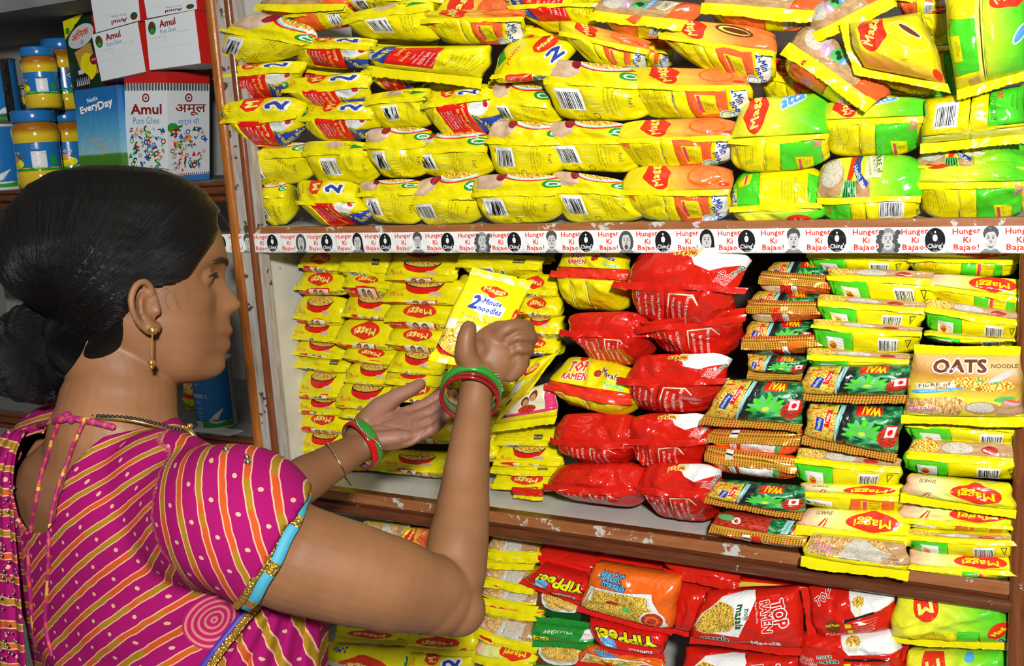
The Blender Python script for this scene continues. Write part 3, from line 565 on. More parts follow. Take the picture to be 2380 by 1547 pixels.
a.micro(['Ingredients: Refined', 'wheat flour, oil', 'salt, soy sauce', 'spices, onion'], 1.35, .34, .045, .09, 'brown', 0)
A_('waib', a)
a = Art(2.0, 'orange', 34, 22)      # back with the table of nutrition
a.rect(-.1, .5, 2.2, 1.1, 'checker').rect(.55, 0, 1.6, .5, 'red').rect(.5, -.1, .66, 1.1, 'white').rect(.5, .74, .66, .84, 'black').poly([(.75, .44), (1.5, .42), (1.55, .06), (.74, .06)], 'lyellow').poly([(.77, .42), (1.48, .4), (1.53, .08), (.76, .08)], 'white').micro(['Nutrition Facts', 'Energy', 'Protein', 'Carbohydrate'], 1.1, .34, .045, .08, 'grey').rect(1.5, .05, 1.7, .42, 'leaf').rect(1.62, .05, 1.85, .4, 'salmon').text('WAI', .3, .25, .1, 'yellow', 10, off=.04).ell(.25, .4, .03, .04, 'brown', 8)
A_('wain', a)
a = Art(2.0, 'redfood', 34, 22)
a.rect(-.1, 0, 2.2, .38, 'orange').rect(.9, 0, 2.2, .38, 'red').rect(.0, .4, 2.2, .56, 'checker').rect(.72, -.1, .88, .42, 'white').rect(.72, .24, .88, .32, 'black').poly([(1.1, .32), (1.9, .3), (1.9, 0), (1.1, 0)], 'white').micro(['Nutrition', 'Facts'], 1.4, .2, .05, .1, 'grey').rect(1.2, .56, 2.2, 1.1, 'vegdark').poly([(1.45, .6), (1.6, .6), (1.68, 1), (1.52, 1)], 'aqua').text('Vitamins', 1.56, .8, .09, 'dgreen', 80, w=.3).poly([(1.65, .6), (1.78, .6), (1.86, 1), (1.72, 1)], 'red').text('Minerals', 1.75, .8, .09, 'white', 80, w=.34).ell(.5, .85, .1, .1, 'white', 12).text('e', .5, .85, .1, 'red', off=.04).ell(.25, .9, .2, .08, 'leaf', 12)
A_('wair', a)
# green single wheat type
def pot(a, x, y, s):
    a.rect(x, y, x + s, y + s * .7, 'white').ell(x + s * .38, y + s * .3, s * .2, s * .22, 'red', 12).ell(x + s * .38, y + s * .4, s * .19, s * .1, 'noodle', 12).micro(['Boil water', 'add noodles'], x + s * .75, y + s * .45, s * .06, s * .14, 'grey')
a = Art(2.6, 'yellow', 38, 20)
a.rect(-.1, .62, 2.7, 1.1, 'sack').ell(.35, .8, .4, .2, 'noodle', 16).ell(1.15, .82, .38, .16, 'grain', 16).ell(1.9, .8, .2, .12, 'redfood', 12).rect(2.1, .6, 2.7, 1.1, 'sack').rect(.1, .0, 1.0, .42, 'bgreen').rect(0, 0, .12, .5, 'bgreen'); pot(a, .33, -.02, .44)
a.bars(1.62, .02, 2.1, .34, seed=6).poly([(2.25, .32), (2.4, .32), (2.325, .1)], 'ink').poly([(2.28, .3), (2.37, .3), (2.325, .16)], 'yellow').text('KE', 2.32, .04, .06, 'ink')
A_('attas', a)
a = Art(2.6, 'yellow', 38, 20)
a.text('Issat', .55, .3, .13, 'mred', -5, w=.32, sh=.3, res=2).micro(['prepared with TASTEMAKER'], .6, .14, .05, .1).rect(.03, .2, .2, .42, 'white').ell(.115, .31, .06, .07, 'green', 10).rect(1.3, 0, 2.3, .46, 'bgreen').poly([(1.65, .4), (2.1, .38), (2.1, .02), (1.67, .02)], 'yellow').rect(1.7, .04, 1.78, .38, 'pink').micro(['Nutritional', 'Information', 'Energy', 'Fat'], 1.93, .34, .045, .085).rect(-.1, .52, 2.7, 1.1, 'g_shakti')
P_ = [(1.75 + math.cos(t) * .62, .8 + math.sin(t) * .2 * (1 + .35 * math.exp(-(math.cos(t) / .22) ** 2))) for t in np.linspace(0, 2 * math.pi, 30, endpoint=False)]
a.poly(P_, 'mred').text('Maggi', 1.75, .81, .2, 'yellow', 180, w=.85, off=.03, res=2)
A_('attag', a)
def shakti(a, back=True, hh=.5):
    a.rect(-.1, hh, 2.7, 1.1, 'g_shakti'); P_ = [(1.75 + math.cos(t) * .62, hh + (1 - hh) * .52 + math.sin(t) * .4 * (1 - hh) * (1 + .2 * math.exp(-(math.cos(t) / .22) ** 2))) for t in np.linspace(0, 2 * math.pi, 30, endpoint=False)]
    a.poly(P_, 'mred').text('Maggi', 1.75, hh + (1 - hh) * .53, .45 * (1 - hh), 'yellow', 180, w=.85, off=.03, res=2).text('SHAKTI', .55, hh + (1 - hh) * .85, .16 * (1 - hh), 'brown', 180, w=.4, off=.02)
    a.poly([(.5, hh + .05), (.56, hh + .05), (.66, hh + .3), (.62, hh + .3)], 'mred').poly([(.62, hh + .03), (.66, hh + .04), (.7, hh + .3), (.68, hh + .3)], 'mred')
a = Art(2.6, 'yellow', 38, 20); shakti(a)
a.poly([(0, .5), (.12, .5), (.25, .1), (.1, .2)], 'salmon').text('INSTANT NOODLES', .5, .42, .05, 'ink').rect(.18, .05, .9, .28, 'white').text('Issat', .6, .17, .13, 'mred', 0, w=.3, sh=.3).ell(.28, .17, .06, .07, 'green', 10).rect(1.35, 0, 2.4, .44, 'salmon').poly([(1.6, .38), (2.12, .36), (2.12, .02), (1.62, .02)], 'yellow').rect(1.66, .04, 1.76, .36, 'pink').micro(['Nutritional', 'Information', 'Energy', 'Fat'], 1.93, .32, .045, .085)
A_('shakti', a)
a = Art(2.6, 'yellow', 36, 20); shakti(a, False, .1); A_('shaktif', a)
a = Art(1.3, 'g_oats', 34, 30)      # face of the oats packet
a.text('OATS', .6, .86, .17, 'brown', 2, w=.62, off=.05, res=2, ol='white', olw=.05).text('NOODLE', 1.12, .87, .055, 'brown', -2, w=.3, off=.02, res=2)
a.ell(.86, .6, .34, .11, 'noodle', 22, rot=-4).ell(.95, .56, .26, .08, 'noodle', 18).ell(1.08, .72, .18, .04, 'lgrey', 16, rot=30).ell(.84, .66, .04, .02, 'leaf', 8).ell(1.02, .63, .04, .02, 'leaf', 8)
a.poly([(.12, .48), (.58, .54), (.56, .63), (.12, .58)], 'cream').text('FIBRE of', .34, .57, .05, 'brown', 7, w=.36, off=.02).text('OATS', .42, .53, .035, 'brown', 7, w=.14, off=.02).poly([(.08, .46), (.4, .5), (.66, .56), (.66, .52), (.4, .45), (.08, .42)], 'lblue').text('taste bhi health bhi', .38, .485, .03, 'white', 8, w=.44)
a.poly([(0, .1), (.6, .02), (.72, .28), (.6, .38), (.3, .36), (.02, .3)], 'wheat').ell(.88, .2, .2, .12, 'sack', 18).ell(.86, .21, .15, .09, 'grain', 18).poly([(1.0, .06), (1.32, .06), (1.32, .3), (1.1, .32)], 'sack').ell(1.12, .35, .12, .05, 'leaf', 10).ell(1.2, .28, .1, .04, 'lilac', 10, rot=-25).ell(1.2, .31, .1, .02, 'salmon', 10, rot=-25)
a.text('Masala', .2, .2, .07, 'pink', 4, w=.3, sh=.3, off=.02, res=2, ol='white', olw=.04).text('2 Minute Noodles', .22, .12, .045, 'blue', 4, w=.36, sh=.3, off=.01, ol='white', olw=.03).text('Vegetable Oats', 1.12, .06, .025, 'brown')
A_('oatsf', a)
a = Art(2.6, 'yellow', 38, 20)      # multigrain
a.poly([(0.1, .3), (2.6, .22), (2.7, 1.1), (0, 1.1)], 'wheat').poly([(.85, .3), (2.1, .26), (2.2, .6), (1.5, 1.02), (1.2, 1.02)], 'grain').poly([(1.9, .26), (2.7, .25), (2.7, 1.02), (2.0, 1.02), (2.25, .6)], 'sack').text('Masala', .5, .7, .2, 'pink', -3, w=.55, off=.02, res=2, ol='white', olw=.04).text('2 Minute Noodles', .52, .5, .1, 'blue', -3, w=.65, sh=.3, ol='white', olw=.03).text('Veg Atta', 2.2, .56, .06, 'brown').text('MULTIGRAINZ', 2.2, .44, .07, 'brown', 0, w=.5, off=.02).text('Noodles', 2.25, .33, .06, 'brown')
A_('multi', a)
a = Art(2.0, 'yellow', 34, 22)
a.poly([(0.0, .62), (.9, .6), (.9, 1.1), (0, 1.1)], 'wheat').poly([(.7, .6), (1.5, .6), (1.5, 1.02), (.8, 1.02)], 'grain').rect(1.5, .6, 2.1, 1.1, 'sack').text('MULTIGRAINZ', 1.65, .68, .05, 'brown').rect(.15, 0, .7, .38, 'red').rect(-.05, .05, .18, .34, 'white').rect(.7, 0, .75, .5, 'lyellow').bars(1.1, .02, 1.5, .36, seed=11).text('Masala', .15, .75, .1, 'pink', -8, w=.3, ol='white')
A_('multis', a)
a = Art(1.6, 'red', 32, 26)          # red with yellow upside down name
a.text('YiPPee!', .85, .68, .34, 'yellow', 180, w=1.2, sh=-.15, off=.05, res=2, ol='black', olw=.05).poly([(.3, .22), (.62, .22), (.62, .56), (.46, .62), (.3, .56)], 'lblue').text('FREE', .46, .3, .08, 'white', 180, w=.2, off=.03).micro(['Magic masala', 'mix inside'], .46, .42, .03, .06, 'white', 180)
a.text('Sunfeast', 1.15, .22, .13, 'white', 180, w=.55, off=.02, res=2).ell(1.52, .2, .07, .13, 'mred', 14)
A_('yippee', a)
a = Art(1.6, 'orange', 36, 30)       # orange magic masala
a.text('MAGIC', .45, .88, .13, 'lblue', -3, w=.42, off=.05, res=2, ol='black', olw=.05).text('masala', .55, .76, .12, 'lblue', -8, w=.42, off=.05, res=2, ol='black', olw=.05)
a.poly([(.12, .62), (1.2, .7), (1.4, .38), (1.55, .1), (1.3, -.02), (.05, .05)], 'white').poly([(.16, .58), (1.14, .62), (1.2, .5), (1.38, .3), (1.3, .0), (.08, .08)], 'noodleg').rect(.16, .3, .21, .56, 'white').ell(1.3, .2, .2, .2, 'white', 20).ell(1.3, .2, .17, .17, 'redfood', 20).ell(1.3, .2, .11, .11, 'orange', 18).ell(1.3, .2, .07, .07, 'redfood', 14)
a.poly([(0, 0), (1.6, 0), (1.6, .06), (0, .06)], 'red').ell(.6, .38, .12, .06, 'redfood', 10).ell(.85, .3, .08, .05, 'leaf', 8)
A_('magic', a)
a = Art(1.6, 'green', 30, 26)        # green noodles, upside down lettering
a.text('Noodles', .75, .72, .17, 'white', 180, w=.7, sh=-.1, off=.01, res=2).rect(.1, .18, .5, .44, 'yellow').text('NEW', .3, .31, .15, 'black', 180, w=.3, off=.03).poly([(1.3, .3), (1.62, .2), (1.62, 1.0), (1.45, .95)], 'white').text('Top', 1.52, .7, .14, 'red', 160, off=.02).poly([(1.3, .3), (1.62, .2), (1.62, .3), (1.35, .4)], 'leaf')
A_('chings', a)
a = Art(2.2, 'dgrey', 28, 14); a.rect(0, 0, 2.3, 1.1, 'brown').ell(1.3, .9, 1.05, .85, 'white', 26).ell(1.3, .95, .98, .78, 'lgrey', 26).ell(1.3, 1.0, .94, .75, 'noodle', 26); A_('chingb', a)
a = Art(1.7, 'rred', 36, 28)         # whole front, red with noodles on white
a.poly([(.0, .25), (.1, .6), (.35, .95), (.9, 1.02), (.98, .9), (.78, .2), (.5, .22)], 'white').poly([(.04, .28), (.12, .6), (.34, .88), (.6, .8), (.74, .5), (.62, .3), (.3, .22)], 'noodleg').text('masala', .76, .6, .12, 'dgreen', -85, w=.46, off=.04, ol='white', olw=.05).text('more', .86, .66, .07, 'dgreen', -85, w=.2, off=.02, ol='white')
a.text('TOP', 1.38, .66, .2, 'rred', -80, w=.42, off=.05, res=2, ol='white', olw=.06).text('RAMEN', 1.18, .62, .15, 'rred', -80, w=.5, off=.04, res=2, ol='white', olw=.06).text('Super Noodles', 1.02, .68, .05, 'white', -80, w=.36)
a.text('masala', .42, .12, .12, 'dgreen', 3, w=.42, off=.04, ol='white', olw=.05).text('Masala', 1.18, .12, .11, 'white', 4, w=.42, off=.04)
A_('rface', a)
a = Art(1.9, 'rred', 36, 26)         # chicken
a.poly([(.9, 1.02), (1.0, .7), (1.15, .5), (1.9, .8), (1.95, 1.02)], 'white').ell(1.15, .85, .13, .1, 'noodleg', 10).ell(1.2, .7, .05, .12, 'cream', 10).ell(1.1, .7, .04, .1, 'cream', 10).text('TOP', .35, .88, .14, 'rred', 35, w=.4, off=.04, ol='white')
a.ell(.55, .32, .2, .13, 'brown', 16, rot=8).text('100% Masala', .55, .36, .06, 'yellow', 10, w=.36, off=.02).text('Chicken', .5, .12, .12, 'cream', 8, w=.42, off=.03).poly([(.85, .5), (1.5, .66), (1.5, .6), (.85, .44)], 'black').rect(.86, .3, 1.0, .42, 'yellow').rect(.9, .12, 1.02, .24, 'yellow')
for k in range(5): a.text('noodles in boiling water add masala', 1.3, .46 - .07 * k, .035, 'cream', 6, w=.5)
A_('rchick', a)
a = Art(1.9, 'rred', 36, 26)
a.poly([(.8, 1.02), (.9, .7), (1.0, .55), (1.9, .5), (1.95, 1.02)], 'white').ell(1.1, .85, .16, .1, 'noodleg', 10).ell(1.12, .7, .05, .14, 'cream', 10).ell(1.02, .72, .04, .12, 'cream', 10).text('TOP', .2, .42, .12, 'rred', -10, w=.3, off=.04, ol='white').text('RAMEN', .22, .3, .08, 'rred', -10, w=.34, off=.03, ol='white').text('masala', .62, .4, .11, 'dgreen', 0, w=.38, off=.04, ol='white', olw=.05).text('more', .55, .5, .06, 'dgreen', 0, off=.02, ol='white').text('Masala', .6, .18, .1, 'white', 0, w=.34, off=.03).poly([(.9, .44), (1.7, .42), (1.7, .36), (.9, .38)], 'black').rect(.9, .2, 1.02, .32, 'yellow')
for k in range(4): a.text('noodles in boiling water add masala', 1.4, .3 - .07 * k, .035, 'cream', -2, w=.6)
A_('rmas', a)
a = Art(1.7, 'g_lime', 32, 26)
a.poly([(.3, .02), (1.0, .08), (.95, .3), (.7, .32), (.3, .2)], 'yellow').micro(TXT, .5, .13, .03, .045, rot=98).rect(1.0, .0, 1.3, .34, 'bgreen').ell(.5, .84, .2, .32, 'mred', 22, rot=15).text('M', .5, .8, .2, 'lyellow', 198, w=.22, off=.05).ell(1.55, .35, .13, .2, 'mred', 18, rot=-20).text('Mag', 1.56, .33, .12, 'yellow', 55, w=.2, off=.05).text('2', 1.62, .1, .12, 'blue', 40, off=.05, ol='white').ell(1.1, .95, .09, .06, 'lblue', 10)
A_('limef', a)
a = Art(1.7, 'rred', 18, 14); A_('redplain', a)
a = Art(1.7, 'yellow', 18, 14); A_('yelplain', a)
a = Art(2.0, 'yellow', 30, 22)
P_ = [(1.0 + math.cos(t) * .6, .5 + math.sin(t) * .26 * (1 + .3 * math.exp(-(math.cos(t) / .25) ** 2))) for t in np.linspace(0, 2 * math.pi, 30, endpoint=False)]
a.poly(P_, 'mred').text('Maggi', 1.0, .5, .26, 'lyellow', 180, w=.8, off=.03); a.ell(1.75, .2, .09, .09, 'mred', 10).text('2-Min', .45, .9, .1, 'blue', 180, off=.04); A_('mlf', a)
# ------------------------------------------------------------------ the shelf
def box(x0, x1, y0, y1, z0, z1):
    v = [(x, y, z) for x in (x0, x1) for y in (y0, y1) for z in (z0, z1)]
    return v, [(0, 1, 3, 2), (4, 6, 7, 5), (0, 4, 5, 1), (2, 3, 7, 6), (0, 2, 6, 4), (1, 5, 7, 3)]
def boxes(name, L, mat, bev=.0, parent=None, **kw):
    V = []; F = []
    for b in L:
        v, f = box(*b); n = len(V); V += v; F += [tuple(i + n for i in q) for q in f]
    me = rawmesh(name, V, F, None, [mat], smooth=False); o = obj(name, me, parent, **kw)
    if bev:
        m = o.modifiers.new('bevel', 'BEVEL'); m.width = bev; m.segments = 2; m.limit_method = 'ANGLE'
    return o
def extrude_profile(name, prof, axis, t0, t1, mat, parent=None, jitter=0, **kw):
    """prof: closed list of the two other coordinates; axis 'x' (y,z) or 'z' (x,y)"""
    n = len(prof); V = []
    for t in (t0, t1):
        for a, b in prof: V.append((t, a, b) if axis == 'x' else (a, b, t))
    F = [tuple(range(n))[::-1], tuple(range(n, 2 * n))] + [(i, (i + 1) % n, n + (i + 1) % n, n + i) for i in range(n)]
    return obj(name, rawmesh(name, V, F, None, [mat], smooth=False), parent, **kw)
def halfround(cx, cz, r, n=10, a0=-90, a1=90, sx=-1):
    return [(cx + sx * r * math.cos(math.radians(a0 + (a1 - a0) * i / n)), cz + r * math.sin(math.radians(a0 + (a1 - a0) * i / n))) for i in range(n + 1)]
wood('paint', (.60, .59, .54), (.70, .685, .63), .45, (1, 1, 1), .66, (.36, .35, .31), .0005, 7)
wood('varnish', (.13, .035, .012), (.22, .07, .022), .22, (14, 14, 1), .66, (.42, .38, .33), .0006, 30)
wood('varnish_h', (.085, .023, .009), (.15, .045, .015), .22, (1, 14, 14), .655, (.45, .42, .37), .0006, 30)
wood('varnish_o', (.24, .065, .01), (.42, .14, .02), .22, (14, 14, 1), 0, bmp=.0005)
wood('primer', (.30, .24, .2), (.50, .47, .43), .5, (10, 10, 1), .58, (.08, .045, .03), .0008, 16)
wood('rawedge', (.27, .085, .025), (.36, .14, .05), .4, (1, 10, 10), .56, (.55, .53, .47), .0006, 22)
wood('wallgrey', (.30, .30, .285), (.38, .375, .35), .6, (1, 1, 1), 0, bmp=.0008)
wood('gap_shade', (.03, .018, .012), (.05, .03, .02), .6, (1, 1, 1), 0)  # near-black brown: shade of the gaps put into the colour
wood('ceil', (.16, .165, .165), (.22, .225, .225), .6, (1, 1, 1), 0, bmp=.0006)
ZU0, ZU1, ZL1, ZL0 = 1.370, 1.404, .932, .888
XL, XR = .023, 1.312
ST = dict(kind='structure')
boxes('wall_back', [(-1.25, 1.9, .42, .44, .0, 2.3)], 'wallgrey', **ST)
boxes('floor', [(-1.4, 2.0, -1.8, .44, -.02, 0)], 'wallgrey', **ST)
boxes('ceiling', [(-1.4, 2.0, -1.8, .44, 2.95, 2.97)], 'paint', **ST)
cab = thing('display_shelf', 'wooden display shelving unit with cream painted inside and brown varnished mouldings', 'shelf', (0.65, 0.2, 0))
def rel(o): o.location = -Vector(cab.location); return o
rel(boxes('shelf_board', [(XL, 1.9, .004, .41, ZU0 + .001, ZU1 + .006)], 'paint', .001, cab)); 
rel(boxes('board_edge', [(XL, 1.9, -.001, .012, ZU1 - .002, ZU1 + .0095)], 'rawedge', .001, cab))
rel(boxes('shelf_board', [(XL, 1.9, .012, .41, ZL0 + .004, ZL1)], 'paint', .001, cab))
pr = [(.02, ZL1 + .0008), (-.0005, ZL1), (-.001, ZL1 - .018), (.003, ZL1 - .020), (.003, ZL1 - .023)] + halfround(-.0, ZL1 - .033, .0095, 8, 90, -90) + [(.004, ZL0), (.02, ZL0)]
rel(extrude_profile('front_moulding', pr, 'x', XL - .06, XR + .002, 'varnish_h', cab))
rel(boxes('board_edge', [(XL - .05, XR + .002, -.0022, .004, ZL1 - .0175, ZL1 + .0006)], 'rawedge', .001, cab))
rel(boxes('side_panel', [(XL - .022, XL, .01, .41, .2, 1.372)], 'paint', .0, cab)); rel(boxes('side_panel', [(XL - .022, XL, .01, .41, 1.405, 2.2)], 'paint', .0, cab))
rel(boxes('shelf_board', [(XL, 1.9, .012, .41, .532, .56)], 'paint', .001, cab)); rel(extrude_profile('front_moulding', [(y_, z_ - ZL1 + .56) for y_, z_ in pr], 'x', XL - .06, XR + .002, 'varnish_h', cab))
rel(boxes('shade_backing', [(XL, XR + .6, .405, .412, .3, 2.2)], 'gap_shade', 0, cab))  # dark sheet added behind the packets so the gaps read as shade
# left upright: orange round moulding, bare strip, brown round moulding
def upright(x0, r, mat, z0, z1, nm='upright', y=.0):
    pf = [(x0 + r - r * math.cos(math.radians(t)), y - r * .8 * math.sin(math.radians(t))) for t in range(0, 181, 18)] + [(x0 + 2 * r, y + .02), (x0, y + .02)]
    return rel(extrude_profile(nm, pf[::-1], 'z', z0, z1, mat, cab))
XA = W(485, 0, 0)[0]
upright(XA - .007, .011, 'varnish_o', .3, 2.25); rel(boxes('bare_strip', [(XA + .015, XA + .037, -.002, .02, .3, 2.25)], 'primer', .001, cab))
XB = W(600, 1050, 0)[0]
upright(XA + .036, .0075, 'varnish', .3, 2.25); rel(boxes('bare_strip', [(XA + .051, XA + .060, .002, .02, .3, 2.25)], 'primer', .0, cab))
upright(XR - .002, .012, 'varnish', .4, ZU0 - .001)
rel(boxes('side_panel', [(XR + .002, XR + .022, .012, .41, .4, ZU0)], 'paint', 0, cab))
# ---- paper strip along the upper edge, printed
a = Art(53.5, 'white', 170, 4)
def face_print(a, x, kind=0):
    hair = ['dgrey', 'dgrey', 'black', 'dgrey', 'grey'][kind]
    if kind in (1, 4): a.ell(x, .48, .34, .5, hair, 14)
    elif kind == 2: a.ell(x, .6, .3, .4, hair, 14).poly([(x + .1, .0), (x + .36, .0), (x + .3, .7), (x + .1, .8)], hair)
    else: a.ell(x, .74, .27, .28, hair, 12)
    a.poly([(x - .36, .0), (x + .36, .0), (x + .2, .17), (x - .2, .17)], 'grey').ell(x, .48, .21, .37, 'lgrey', 14).poly([(x - .2, .66), (x - .15, .9), (x + .15, .92), (x + .21, .66), (x + .1, .8), (x - .1, .78)], hair)
    a.ell(x - .08, .56, .04, .03, 'dgrey', 6).ell(x + .08, .56, .04, .03, 'dgrey', 6).poly([(x - .13, .63), (x - .03, .62), (x - .03, .64), (x - .13, .66)], 'dgrey').poly([(x + .13, .63), (x + .03, .62), (x + .03, .64), (x + .13, .66)], 'dgrey')
    a.ell(x, .26, .085, [.06, .11, .06, .05, .02][kind], 'dgrey', 8).poly([(x - .02, .5), (x + .03, .5), (x + .05, .38), (x - .04, .38)], 'grey')
    if kind in (0, 2): a.ell(x, .28, .065, .025, 'white', 8)
    if kind == 4: [a.ell(x + sg * .3 + .06 * math.sin(k * 2), .12 + .17 * k, .11, .11, 'dgrey', 8) for k in range(5) for sg in (-1, 1)]
n = 0; x = -.18
while x < 53:
    if n % 4 == 0: a.ell(x + .1, .5, .36, .46, 'black', 20).text("Ching's", x + .14, .26, .24, 'white', 3, w=.62, off=.02).ell(x + .1, .58, .09, .14, 'white', 8).ell(x + .1, .8, .035, .05, 'white', 6).text('SECRET', x + .14, .1, .05, 'white', 0, w=.2); x += .70
    elif n % 4 == 2: face_print(a, x + .2, (n // 4) % 5); x += .68
    else: a.text('Hunger', x + .48, .8, .29, 'mred', 3, w=.95, off=.022, res=1).text('Ki', x + .5, .5, .22, 'mred', 0, w=.24, off=.022).text('Bajao!', x + .48, .2, .29, 'mred', 0, w=.86, off=.022); x += 1.1
    n += 1
a.build()
XS0, XS1 = W(517, 560, -.002)[0], 1.82
V = np.stack([XS0 + a.V[:, 0] * (XS1 - XS0), -.0035 - .0006 * np.sin(a.V[:, 0] * 60) * a.V[:, 1], ZU0 - .001 + a.V[:, 1] * (ZU1 - ZU0)], 1)
org = V.mean(0); stp = obj('printed_strip', rawmesh('printed_strip', V - org, a.T, a.mi, a.names, a.V), loc=org, label='white paper strip printed with red slogans and black badges along the upper shelf edge', category='shelf strip')
sm = stp.modifiers.new('thick', 'SOLIDIFY'); sm.thickness = .0012; sm.offset = -1
# scrap of tape on the side panel
vv = [WX(580, 588, XL + .0012), WX(608, 596, XL + .0012), WX(606, 634, XL + .002), WX(582, 628, XL + .0012)]
mm = newmat('tape')[0]; MATS['tape'] = mm; mm.node_tree.nodes['Principled BSDF'].inputs['Base Color'].default_value = (.42, .38, .26, 1); mm.node_tree.nodes['Principled BSDF'].inputs['Roughness'].default_value = .3
o = obj('tape_scrap', rawmesh('tape_scrap', [v - vv[0] for v in vv], [(0, 1, 2, 3)], None, ['tape'], smooth=False), loc=vv[0], label='torn scrap of yellowed tape on the cream side panel below the strip', category='tape'); sm = o.modifiers.new('t', 'SOLIDIFY'); sm.thickness = .0006
# ------------------------------------------------------------------ packets, one line each
def S(art, x0, y0, x1, y1, x2, y2, x3, y3, f, label, y=0.0, g=None, **kw):
    return pack(art, [(x0, y0), (x1, y1), (x2, y2), (x3, y3)], y, f, label=label, group=g, **kw)
G = 'yellow multipacks heaped on the upper shelf'
UP = dict(depth=.06, wedge=.03, fh=.008, amp=.0042, cr=12)
BL = dict(UP, fin='yellow')
def B(art, *a, **k): k2 = dict(BL); k2['g'] = G; k2.update(k); return S(art, *a, **k2)
# bottom row
B('bar', 578, 440, 655, 425, 650, 522, 592, 525, .25, 'small yellow bar code packet at the far left end of the bottom row', .03)
B('red', 665, 425, 800, 425, 845, 515, 712, 530, .42, 'yellow packet with red panel hanging over the printed strip, second in the bottom row', -.012)
B('bar', 825, 428, 955, 418, 962, 520, 835, 518, .25, 'yellow bar code packet in the bottom row just right of the overhanging red panel one', .0)
B('bar', 945, 425, 1100, 402, 1098, 520, 945, 522, .42, 'yellow bar code packet with hand and bowl on top, fourth in the bottom row', .01)
B('bar', 1092, 412, 1288, 408, 1285, 515, 1100, 522, .33, 'yellow bar code packet with green swirl flap, fifth in the bottom row', -.005)
B('bar', 1272, 400, 1440, 420, 1490, 512, 1285, 520, .3, 'yellow bar code packet in the bottom row touching the first orange panel packet', .005)
B('orange', 1440, 395, 1688, 388, 1685, 515, 1452, 512, .42, 'yellow packet with orange panel and red badge at the bottom of the orange panel pile', .0)
B('attaup', 1688, 405, 1892, 385, 1912, 510, 1700, 515, .66, 'lime packet lying upside down in the bottom row right of the orange panel pile', .0)
B('attab', 1892, 375, 2142, 368, 2130, 512, 1905, 512, .6, 'lime packet with flour sack picture above and bar code under its yellow edge', -.004, fh=.008)
B('atta2', 2132, 385, 2388, 382, 2385, 508, 2130, 508, .34, 'lime packet with big green panel at the right end of the bottom row', .0)
# second row
B('bar', 540, 350, 702, 332, 695, 422, 552, 437, .25, 'yellow bar code packet against the cream panel, leftmost of the second row', .02)
B('bar2', 695, 333, 848, 332, 850, 426, 702, 430, .22, 'yellow packet with small bar code, second of the second row from below', .015)
B('bar', 840, 305, 985, 298, 982, 406, 845, 413, .32, 'yellow bar code packet with tilted seal, third of the second row from below', .0)
B('bar', 925, 318, 1122, 308, 1116, 415, 938, 403, .34, 'yellow bar code packet sagging left to right, fourth of the second row', .01)
B('bar', 1130, 285, 1292, 290, 1300, 402, 1118, 410, .33, 'yellow bar code packet with curled corner, fifth of the second row', .0)
B('bar', 1250, 288, 1442, 285, 1472, 398, 1270, 396, .35, 'yellow bar code packet with bowl on top, right end of the second yellow row', .004)
B('orange', 1428, 285, 1702, 278, 1692, 385, 1440, 390, .36, 'yellow packet with orange panel and red badge, second up in its pile', .0)
B('atta', 1700, 235, 1928, 222, 1908, 385, 1690, 396, .55, 'plump lime packet with red badge and blue emblem leaning over its neighbours', -.01, T=.03)
B('atta', 1912, 238, 2152, 228, 2132, 352, 1908, 365, .35, 'lime packet with white seam and green panel beside the bar code one', .0)
B('attab', 2118, 345, 2385, 330, 2385, 388, 2135, 385, .95, 'flat lime packet squeezed below the batch number one, flour sack on top', .01, fh=.004)
pack('attabig', [(2152, 230), (2385, 195), (2385, 335), (2138, 355)], .0, style='face', fins='b', fh=.012, T=.03, label='yellow and green packet with rotated bar code and long batch number', group=G, amp=.003)
# third row
B('red', 497, 240, 692, 225, 672, 332, 530, 342, .4, 'yellow packet with red panel and pointed ear poking past the upright, third row', -.012, pinch=.5)
B('red', 690, 245, 862, 238, 852, 322, 700, 325, .35, 'crumpled yellow packet with red panel and white patch, second of the third row', .0)
B('bar2', 838, 225, 985, 205, 988, 292, 850, 300, .2, 'yellow packet with bar code and green triangle, third of the third row', .004)
B('red', 968, 225, 1132, 205, 1152, 300, 1000, 322, .2, 'yellow packet with tilted red panel in the middle of the third row', -.006)
B('bar', 1130, 188, 1245, 200, 1288, 285, 1118, 286, .45, 'narrow yellow bar code packet tucked left of the large bar code one', .012)
B('bar', 1262, 142, 1460, 158, 1505, 272, 1262, 276, .33, 'large yellow bar code packet with bowl of noodles above its seal, third row', -.006)
B('orange', 1448, 160, 1722, 165, 1742, 268, 1462, 274, .33, 'yellow packet with orange panel and blue white lettering, third up in its pile', .0)
# fourth row
B('red', 493, 160, 700, 142, 650, 222, 512, 232, .22, 'yellow packet with red panel and white tomato patch, leftmost of the fourth row', -.002)
B('red', 640, 188, 852, 168, 835, 250, 680, 252, .33, 'yellow packet with red panel and blue slogan band, second of the fourth row', -.005)
B('red2', 835, 155, 978, 152, 962, 210, 852, 208, .2, 'small part of a yellow red panel packet under the big slogan one', .01)
pack('redbig', [(858, 108), (1140, 105), (1112, 212), (872, 172)], -.012, style='face', fins='b', fh=.016, T=.022, label='big yellow packet lying forward with its red slogan panel facing up', group=G, amp=.003)
B('red2', 1142, 92, 1332, 80, 1282, 180, 1142, 190, .8, 'yellow packet with red panel and green leaf corner turned upside down', .0)
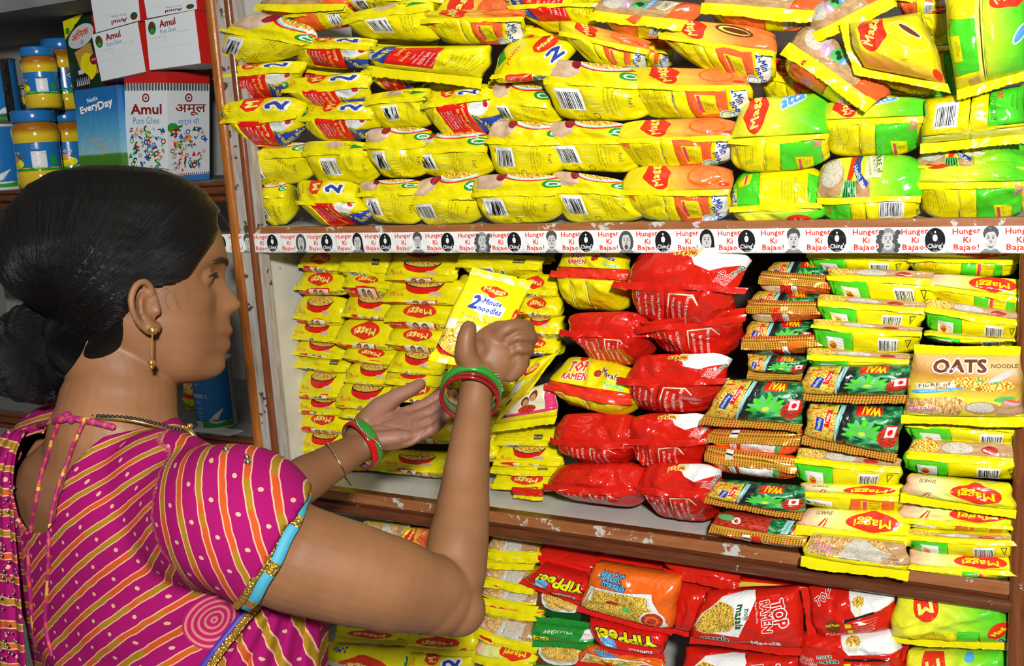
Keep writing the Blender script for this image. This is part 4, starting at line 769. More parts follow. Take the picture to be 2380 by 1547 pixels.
# top rows
B('bar', 560, 22, 738, 72, 640, 148, 452, 136, .38, 'wide yellow packet with tilted bar code jutting over the upright, top left', -.02, pinch=.75, ear=.03)
B('red', 680, 88, 858, 90, 855, 160, 650, 148, .25, 'yellow packet with red panel and blue slogan in the fifth row', .0)
B('bar2', 788, 38, 985, -5, 1015, 92, 800, 86, .2, 'yellow packet with bar code tilted up to the right near the top', -.006)
B('orange', 972, 28, 1212, 22, 1195, 95, 998, 102, .25, 'yellow packet with orange panel in the fifth row, left of centre', -.006)
B('redbig', 1148, -12, 1385, -12, 1385, 50, 1248, 75, .3, 'yellow packet with red slogan panel cut by the top of the frame', .0)
B('orange', 1285, 45, 1500, 92, 1485, 165, 1332, 142, .3, 'yellow packet with orange panel slanting down right in the fifth row', -.004)
B('orange2', 1508, 42, 1795, 70, 1782, 200, 1570, 142, .38, 'large yellow packet with brown dish emblem and orange panel slanting down right', -.01)
OT = dict(UP, fin=[(0, 'yellow')], fh=.014)
B('oats', 1368, -12, 1645, 12, 1525, 90, 1400, 70, .45, 'salmon packet with onion and pea print under a long yellow seal', -.014, fh=.016)
B('oats', 1618, -35, 1925, -12, 1870, 68, 1650, 58, .45, 'salmon packet with bar code end near the top right of centre', -.004, fh=.016)
B('oats', 1868, 48, 2065, 205, 1990, 268, 1798, 160, .45, 'salmon packet with black batch digits under a diagonal yellow seal', -.022, fh=.018)
B('oats', 1862, 20, 2010, -60, 2085, 10, 1895, 98, .7, 'brown and salmon packet with yellow seal rising to the right at the top', -.014, fh=.018)
pack('oface', [(1950, 58), (2140, 28), (2212, 222), (1985, 168)], -.03, style='face', fins='lb', fh=.012, T=.035, label='plump yellow and orange packet with red badge leaning out below the top right', group=G, amp=.0035)
B('orange', 1992, 158, 2170, 195, 2140, 225, 2000, 185, .3, 'sliver of a yellow orange packet under the plump orange one', .0)
pack('limetall', [(2188, -30), (2400, -30), (2385, 185), (2228, 235)], -.035, style='face', fins='b', fh=.012, T=.04, label='tall lime packet with green panel hanging at the top right corner', group=G, amp=.0035)
B('otop', 1000, -35, 1195, -30, 1190, 45, 1010, 42, .95, 'orange yellow packet with red badge cut by the frame top, above the orange panel one', .005, fh=.004)
B('oats', 598, -25, 800, -30, 795, 32, 590, 30, .62, 'salmon packet with long yellow seal at the top left of the heap', -.008, fh=.012)
B('oats', 655, 30, 800, 15, 792, 60, 670, 72, .15, 'crumpled salmon packet with small bar code below the long top seal', .0, fh=.006)
B('mplain', 788, -25, 945, -20, 905, 22, 795, 25, .3, 'glossy yellow packet end at the frame top, left of centre', .004)
B('bar2', 930, -30, 1040, -25, 1010, 20, 935, 25, .4, 'yellow packet corner at the frame top beside the red badge one', .012)
B('oats', 2075, -30, 2185, -20, 2160, 60, 2085, 40, .3, 'crinkled clear and green packet top between the plump and tall ones', .02, fh=.006)
B('rameny', 2120, 20, 2200, 10, 2200, 100, 2150, 90, .1, 'white and green packet corner with red letters behind the plump one', .03, fh=.004)
B('yelplain', 1375, 130, 1500, 150, 1480, 210, 1380, 190, .3, 'yellow packet in shade behind the slanting orange panel ones', .05)
B('red2', 1180, 60, 1300, 60, 1300, 120, 1190, 110, .3, 'yellow packet in shade behind the centre of the fifth row', .05)
B('atta2', 2120, 70, 2240, 60, 2240, 200, 2160, 240, .3, 'lime packet in shade behind the plump orange one', .05)

# middle shelf: single yellow packets in three leaning columns
g1 = 'single yellow packets stacked at the left of the middle shelf'
MS = dict(depth=.06, wedge=.018, amp=.0024, cr=7, pinch=.25)
def M(art, x0, y0, x1, y1, label, dx=0, sl=0, f=.62, y=.09, **k):
    k2 = dict(MS); k2.update(fh=.008, g=g1); k2.update(k)
    j = [rnd.uniform(-3.5, 3.5) for _ in range(8)]
    return S(art, x0 + 4 + j[0], y0 + j[1], x1 + dx + j[2], y0 + sl + j[3] * .8, x1 + dx + j[4], y1 + sl + j[5] * .8, x0 + j[6], y1 + j[7] * .8, f, label, y, **k2)
YW = .125
col = 'packet beside the cream panel'
for art, x0, y0, x1, y1, sl, f, lb in [
    ('mlogo', 694, 585, 792, 634, 4, .6, 'topmost red badge ' + col + ', half in the strip shadow'), ('mlogo', 684, 632, 800, 684, 2, .62, 'second red badge ' + col), ('mbowl', 680, 688, 792, 746, 10, .7, 'upper bowl picture ' + col + ', corner hanging down'),
    ('mbowl', 670, 744, 792, 790, 6, .75, 'bowl picture ' + col + ' that sticks out farthest left'), ('mbowl', 680, 788, 800, 822, 10, .75, 'thin bowl picture ' + col + ' below the protruding one'), ('mplain', 676, 824, 806, 862, 12, .5, 'yellow packet showing bar code in the column by the cream panel'),
    ('mbowl', 686, 866, 800, 922, 2, .75, 'large bowl picture ' + col + ' under the bar code one'), ('mbowl', 687, 920, 800, 960, 8, .7, 'flat bowl picture ' + col + ', fourth from below'), ('mlogo', 690, 956, 806, 1005, 6, .6, 'lowest red badge ' + col),
    ('mbowl', 692, 1003, 800, 1044, 8, .75, 'low bowl picture ' + col + ', above the bottom one'), ('mbowl', 695, 1040, 790, 1068, 8, .6, 'bottom packet of the column by the cream panel')]:
    M(art, x0, y0, x1, y1, 'yellow ' + lb.replace('yellow ', ''), sl=sl, f=f, y=YW)
col = 'of the second column from the cream panel'
for art, x0, y0, x1, y1, sl, f, lb in [
    ('mplain', 786, 586, 900, 640, 6, .6, 'plain yellow packet on top ' + col), ('mlogo', 794, 640, 912, 694, 4, .35, 'yellow packet with red photo band ' + col), ('mbowl', 790, 688, 920, 740, 4, .72, 'yellow packet with upper bowl ' + col),
    ('mlogo', 778, 744, 915, 806, 6, .7, 'yellow packet with large upright badge ' + col), ('mlogo', 792, 806, 925, 846, 12, .5, 'thin yellow packet with half hidden badge ' + col), ('mbowl2', 800, 842, 925, 890, 8, .7, 'yellow packet with middle bowl ' + col),
    ('mbowl', 778, 886, 915, 946, 6, .78, 'yellow packet with biggest bowl ' + col), ('mplain', 785, 946, 880, 975, 6, .5, 'yellow packet partly behind the open palm ' + col), ('mbowl', 800, 985, 900, 1030, 6, .5, 'yellow packet mostly behind the open palm ' + col),
    ('mlogo', 800, 1030, 900, 1062, 6, .5, 'low yellow packet behind the green bangle ' + col), ('mbowl', 790, 1062, 905, 1098, 6, .5, 'bottom yellow packet ' + col)]:
    M(art, x0, y0, x1, y1, lb, sl=sl, f=f, y=.10)
col = 'of the third column from the cream panel'
for art, x0, y0, x1, y1, sl, f, lb in [
    ('mbowl', 893, 600, 1055, 652, 6, .72, 'yellow packet with red script at the top ' + col), ('mbowl', 889, 650, 1068, 704, 4, .75, 'yellow packet with bowl and red script, second ' + col), ('mlogo', 892, 702, 1058, 762, 8, .55, 'yellow packet with wide badge and photo band ' + col),
    ('mlogo', 898, 760, 1040, 816, 8, .55, 'yellow packet with lower photo band ' + col), ('mbowl2', 900, 812, 1026, 864, 8, .75, 'yellow packet with slanting seal and script ' + col), ('mbowl', 893, 858, 1020, 890, 6, .75, 'thin yellow packet with dark red bowl ' + col),
    ('mlogo', 900, 886, 1032, 935, 4, .7, 'badge packet just above the open thumb ' + col), ('mbowl', 970, 930, 1070, 970, 6, .6, 'yellow packet seen between thumb and fingers ' + col), ('mbowl', 890, 975, 1060, 1030, 6, .6, 'yellow packet hidden behind the open palm ' + col),
    ('mbowl', 880, 1052, 1040, 1106, 12, .5, 'yellow packet with script below the open hand ' + col), ('mplain', 866, 1062, 935, 1100, 8, .5, 'yellow corner poking out left below the open hand')]:
    M(art, x0, y0, x1, y1, lb, sl=sl, f=f, y=.085 if y0 < 1040 else .07)
col = 'of the fourth column beside the red bags'
for art, x0, y0, x1, y1, sl, f, lb in [
    ('mplain', 1060, 590, 1250, 640, 8, .4, 'yellow packet in shade at the top ' + col), ('mlogo2', 1190, 640, 1290, 690, 2, .6, 'packet with part badge ' + col + ', above held one'), ('mlogo', 1195, 690, 1292, 738, 2, .6, 'yellow packet with letters upside down ' + col),
    ('mbowl', 1200, 736, 1295, 790, 2, .5, 'yellow packet right of the fist ' + col), ('mlogo', 1200, 786, 1290, 830, 2, .5, 'yellow packet below the fist level ' + col), ('mplain', 1050, 705, 1150, 760, 4, .5, 'yellow packet behind the held one, middle height'),
    ('mplain', 1140, 1000, 1284, 1042, 4, .5, 'yellow packet under the kids photograph one'), ('mbowl', 1150, 1034, 1300, 1080, 4, .72, 'yellow packet with bowl and script right of the forearm'), ('mplain', 1140, 1078, 1300, 1110, 6, .4, 'plain yellow packet below the script one right of the forearm'),
    ('mlogo', 1140, 1098, 1300, 1140, 6, .6, 'yellow packet with badge low beside the forearm'), ('mbowl', 1100, 1005, 1150, 1070, 6, .6, 'yellow packet mostly hidden by the raised forearm')]:
    M(art, x0, y0, x1, y1, lb, sl=sl, f=f, y=.07)
M('mbowl', 690, 1500, 760, 1530, 'x', sl=0) if 0 else None
pack('kids', [(1190, 912), (1288, 885), (1296, 985), (1140, 1002)], .03, style='face', fins='b', fh=.014, T=.012, label='yellow edged packet showing a photograph of two children, tilted beside the forearm', group=g1)
pack('mside', [(1232, 835), (1302, 818), (1232, 905), (1150, 985)], .01, style='face', fins='r', fh=.012, T=.018, label='yellow packet standing on edge diagonally behind the raised wrist', group=g1)
pack('redplain', [(1190, 1132), (1262, 1138), (1262, 1162), (1195, 1158)], .04, style='face', fins='b', fh=.006, T=.006, label='pink and red packet corner lying on the shelf board beside the forearm', group=g1)
for i, (x0, x1) in enumerate([(900, 1060), (1060, 1280)]):
    M('mbowl', x0, 584, x1, 612, ['yellow packet in deep shade under the strip, left one', 'red and yellow packet in deep shade under the strip, right one'][i], sl=4, f=.5, y=.12)

# red and yellow bags of super noodles
g2 = 'plump red and yellow bags on the middle shelf'
RB = dict(depth=.08, wedge=.045, fh=.010, fwav=.006, amp=.0065, cr=16, pinch=.4, ear=.05)
def R(art, *a, **k): k2 = dict(RB); k2.update(fin='rred', g=g2); k2.update(k); return S(art, *a, **k2)
R('rameny', 1288, 588, 1448, 590, 1448, 738, 1276, 718, .32, 'yellow bag with red seal at the top of the red pile', .03, fin='mred')
R('ramen', 1455, 588, 1735, 588, 1662, 775, 1445, 745, .42, 'largest red bag on top of the pile with white band above', -.02, ear=.12)
R('ramen2', 1310, 735, 1492, 732, 1488, 865, 1322, 848, .3, 'red bag left of centre with long pointed left ear', .015, ear=.1)
R('ramen2', 1480, 755, 1722, 722, 1690, 845, 1498, 832, .12, 'red bag pressed beneath the largest one', .0)
R('rameny', 1275, 842, 1450, 868, 1458, 985, 1262, 948, .5, 'yellow bag with red band and red block letters among the red bags', .0, fin='mred')
R('ramen', 1460, 835, 1690, 832, 1645, 975, 1432, 962, .36, 'red bag right of the lettered yellow bag', -.012, ear=.08)
R('ramen2', 1282, 972, 1465, 980, 1452, 1102, 1282, 1088, .42, 'red bag with torn looking seal below the lettered yellow bag', .005)
R('ramen', 1455, 975, 1642, 972, 1625, 1112, 1448, 1115, .35, 'red bag with noodles and white on top, second row from below', .0)
R('ramen2', 1275, 1092, 1482, 1095, 1475, 1202, 1262, 1175, .42, 'red bag at the bottom left of the red pile', -.004, ear=.06)
R('ramen', 1482, 1090, 1665, 1090, 1658, 1232, 1478, 1218, .36, 'red bag at the bottom right of the red pile', -.012, ear=.06)

# checkered packets
g3 = 'checkered seal packets between the red bags and the green panel ones'
WW = dict(depth=.06, wedge=.02, fh=.010, amp=.002, cr=8, pinch=.2)
def K(art, *a, **k): k2 = dict(WW); k2.update(fin='checker', g=g3); k2.update(k); return S(art, *a, **k2)
K('wai', 1782, 612, 1925, 618, 1928, 652, 1778, 645, .8, 'small dark green checkered packet at the top, in the strip shadow', .05)
K('waib', 1768, 632, 1930, 645, 1932, 692, 1756, 680, .25, 'orange backed packet with white band, topmost of three', .03)
K('wai', 1745, 680, 1905, 690, 1905, 712, 1742, 708, .85, 'thin green checkered packet below the topmost orange back', .035)
K('waib', 1735, 700, 1918, 705, 1912, 745, 1738, 755, .25, 'orange backed packet with white band, middle of three', .02)
K('wai', 1732, 750, 1888, 756, 1888, 785, 1728, 788, .85, 'thin green checkered packet below the middle orange back', .03)
K('waib', 1720, 788, 1922, 780, 1918, 822, 1740, 832, .25, 'orange backed packet with white band, lowest of three', .015)
def F(art, x0, y0, x1, y1, x2, y2, x3, y3, label, y=0., **k):
    k2 = dict(style='face', fins='b', fh=.012, T=.02, fin='checker', group=g3, amp=.0018); k2.update(k); return pack(art, [(x0, y0), (x1, y1), (x2, y2), (x3, y3)], y, label=label, **k2)
F('wai', 1738, 822, 1882, 832, 1858, 885, 1740, 880, 'front of a green leaf packet right of the red bags, upper', .01)
F('wai', 1690, 882, 1872, 892, 1864, 1004, 1622, 985, 'front of a green leaf packet with noodles, jutting left over the red bags', -.02)
F('wai', 1882, 852, 2120, 850, 2106, 938, 1850, 932, 'front of a green leaf packet lying in front of the green panel column', -.025)
F('wai', 1882, 938, 2102, 948, 2082, 1078, 1864, 1028, 'front of a green leaf packet tipped forward below the upper one', -.02)
K('wain', 1648, 1002, 1868, 1005, 1842, 1068, 1642, 1045, .28, 'orange backed packet with nutrition table, upper of two', .0)
K('wain', 1638, 1040, 1850, 1072, 1842, 1128, 1642, 1100, .28, 'orange backed packet with nutrition table, lower of two', -.005)
F('wai', 1665, 1118, 1872, 1135, 1866, 1212, 1634, 1166, 'front of a green leaf packet near the bottom of its column', -.015)
K('wair', 1662, 1202, 1872, 1225, 1870, 1288, 1642, 1252, .45, 'dark red and orange checkered packet hanging over the shelf edge', -.02)
K('waib', 1882, 1035, 1998, 1042, 1990, 1078, 1890, 1062, .2, 'red and white packet end peeping out below the tipped one', .01, fin='cream')

# green panel packets on the right
g4 = 'thin packets in two columns at the right of the middle shelf'
AT = dict(depth=.06, wedge=.016, fh=.0065, fdir=(.5, .85), amp=.0020, cr=6, pinch=.15)
def T_(art, *a, **k): k2 = dict(AT); k2.update(g=g4); k2.update(k); return S(art, *a, **k2)
T_('attas', 1876, 578, 2112, 583, 2108, 642, 1882, 636, 0.25, 'green panel packet at the top of the left column, half in strip shadow', .05)
T_('attag', 2112, 578, 2370, 583, 2350, 648, 2118, 636, .35, 'yellow packet with round green mark at the top of the right column, in shadow', .045)
T_('attas', 1922, 625, 2165, 635, 2172, 715, 1930, 692, 0.25, 'green panel packet second from the top of the left column', .01, fdir=(.35, 1))
T_('attag', 2155, 640, 2385, 655, 2378, 745, 2150, 692, .42, 'lime packet with upside down red badge and red script, upper right column', .01, )
T_('attas', 1905, 688, 2145, 706, 2138, 772, 1900, 755, 0.22, 'green panel packet third from the top of the left column', .0)
T_('attas', 2155, 698, 2382, 730, 2372, 796, 2148, 772, 0.30, 'green panel packet third from the top of the right column', .005)
T_('attas', 1888, 745, 2142, 765, 2125, 826, 1893, 812, 0.18, 'green panel packet fourth from the top of the left column', -.004)
T_('attas', 2150, 772, 2362, 788, 2362, 812, 2155, 800, .1, 'thin strip of a packet just above the oats one', .01, fh=.004)
T_('attas', 1880, 812, 2132, 828, 2122, 875, 1875, 868, 0.25, 'green panel packet whose lower half is covered by a leafy one', .0)
pack('oatsf', [(2130, 798), (2368, 806), (2385, 990), (2092, 985)], -.03, style='face', fins='tb', fh=.012, T=.026, label='oats noodle packet with brown lettering lying face out across the right column', group=g4, amp=.002)
T_('attas', 2105, 968, 2385, 985, 2385, 1045, 2108, 1036, 0.20, 'green panel packet directly beneath the oats packet', .0)
T_('attas', 2120, 1026, 2368, 1042, 2378, 1125, 2095, 1102, 0.40, 'green panel packet with noodles on top, second beneath the oats packet', -.004)
T_('attas', 1852, 1046, 2092, 1072, 2082, 1140, 1842, 1126, 0.28, 'green panel packet in the left column with wrinkled yellow seal', -.006)
T_('shakti', 1862, 1128, 2100, 1135, 2088, 1202, 1852, 1180, .3, 'yellow packet with orange panel, upper of two in the left column', -.008)
pack('shaktif', [(2112, 1102), (2350, 1126), (2366, 1208), (2088, 1162)], -.018, style='face', fins='b', fh=.012, T=.014, label='yellow packet with large upside down red badge over the lower right column', group=g4)
T_('shakti', 1862, 1192, 2112, 1200, 2105, 1278, 1850, 1236, .62, 'yellow packet with wide upside down badge, lower of two in the left column', -.014, fh=.014)
T_('shakti', 2098, 1172, 2362, 1192, 2345, 1245, 2090, 1228, .55, 'yellow packet with upside down badge below the largest badge one', -.006)
T_('attas', 2110, 1236, 2362, 1250, 2356, 1308, 2110, 1290, 0.18, 'green panel packet second from the bottom of the right column', -.008)
T_('attag', 2108, 1288, 2362, 1306, 2366, 1356, 2118, 1340, .48, 'bottom packet of the right column with red badge and green end', -.006)
pack('multi', [(1885, 1240), (2105, 1262), (2116, 1352), (1856, 1312)], -.035, style='face', fins='b', fh=.015, T=.012, label='brown grain picture packet hanging over the brown shelf edge', group=g4)

# lower shelf
g5 = 'bags and packets on the lower shelf'
LW = dict(depth=.07, wedge=.025, fh=.013, amp=.002, cr=9)
def L(art, *a, **k): k2 = dict(LW); k2.update(g=g5); k2.update(k); return S(art, *a, **k2)
def LF(art, x0, y0, x1, y1, x2, y2, x3, y3, label, y=.03, **k):
    k2 = dict(style='face', fins='b', fh=.012, T=.025, fin='red', group=g5, amp=.0035, cr=12); k2.update(k); return pack(art, [(x0, y0), (x1, y1), (x2, y2), (x3, y3)], y, label=label, **k2)
for k, (q, f, lb) in enumerate([((1128, 1256, 1222, 1270, 1262, 1308, 1122, 1300), .55, 'top of the grain picture stack'), ((1120, 1300, 1245, 1308, 1215, 1336, 1122, 1328), .2, 'second in the grain picture stack, mostly plain yellow'),
    ((1120, 1322, 1240, 1345, 1236, 1392, 1116, 1372), .45, 'third in the grain picture stack'), ((1114, 1370, 1255, 1392, 1240, 1432, 1112, 1408), .45, 'fourth in the grain picture stack'), ((1106, 1402, 1255, 1426, 1246, 1468, 1100, 1445), .1, 'fifth in the grain picture stack, showing an orange panel'),
    ((1104, 1436, 1245, 1472, 1244, 1528, 1098, 1482), .6, 'sixth in the grain picture stack'), ((1100, 1486, 1238, 1522, 1232, 1560, 1096, 1548), .6, 'lowest in the grain picture stack')]):
    L(['multis', 'mplain', 'multis', 'multis', 'orange', 'multis', 'attag'][k], *q, f, 'yellow packet right of the elbow, ' + lb, .05 - .004 * k)
L('redplain', 1245, 1276, 1385, 1308, 1382, 1345, 1252, 1302, .5, 'dark red packet top in shade under the moulding, left', .06, fin='red')
LF('yippee', 1258, 1312, 1385, 1345, 1352, 1410, 1205, 1352, 'red packet with upside down yellow name and blue tag, left of the orange one', .035)
L('redplain', 1385, 1266, 1560, 1290, 1555, 1330, 1385, 1310, .5, 'red packet in deep shade behind the orange one', .09, fin='red')
LF('chingb', 1252, 1372, 1352, 1398, 1350, 1440, 1240, 1428, 'dark packet front with a white bowl of noodles, upper', .05, fin='dgreen', T=.01)
LF('magic', 1385, 1308, 1582, 1342, 1562, 1478, 1340, 1420, 'orange packet with blue lettering and noodle picture in the lower shelf', .015, T=.03)
LF('chings', 1238, 1428, 1380, 1446, 1378, 1506, 1240, 1502, 'dark green packet with upside down white lettering and yellow tag', .035, fin='green', fins='tb', T=.014)
LF('chingb', 1245, 1496, 1352, 1505, 1362, 1560, 1240, 1560, 'dark packet front with a white bowl of noodles, lower', .05, fin='green', T=.01)
LF('yippee', 1368, 1432, 1548, 1465, 1542, 1532, 1402, 1512, 'red packet with upside down yellow name below the orange one', .03)
LF('magic', 1362, 1496, 1545, 1530, 1535, 1570, 1335, 1552, 'red sealed noodle packet cut by the bottom of the frame', .035, T=.012)
LF('redplain', 1578, 1345, 1662, 1366, 1632, 1486, 1565, 1470, 'narrow red bag with white letters between orange packet and big red bag', .05)
L('redplain', 1528, 1298, 1712, 1330, 1712, 1378, 1560, 1346, .5, 'plain red packet in shade above the big red bag', .03, fin='rred')
L('redplain', 1700, 1318, 1900, 1345, 1900, 1385, 1705, 1380, .5, 'red packet deep in shade under the moulding, middle', .07, fin='gold')
LF('rface', 1640, 1374, 1862, 1366, 1866, 1525, 1602, 1492, 'big red bag with sideways white block letters and noodles picture', .015, fin='rred')
LF('rchick', 1858, 1362, 2082, 1378, 2072, 1460, 1882, 1482, 'red bag with brown tag and cream lettering right of the big red bag', .025, fin='rred', fins='l')
LF('rmas', 1862, 1468, 2085, 1456, 2105, 1570, 1858, 1570, 'red bag with green lettering at the bottom edge, below the brown tagged one', .03, fin='rred')
LF('rface', 1590, 1505, 1862, 1528, 1862, 1640, 1580, 1640, 'red bag with noodles picture cut by the bottom of the frame', .035, fin='rred')
LF('limef', 2085, 1376, 2335, 1385, 2348, 1512, 2065, 1492, 'lime bag with two red badges at the right end of the lower shelf', .02, fin='yellow')
LF('limef', 2108, 1512, 2340, 1512, 2345, 1640, 2096, 1640, 'lime bag cut by the frame bottom under the one with two badges', .03, fin='yellow')
LF('redplain', 2050, 1490, 2112, 1500, 2112, 1560, 2050, 1560, 'bit of a red bag squeezed left of the lowest lime bag', .05, fin='rred')
# seen past the bent arm
LF('multi', 845, 1212, 950, 1222, 950, 1285, 850, 1270, 'crumpled grain picture packet seen through the bend of the arm', .05, fin='yellow', T=.015)
LF('otop', 940, 1226, 1010, 1230, 1010, 1300, 930, 1290, 'yellow and orange packet seen through the bend of the arm, right', .045, fin='yellow', T=.012)
LF('mlf', 782, 1448, 960, 1455, 955, 1500, 780, 1490, 'yellow packet end just under the upper arm, in shade', .04, fin='yellow', T=.012)
LF('mlf', 755, 1492, 965, 1496, 962, 1600, 745, 1600, 'yellow packet with upside down red badge at the frame bottom left of centre', .05, fin='yellow', T=.02)
LF('mlf', 952, 1462, 1108, 1468, 1105, 1525, 940, 1512, 'yellow packet with oval badge under the elbow', .035, fin='yellow', T=.014)
LF('red', 940, 1512, 1102, 1520, 1100, 1600, 935, 1600, 'yellow packet with red panel at the frame bottom under the elbow', .045, fin='yellow', T=.014)

for q, lb, art, y in [((1130, 170, 1290, 160, 1290, 235, 1140, 225), 'left of the large bar code packet', 'bar', .05), ((960, 190, 1130, 195, 1130, 250, 960, 245), 'under the forward lying slogan packet', 'bar2', .05), ((1770, 130, 1920, 170, 1930, 250, 1760, 250), 'in the gap below the diagonal seal', 'orange2', .06),
    ((1430, 70, 1560, 90, 1540, 160, 1440, 150), 'in the dark gap between two orange panel packets', 'orange', .06), ((520, 60, 700, 110, 700, 190, 540, 180), 'behind the wide tilted bar code packet', 'bar2', .07), ((830, 85, 1000, 85, 1000, 130, 840, 130), 'above the forward lying slogan packet', 'bar', .06), ((2010, 195, 2200, 215, 2190, 260, 2020, 255), 'in the gap under the plump orange packet', 'atta2', .05), ((1200, 20, 1330, 30, 1330, 90, 1210, 80), 'in the gap at the top centre', 'bar2', .06), ((640, 130, 800, 150, 800, 200, 650, 200), 'between fourth and fifth row at the left', 'red2', .06)]:
    B(art, *q, .35, 'shaded yellow packet ' + lb, y)

for k, (x0, y0, x1, y1, art) in enumerate([(1050, 640, 1200, 690, 'mlogo'), (1160, 735, 1215, 790, 'mplain'), (1045, 760, 1200, 815, 'mbowl'), (1040, 815, 1200, 865, 'mlogo'), (1040, 862, 1190, 915, 'mbowl'), (1035, 912, 1180, 960, 'mlogo'), (1040, 958, 1160, 1005, 'mbowl')]):
    M(art, x0, y0, x1, y1, 'yellow packet glimpsed past the raised hand, ' + ['first', 'second', 'third', 'fourth', 'fifth', 'sixth', 'seventh'][k] + ' from the top of that gap', sl=4, f=.6, y=.115)
# ------------------------------------------------------------------ the unit on the left
ZB = 1.498
lc = thing('side_shelf', 'dark wooden shelving unit on the left holding tins, jars and ghee boxes', 'shelf', (-.5, .2, 0))
def rell(o): o.location = -Vector(lc.location); return o
rell(boxes('shelf_board', [(-1.3, XA - .008, .012, .41, ZB - .02, ZB)], 'ceil', .0, lc))
pr = [(.02, ZB), (.0, ZB), (-.001, ZB - .006), (.003, ZB - .008)] + halfround(-.0, ZB - .016, .007, 6, 90, -90) + [(.003, ZB - .025)] + halfround(-.0, ZB - .031, .0055, 6, 90, -90) + [(.003, ZB - .038), (.02, ZB - .038)]
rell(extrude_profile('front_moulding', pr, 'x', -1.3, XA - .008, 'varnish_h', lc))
rell(boxes('shelf_board', [(-1.3, XA - .008, .0, .41, 1.849, 1.87)], 'ceil', 0, lc))
rell(boxes('shelf_board', [(-1.3, XA - .008, .012, .41, .985, 1.008)], 'ceil', 0, lc))
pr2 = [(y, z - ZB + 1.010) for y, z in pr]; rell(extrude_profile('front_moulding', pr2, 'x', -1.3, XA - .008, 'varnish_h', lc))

def carton(name, label, cat, fart, sart, Q, D, base, side=True, group=None, span=1.0):
    """box: front corners (tl tr br bl in the room), D = vector to the back"""
    Q = [np.array(q, float) for q in Q]; D = np.array(D, float); org = (Q[2] + Q[3]) / 2; o = thing(name, label, cat, org, group)
    b = [q + D for q in Q]
    V = np.array(Q + b) - org
    F = [(4, 7, 6, 5), (0, 4, 5, 1), (3, 2, 6, 7), (0, 3, 7, 4)] + ([] if side else [(1, 5, 6, 2)]) + ([(0, 1, 2, 3)] if span < 1 else [])
    obj('carton', rawmesh('carton', V, F, None, [base], smooth=False), o)
    A = ARTS[fart]; obj('front_panel', rawmesh('front_panel', bil(np.array(Q), A.V[:, 0], (1 - A.V[:, 1]) * span) - org - (np.array([0, .0006, 0]) if span < 1 else 0), A.T, A.mi, A.names, A.V), o)
    if side:
        A = ARTS[sart]; S_ = np.array([Q[1], b[1], b[2], Q[2]]); obj('side_panel', rawmesh('side_panel', bil(S_, A.V[:, 0], 1 - A.V[:, 1]) - org, A.T, A.mi, A.names, A.V), o)
    return o
plastic('card', (.62, .66, .68), .45, 0); plastic('ghee_red', (.5, .015, .012), .12, .0006); plastic('ghee_blue', (.03, .16, .45), .2, 0); plastic('sky', (.03, .32, .75), .3, 0); plastic('darkgreen', (.006, .035, .012), .2, 0)
plastic('navy', (.02, .09, .32), .2, 0); plastic('tinblue', (.015, .15, .42), .2, 0); plastic('maroon', (.22, .01, .012), .35, 0); plastic('pgold', (.55, .3, .05), .3, 0)
grad('g_sky', [(0, (.02, .28, .75)), (.4, (.25, .6, .85)), (.62, (.5, .8, .85)), (1, (.02, .3, .75))], 90, .03)
grad('g_day', [(0, (.03, .12, .01)), (.33, (.05, .18, .015)), (.35, (.22, .42, .5)), (.6, (.06, .28, .5)), (.85, (.01, .13, .38)), (1, (.01, .11, .34))], -90, .02)
def motif(a, cx, cy, sx, sy, seed):
    r = random.Random(seed); cols = ['maroon', 'ghee_blue', 'green', 'pgold', 'dgreen', 'blue', 'red']
    for k in range(80):
        x, y = cx + r.uniform(-1, 1) * sx, cy + r.uniform(-1, 1) * sy; c = r.choice(cols); t = r.randrange(6); s = .019 * r.uniform(.6, 1.5)
        if t == 0: a.ell(x, y, s, s, c, 10).ell(x, y, s * .6, s * .6, 'card', 8)
        elif t == 1: a.ell(x, y, s * .4, s * 1.3, c, 8, rot=r.uniform(0, 180))
        elif t == 2: a.rect(x - s * .3, y - s, x + s * .3, y + s, c).rect(x - s, y - s * .3, x + s, y + s * .3, c)
        elif t == 3: a.poly([(x - s, y - s), (x + s, y - s * .8), (x, y + s)], c)
        elif t == 4: a.ell(x, y, s, s * .5, c, 8, rot=r.uniform(0, 180)).ell(x + s, y + s * .4, s * .4, s * .4, c, 6)
        else: a.ell(x, y, s * 1.1, s * 1.1, c, 12, a0=r.uniform(0, 90), a1=270).ell(x, y, s * .5, s * .5, 'card', 8)
def tinfront(a, dev):
    A = a.A
    a.rect(-.1, .9, A + .1, 1.1, 'ghee_red')
    for k in range(14): a.rect(A * k / 14, .845, A * (k + .7) / 14, .9, 'dgrey').ell(A * (k + .35) / 14, .845, A * .025, .015, 'dgrey', 8)
    a.ell(A * .5, .77, .04, .04, 'maroon', 12).ell(A * .5, .77, .026, .026, 'card', 10).ell(A * .5, .77, .012, .012, 'maroon', 8)
    if dev: a.text('अमूल', A * .55, .66, .1, 'maroon', 0, w=A * .72, off=.02, res=2).text('शुद्ध घी', A * .5, .55, .07, 'ghee_blue', 0, w=A * .5, res=2).ell(A * .12, .5, .06, .045, 'green', 12)
    else: a.text('Amul', A * .5, .67, .085, 'maroon', 0, w=A * .72, off=.04, res=2).text('Pure Ghee', A * .5, .57, .06, 'ghee_blue', 0, w=A * .62, res=2)
    motif(a, A * .5, .3, A * .4, .2, 5 + dev); a.rect(-.1, -.1, A + .1, .06, 'ghee_blue')
    for k in range(20): a.ell(A * (k + .5) / 20, .07, A * .015, .01, 'maroon', 6)
a = Art(.45, 'card', 16, 30); tinfront(a, 0); A_('amul', a)
a = Art(.45, 'card', 16, 30); tinfront(a, 1); A_('amuls', a)
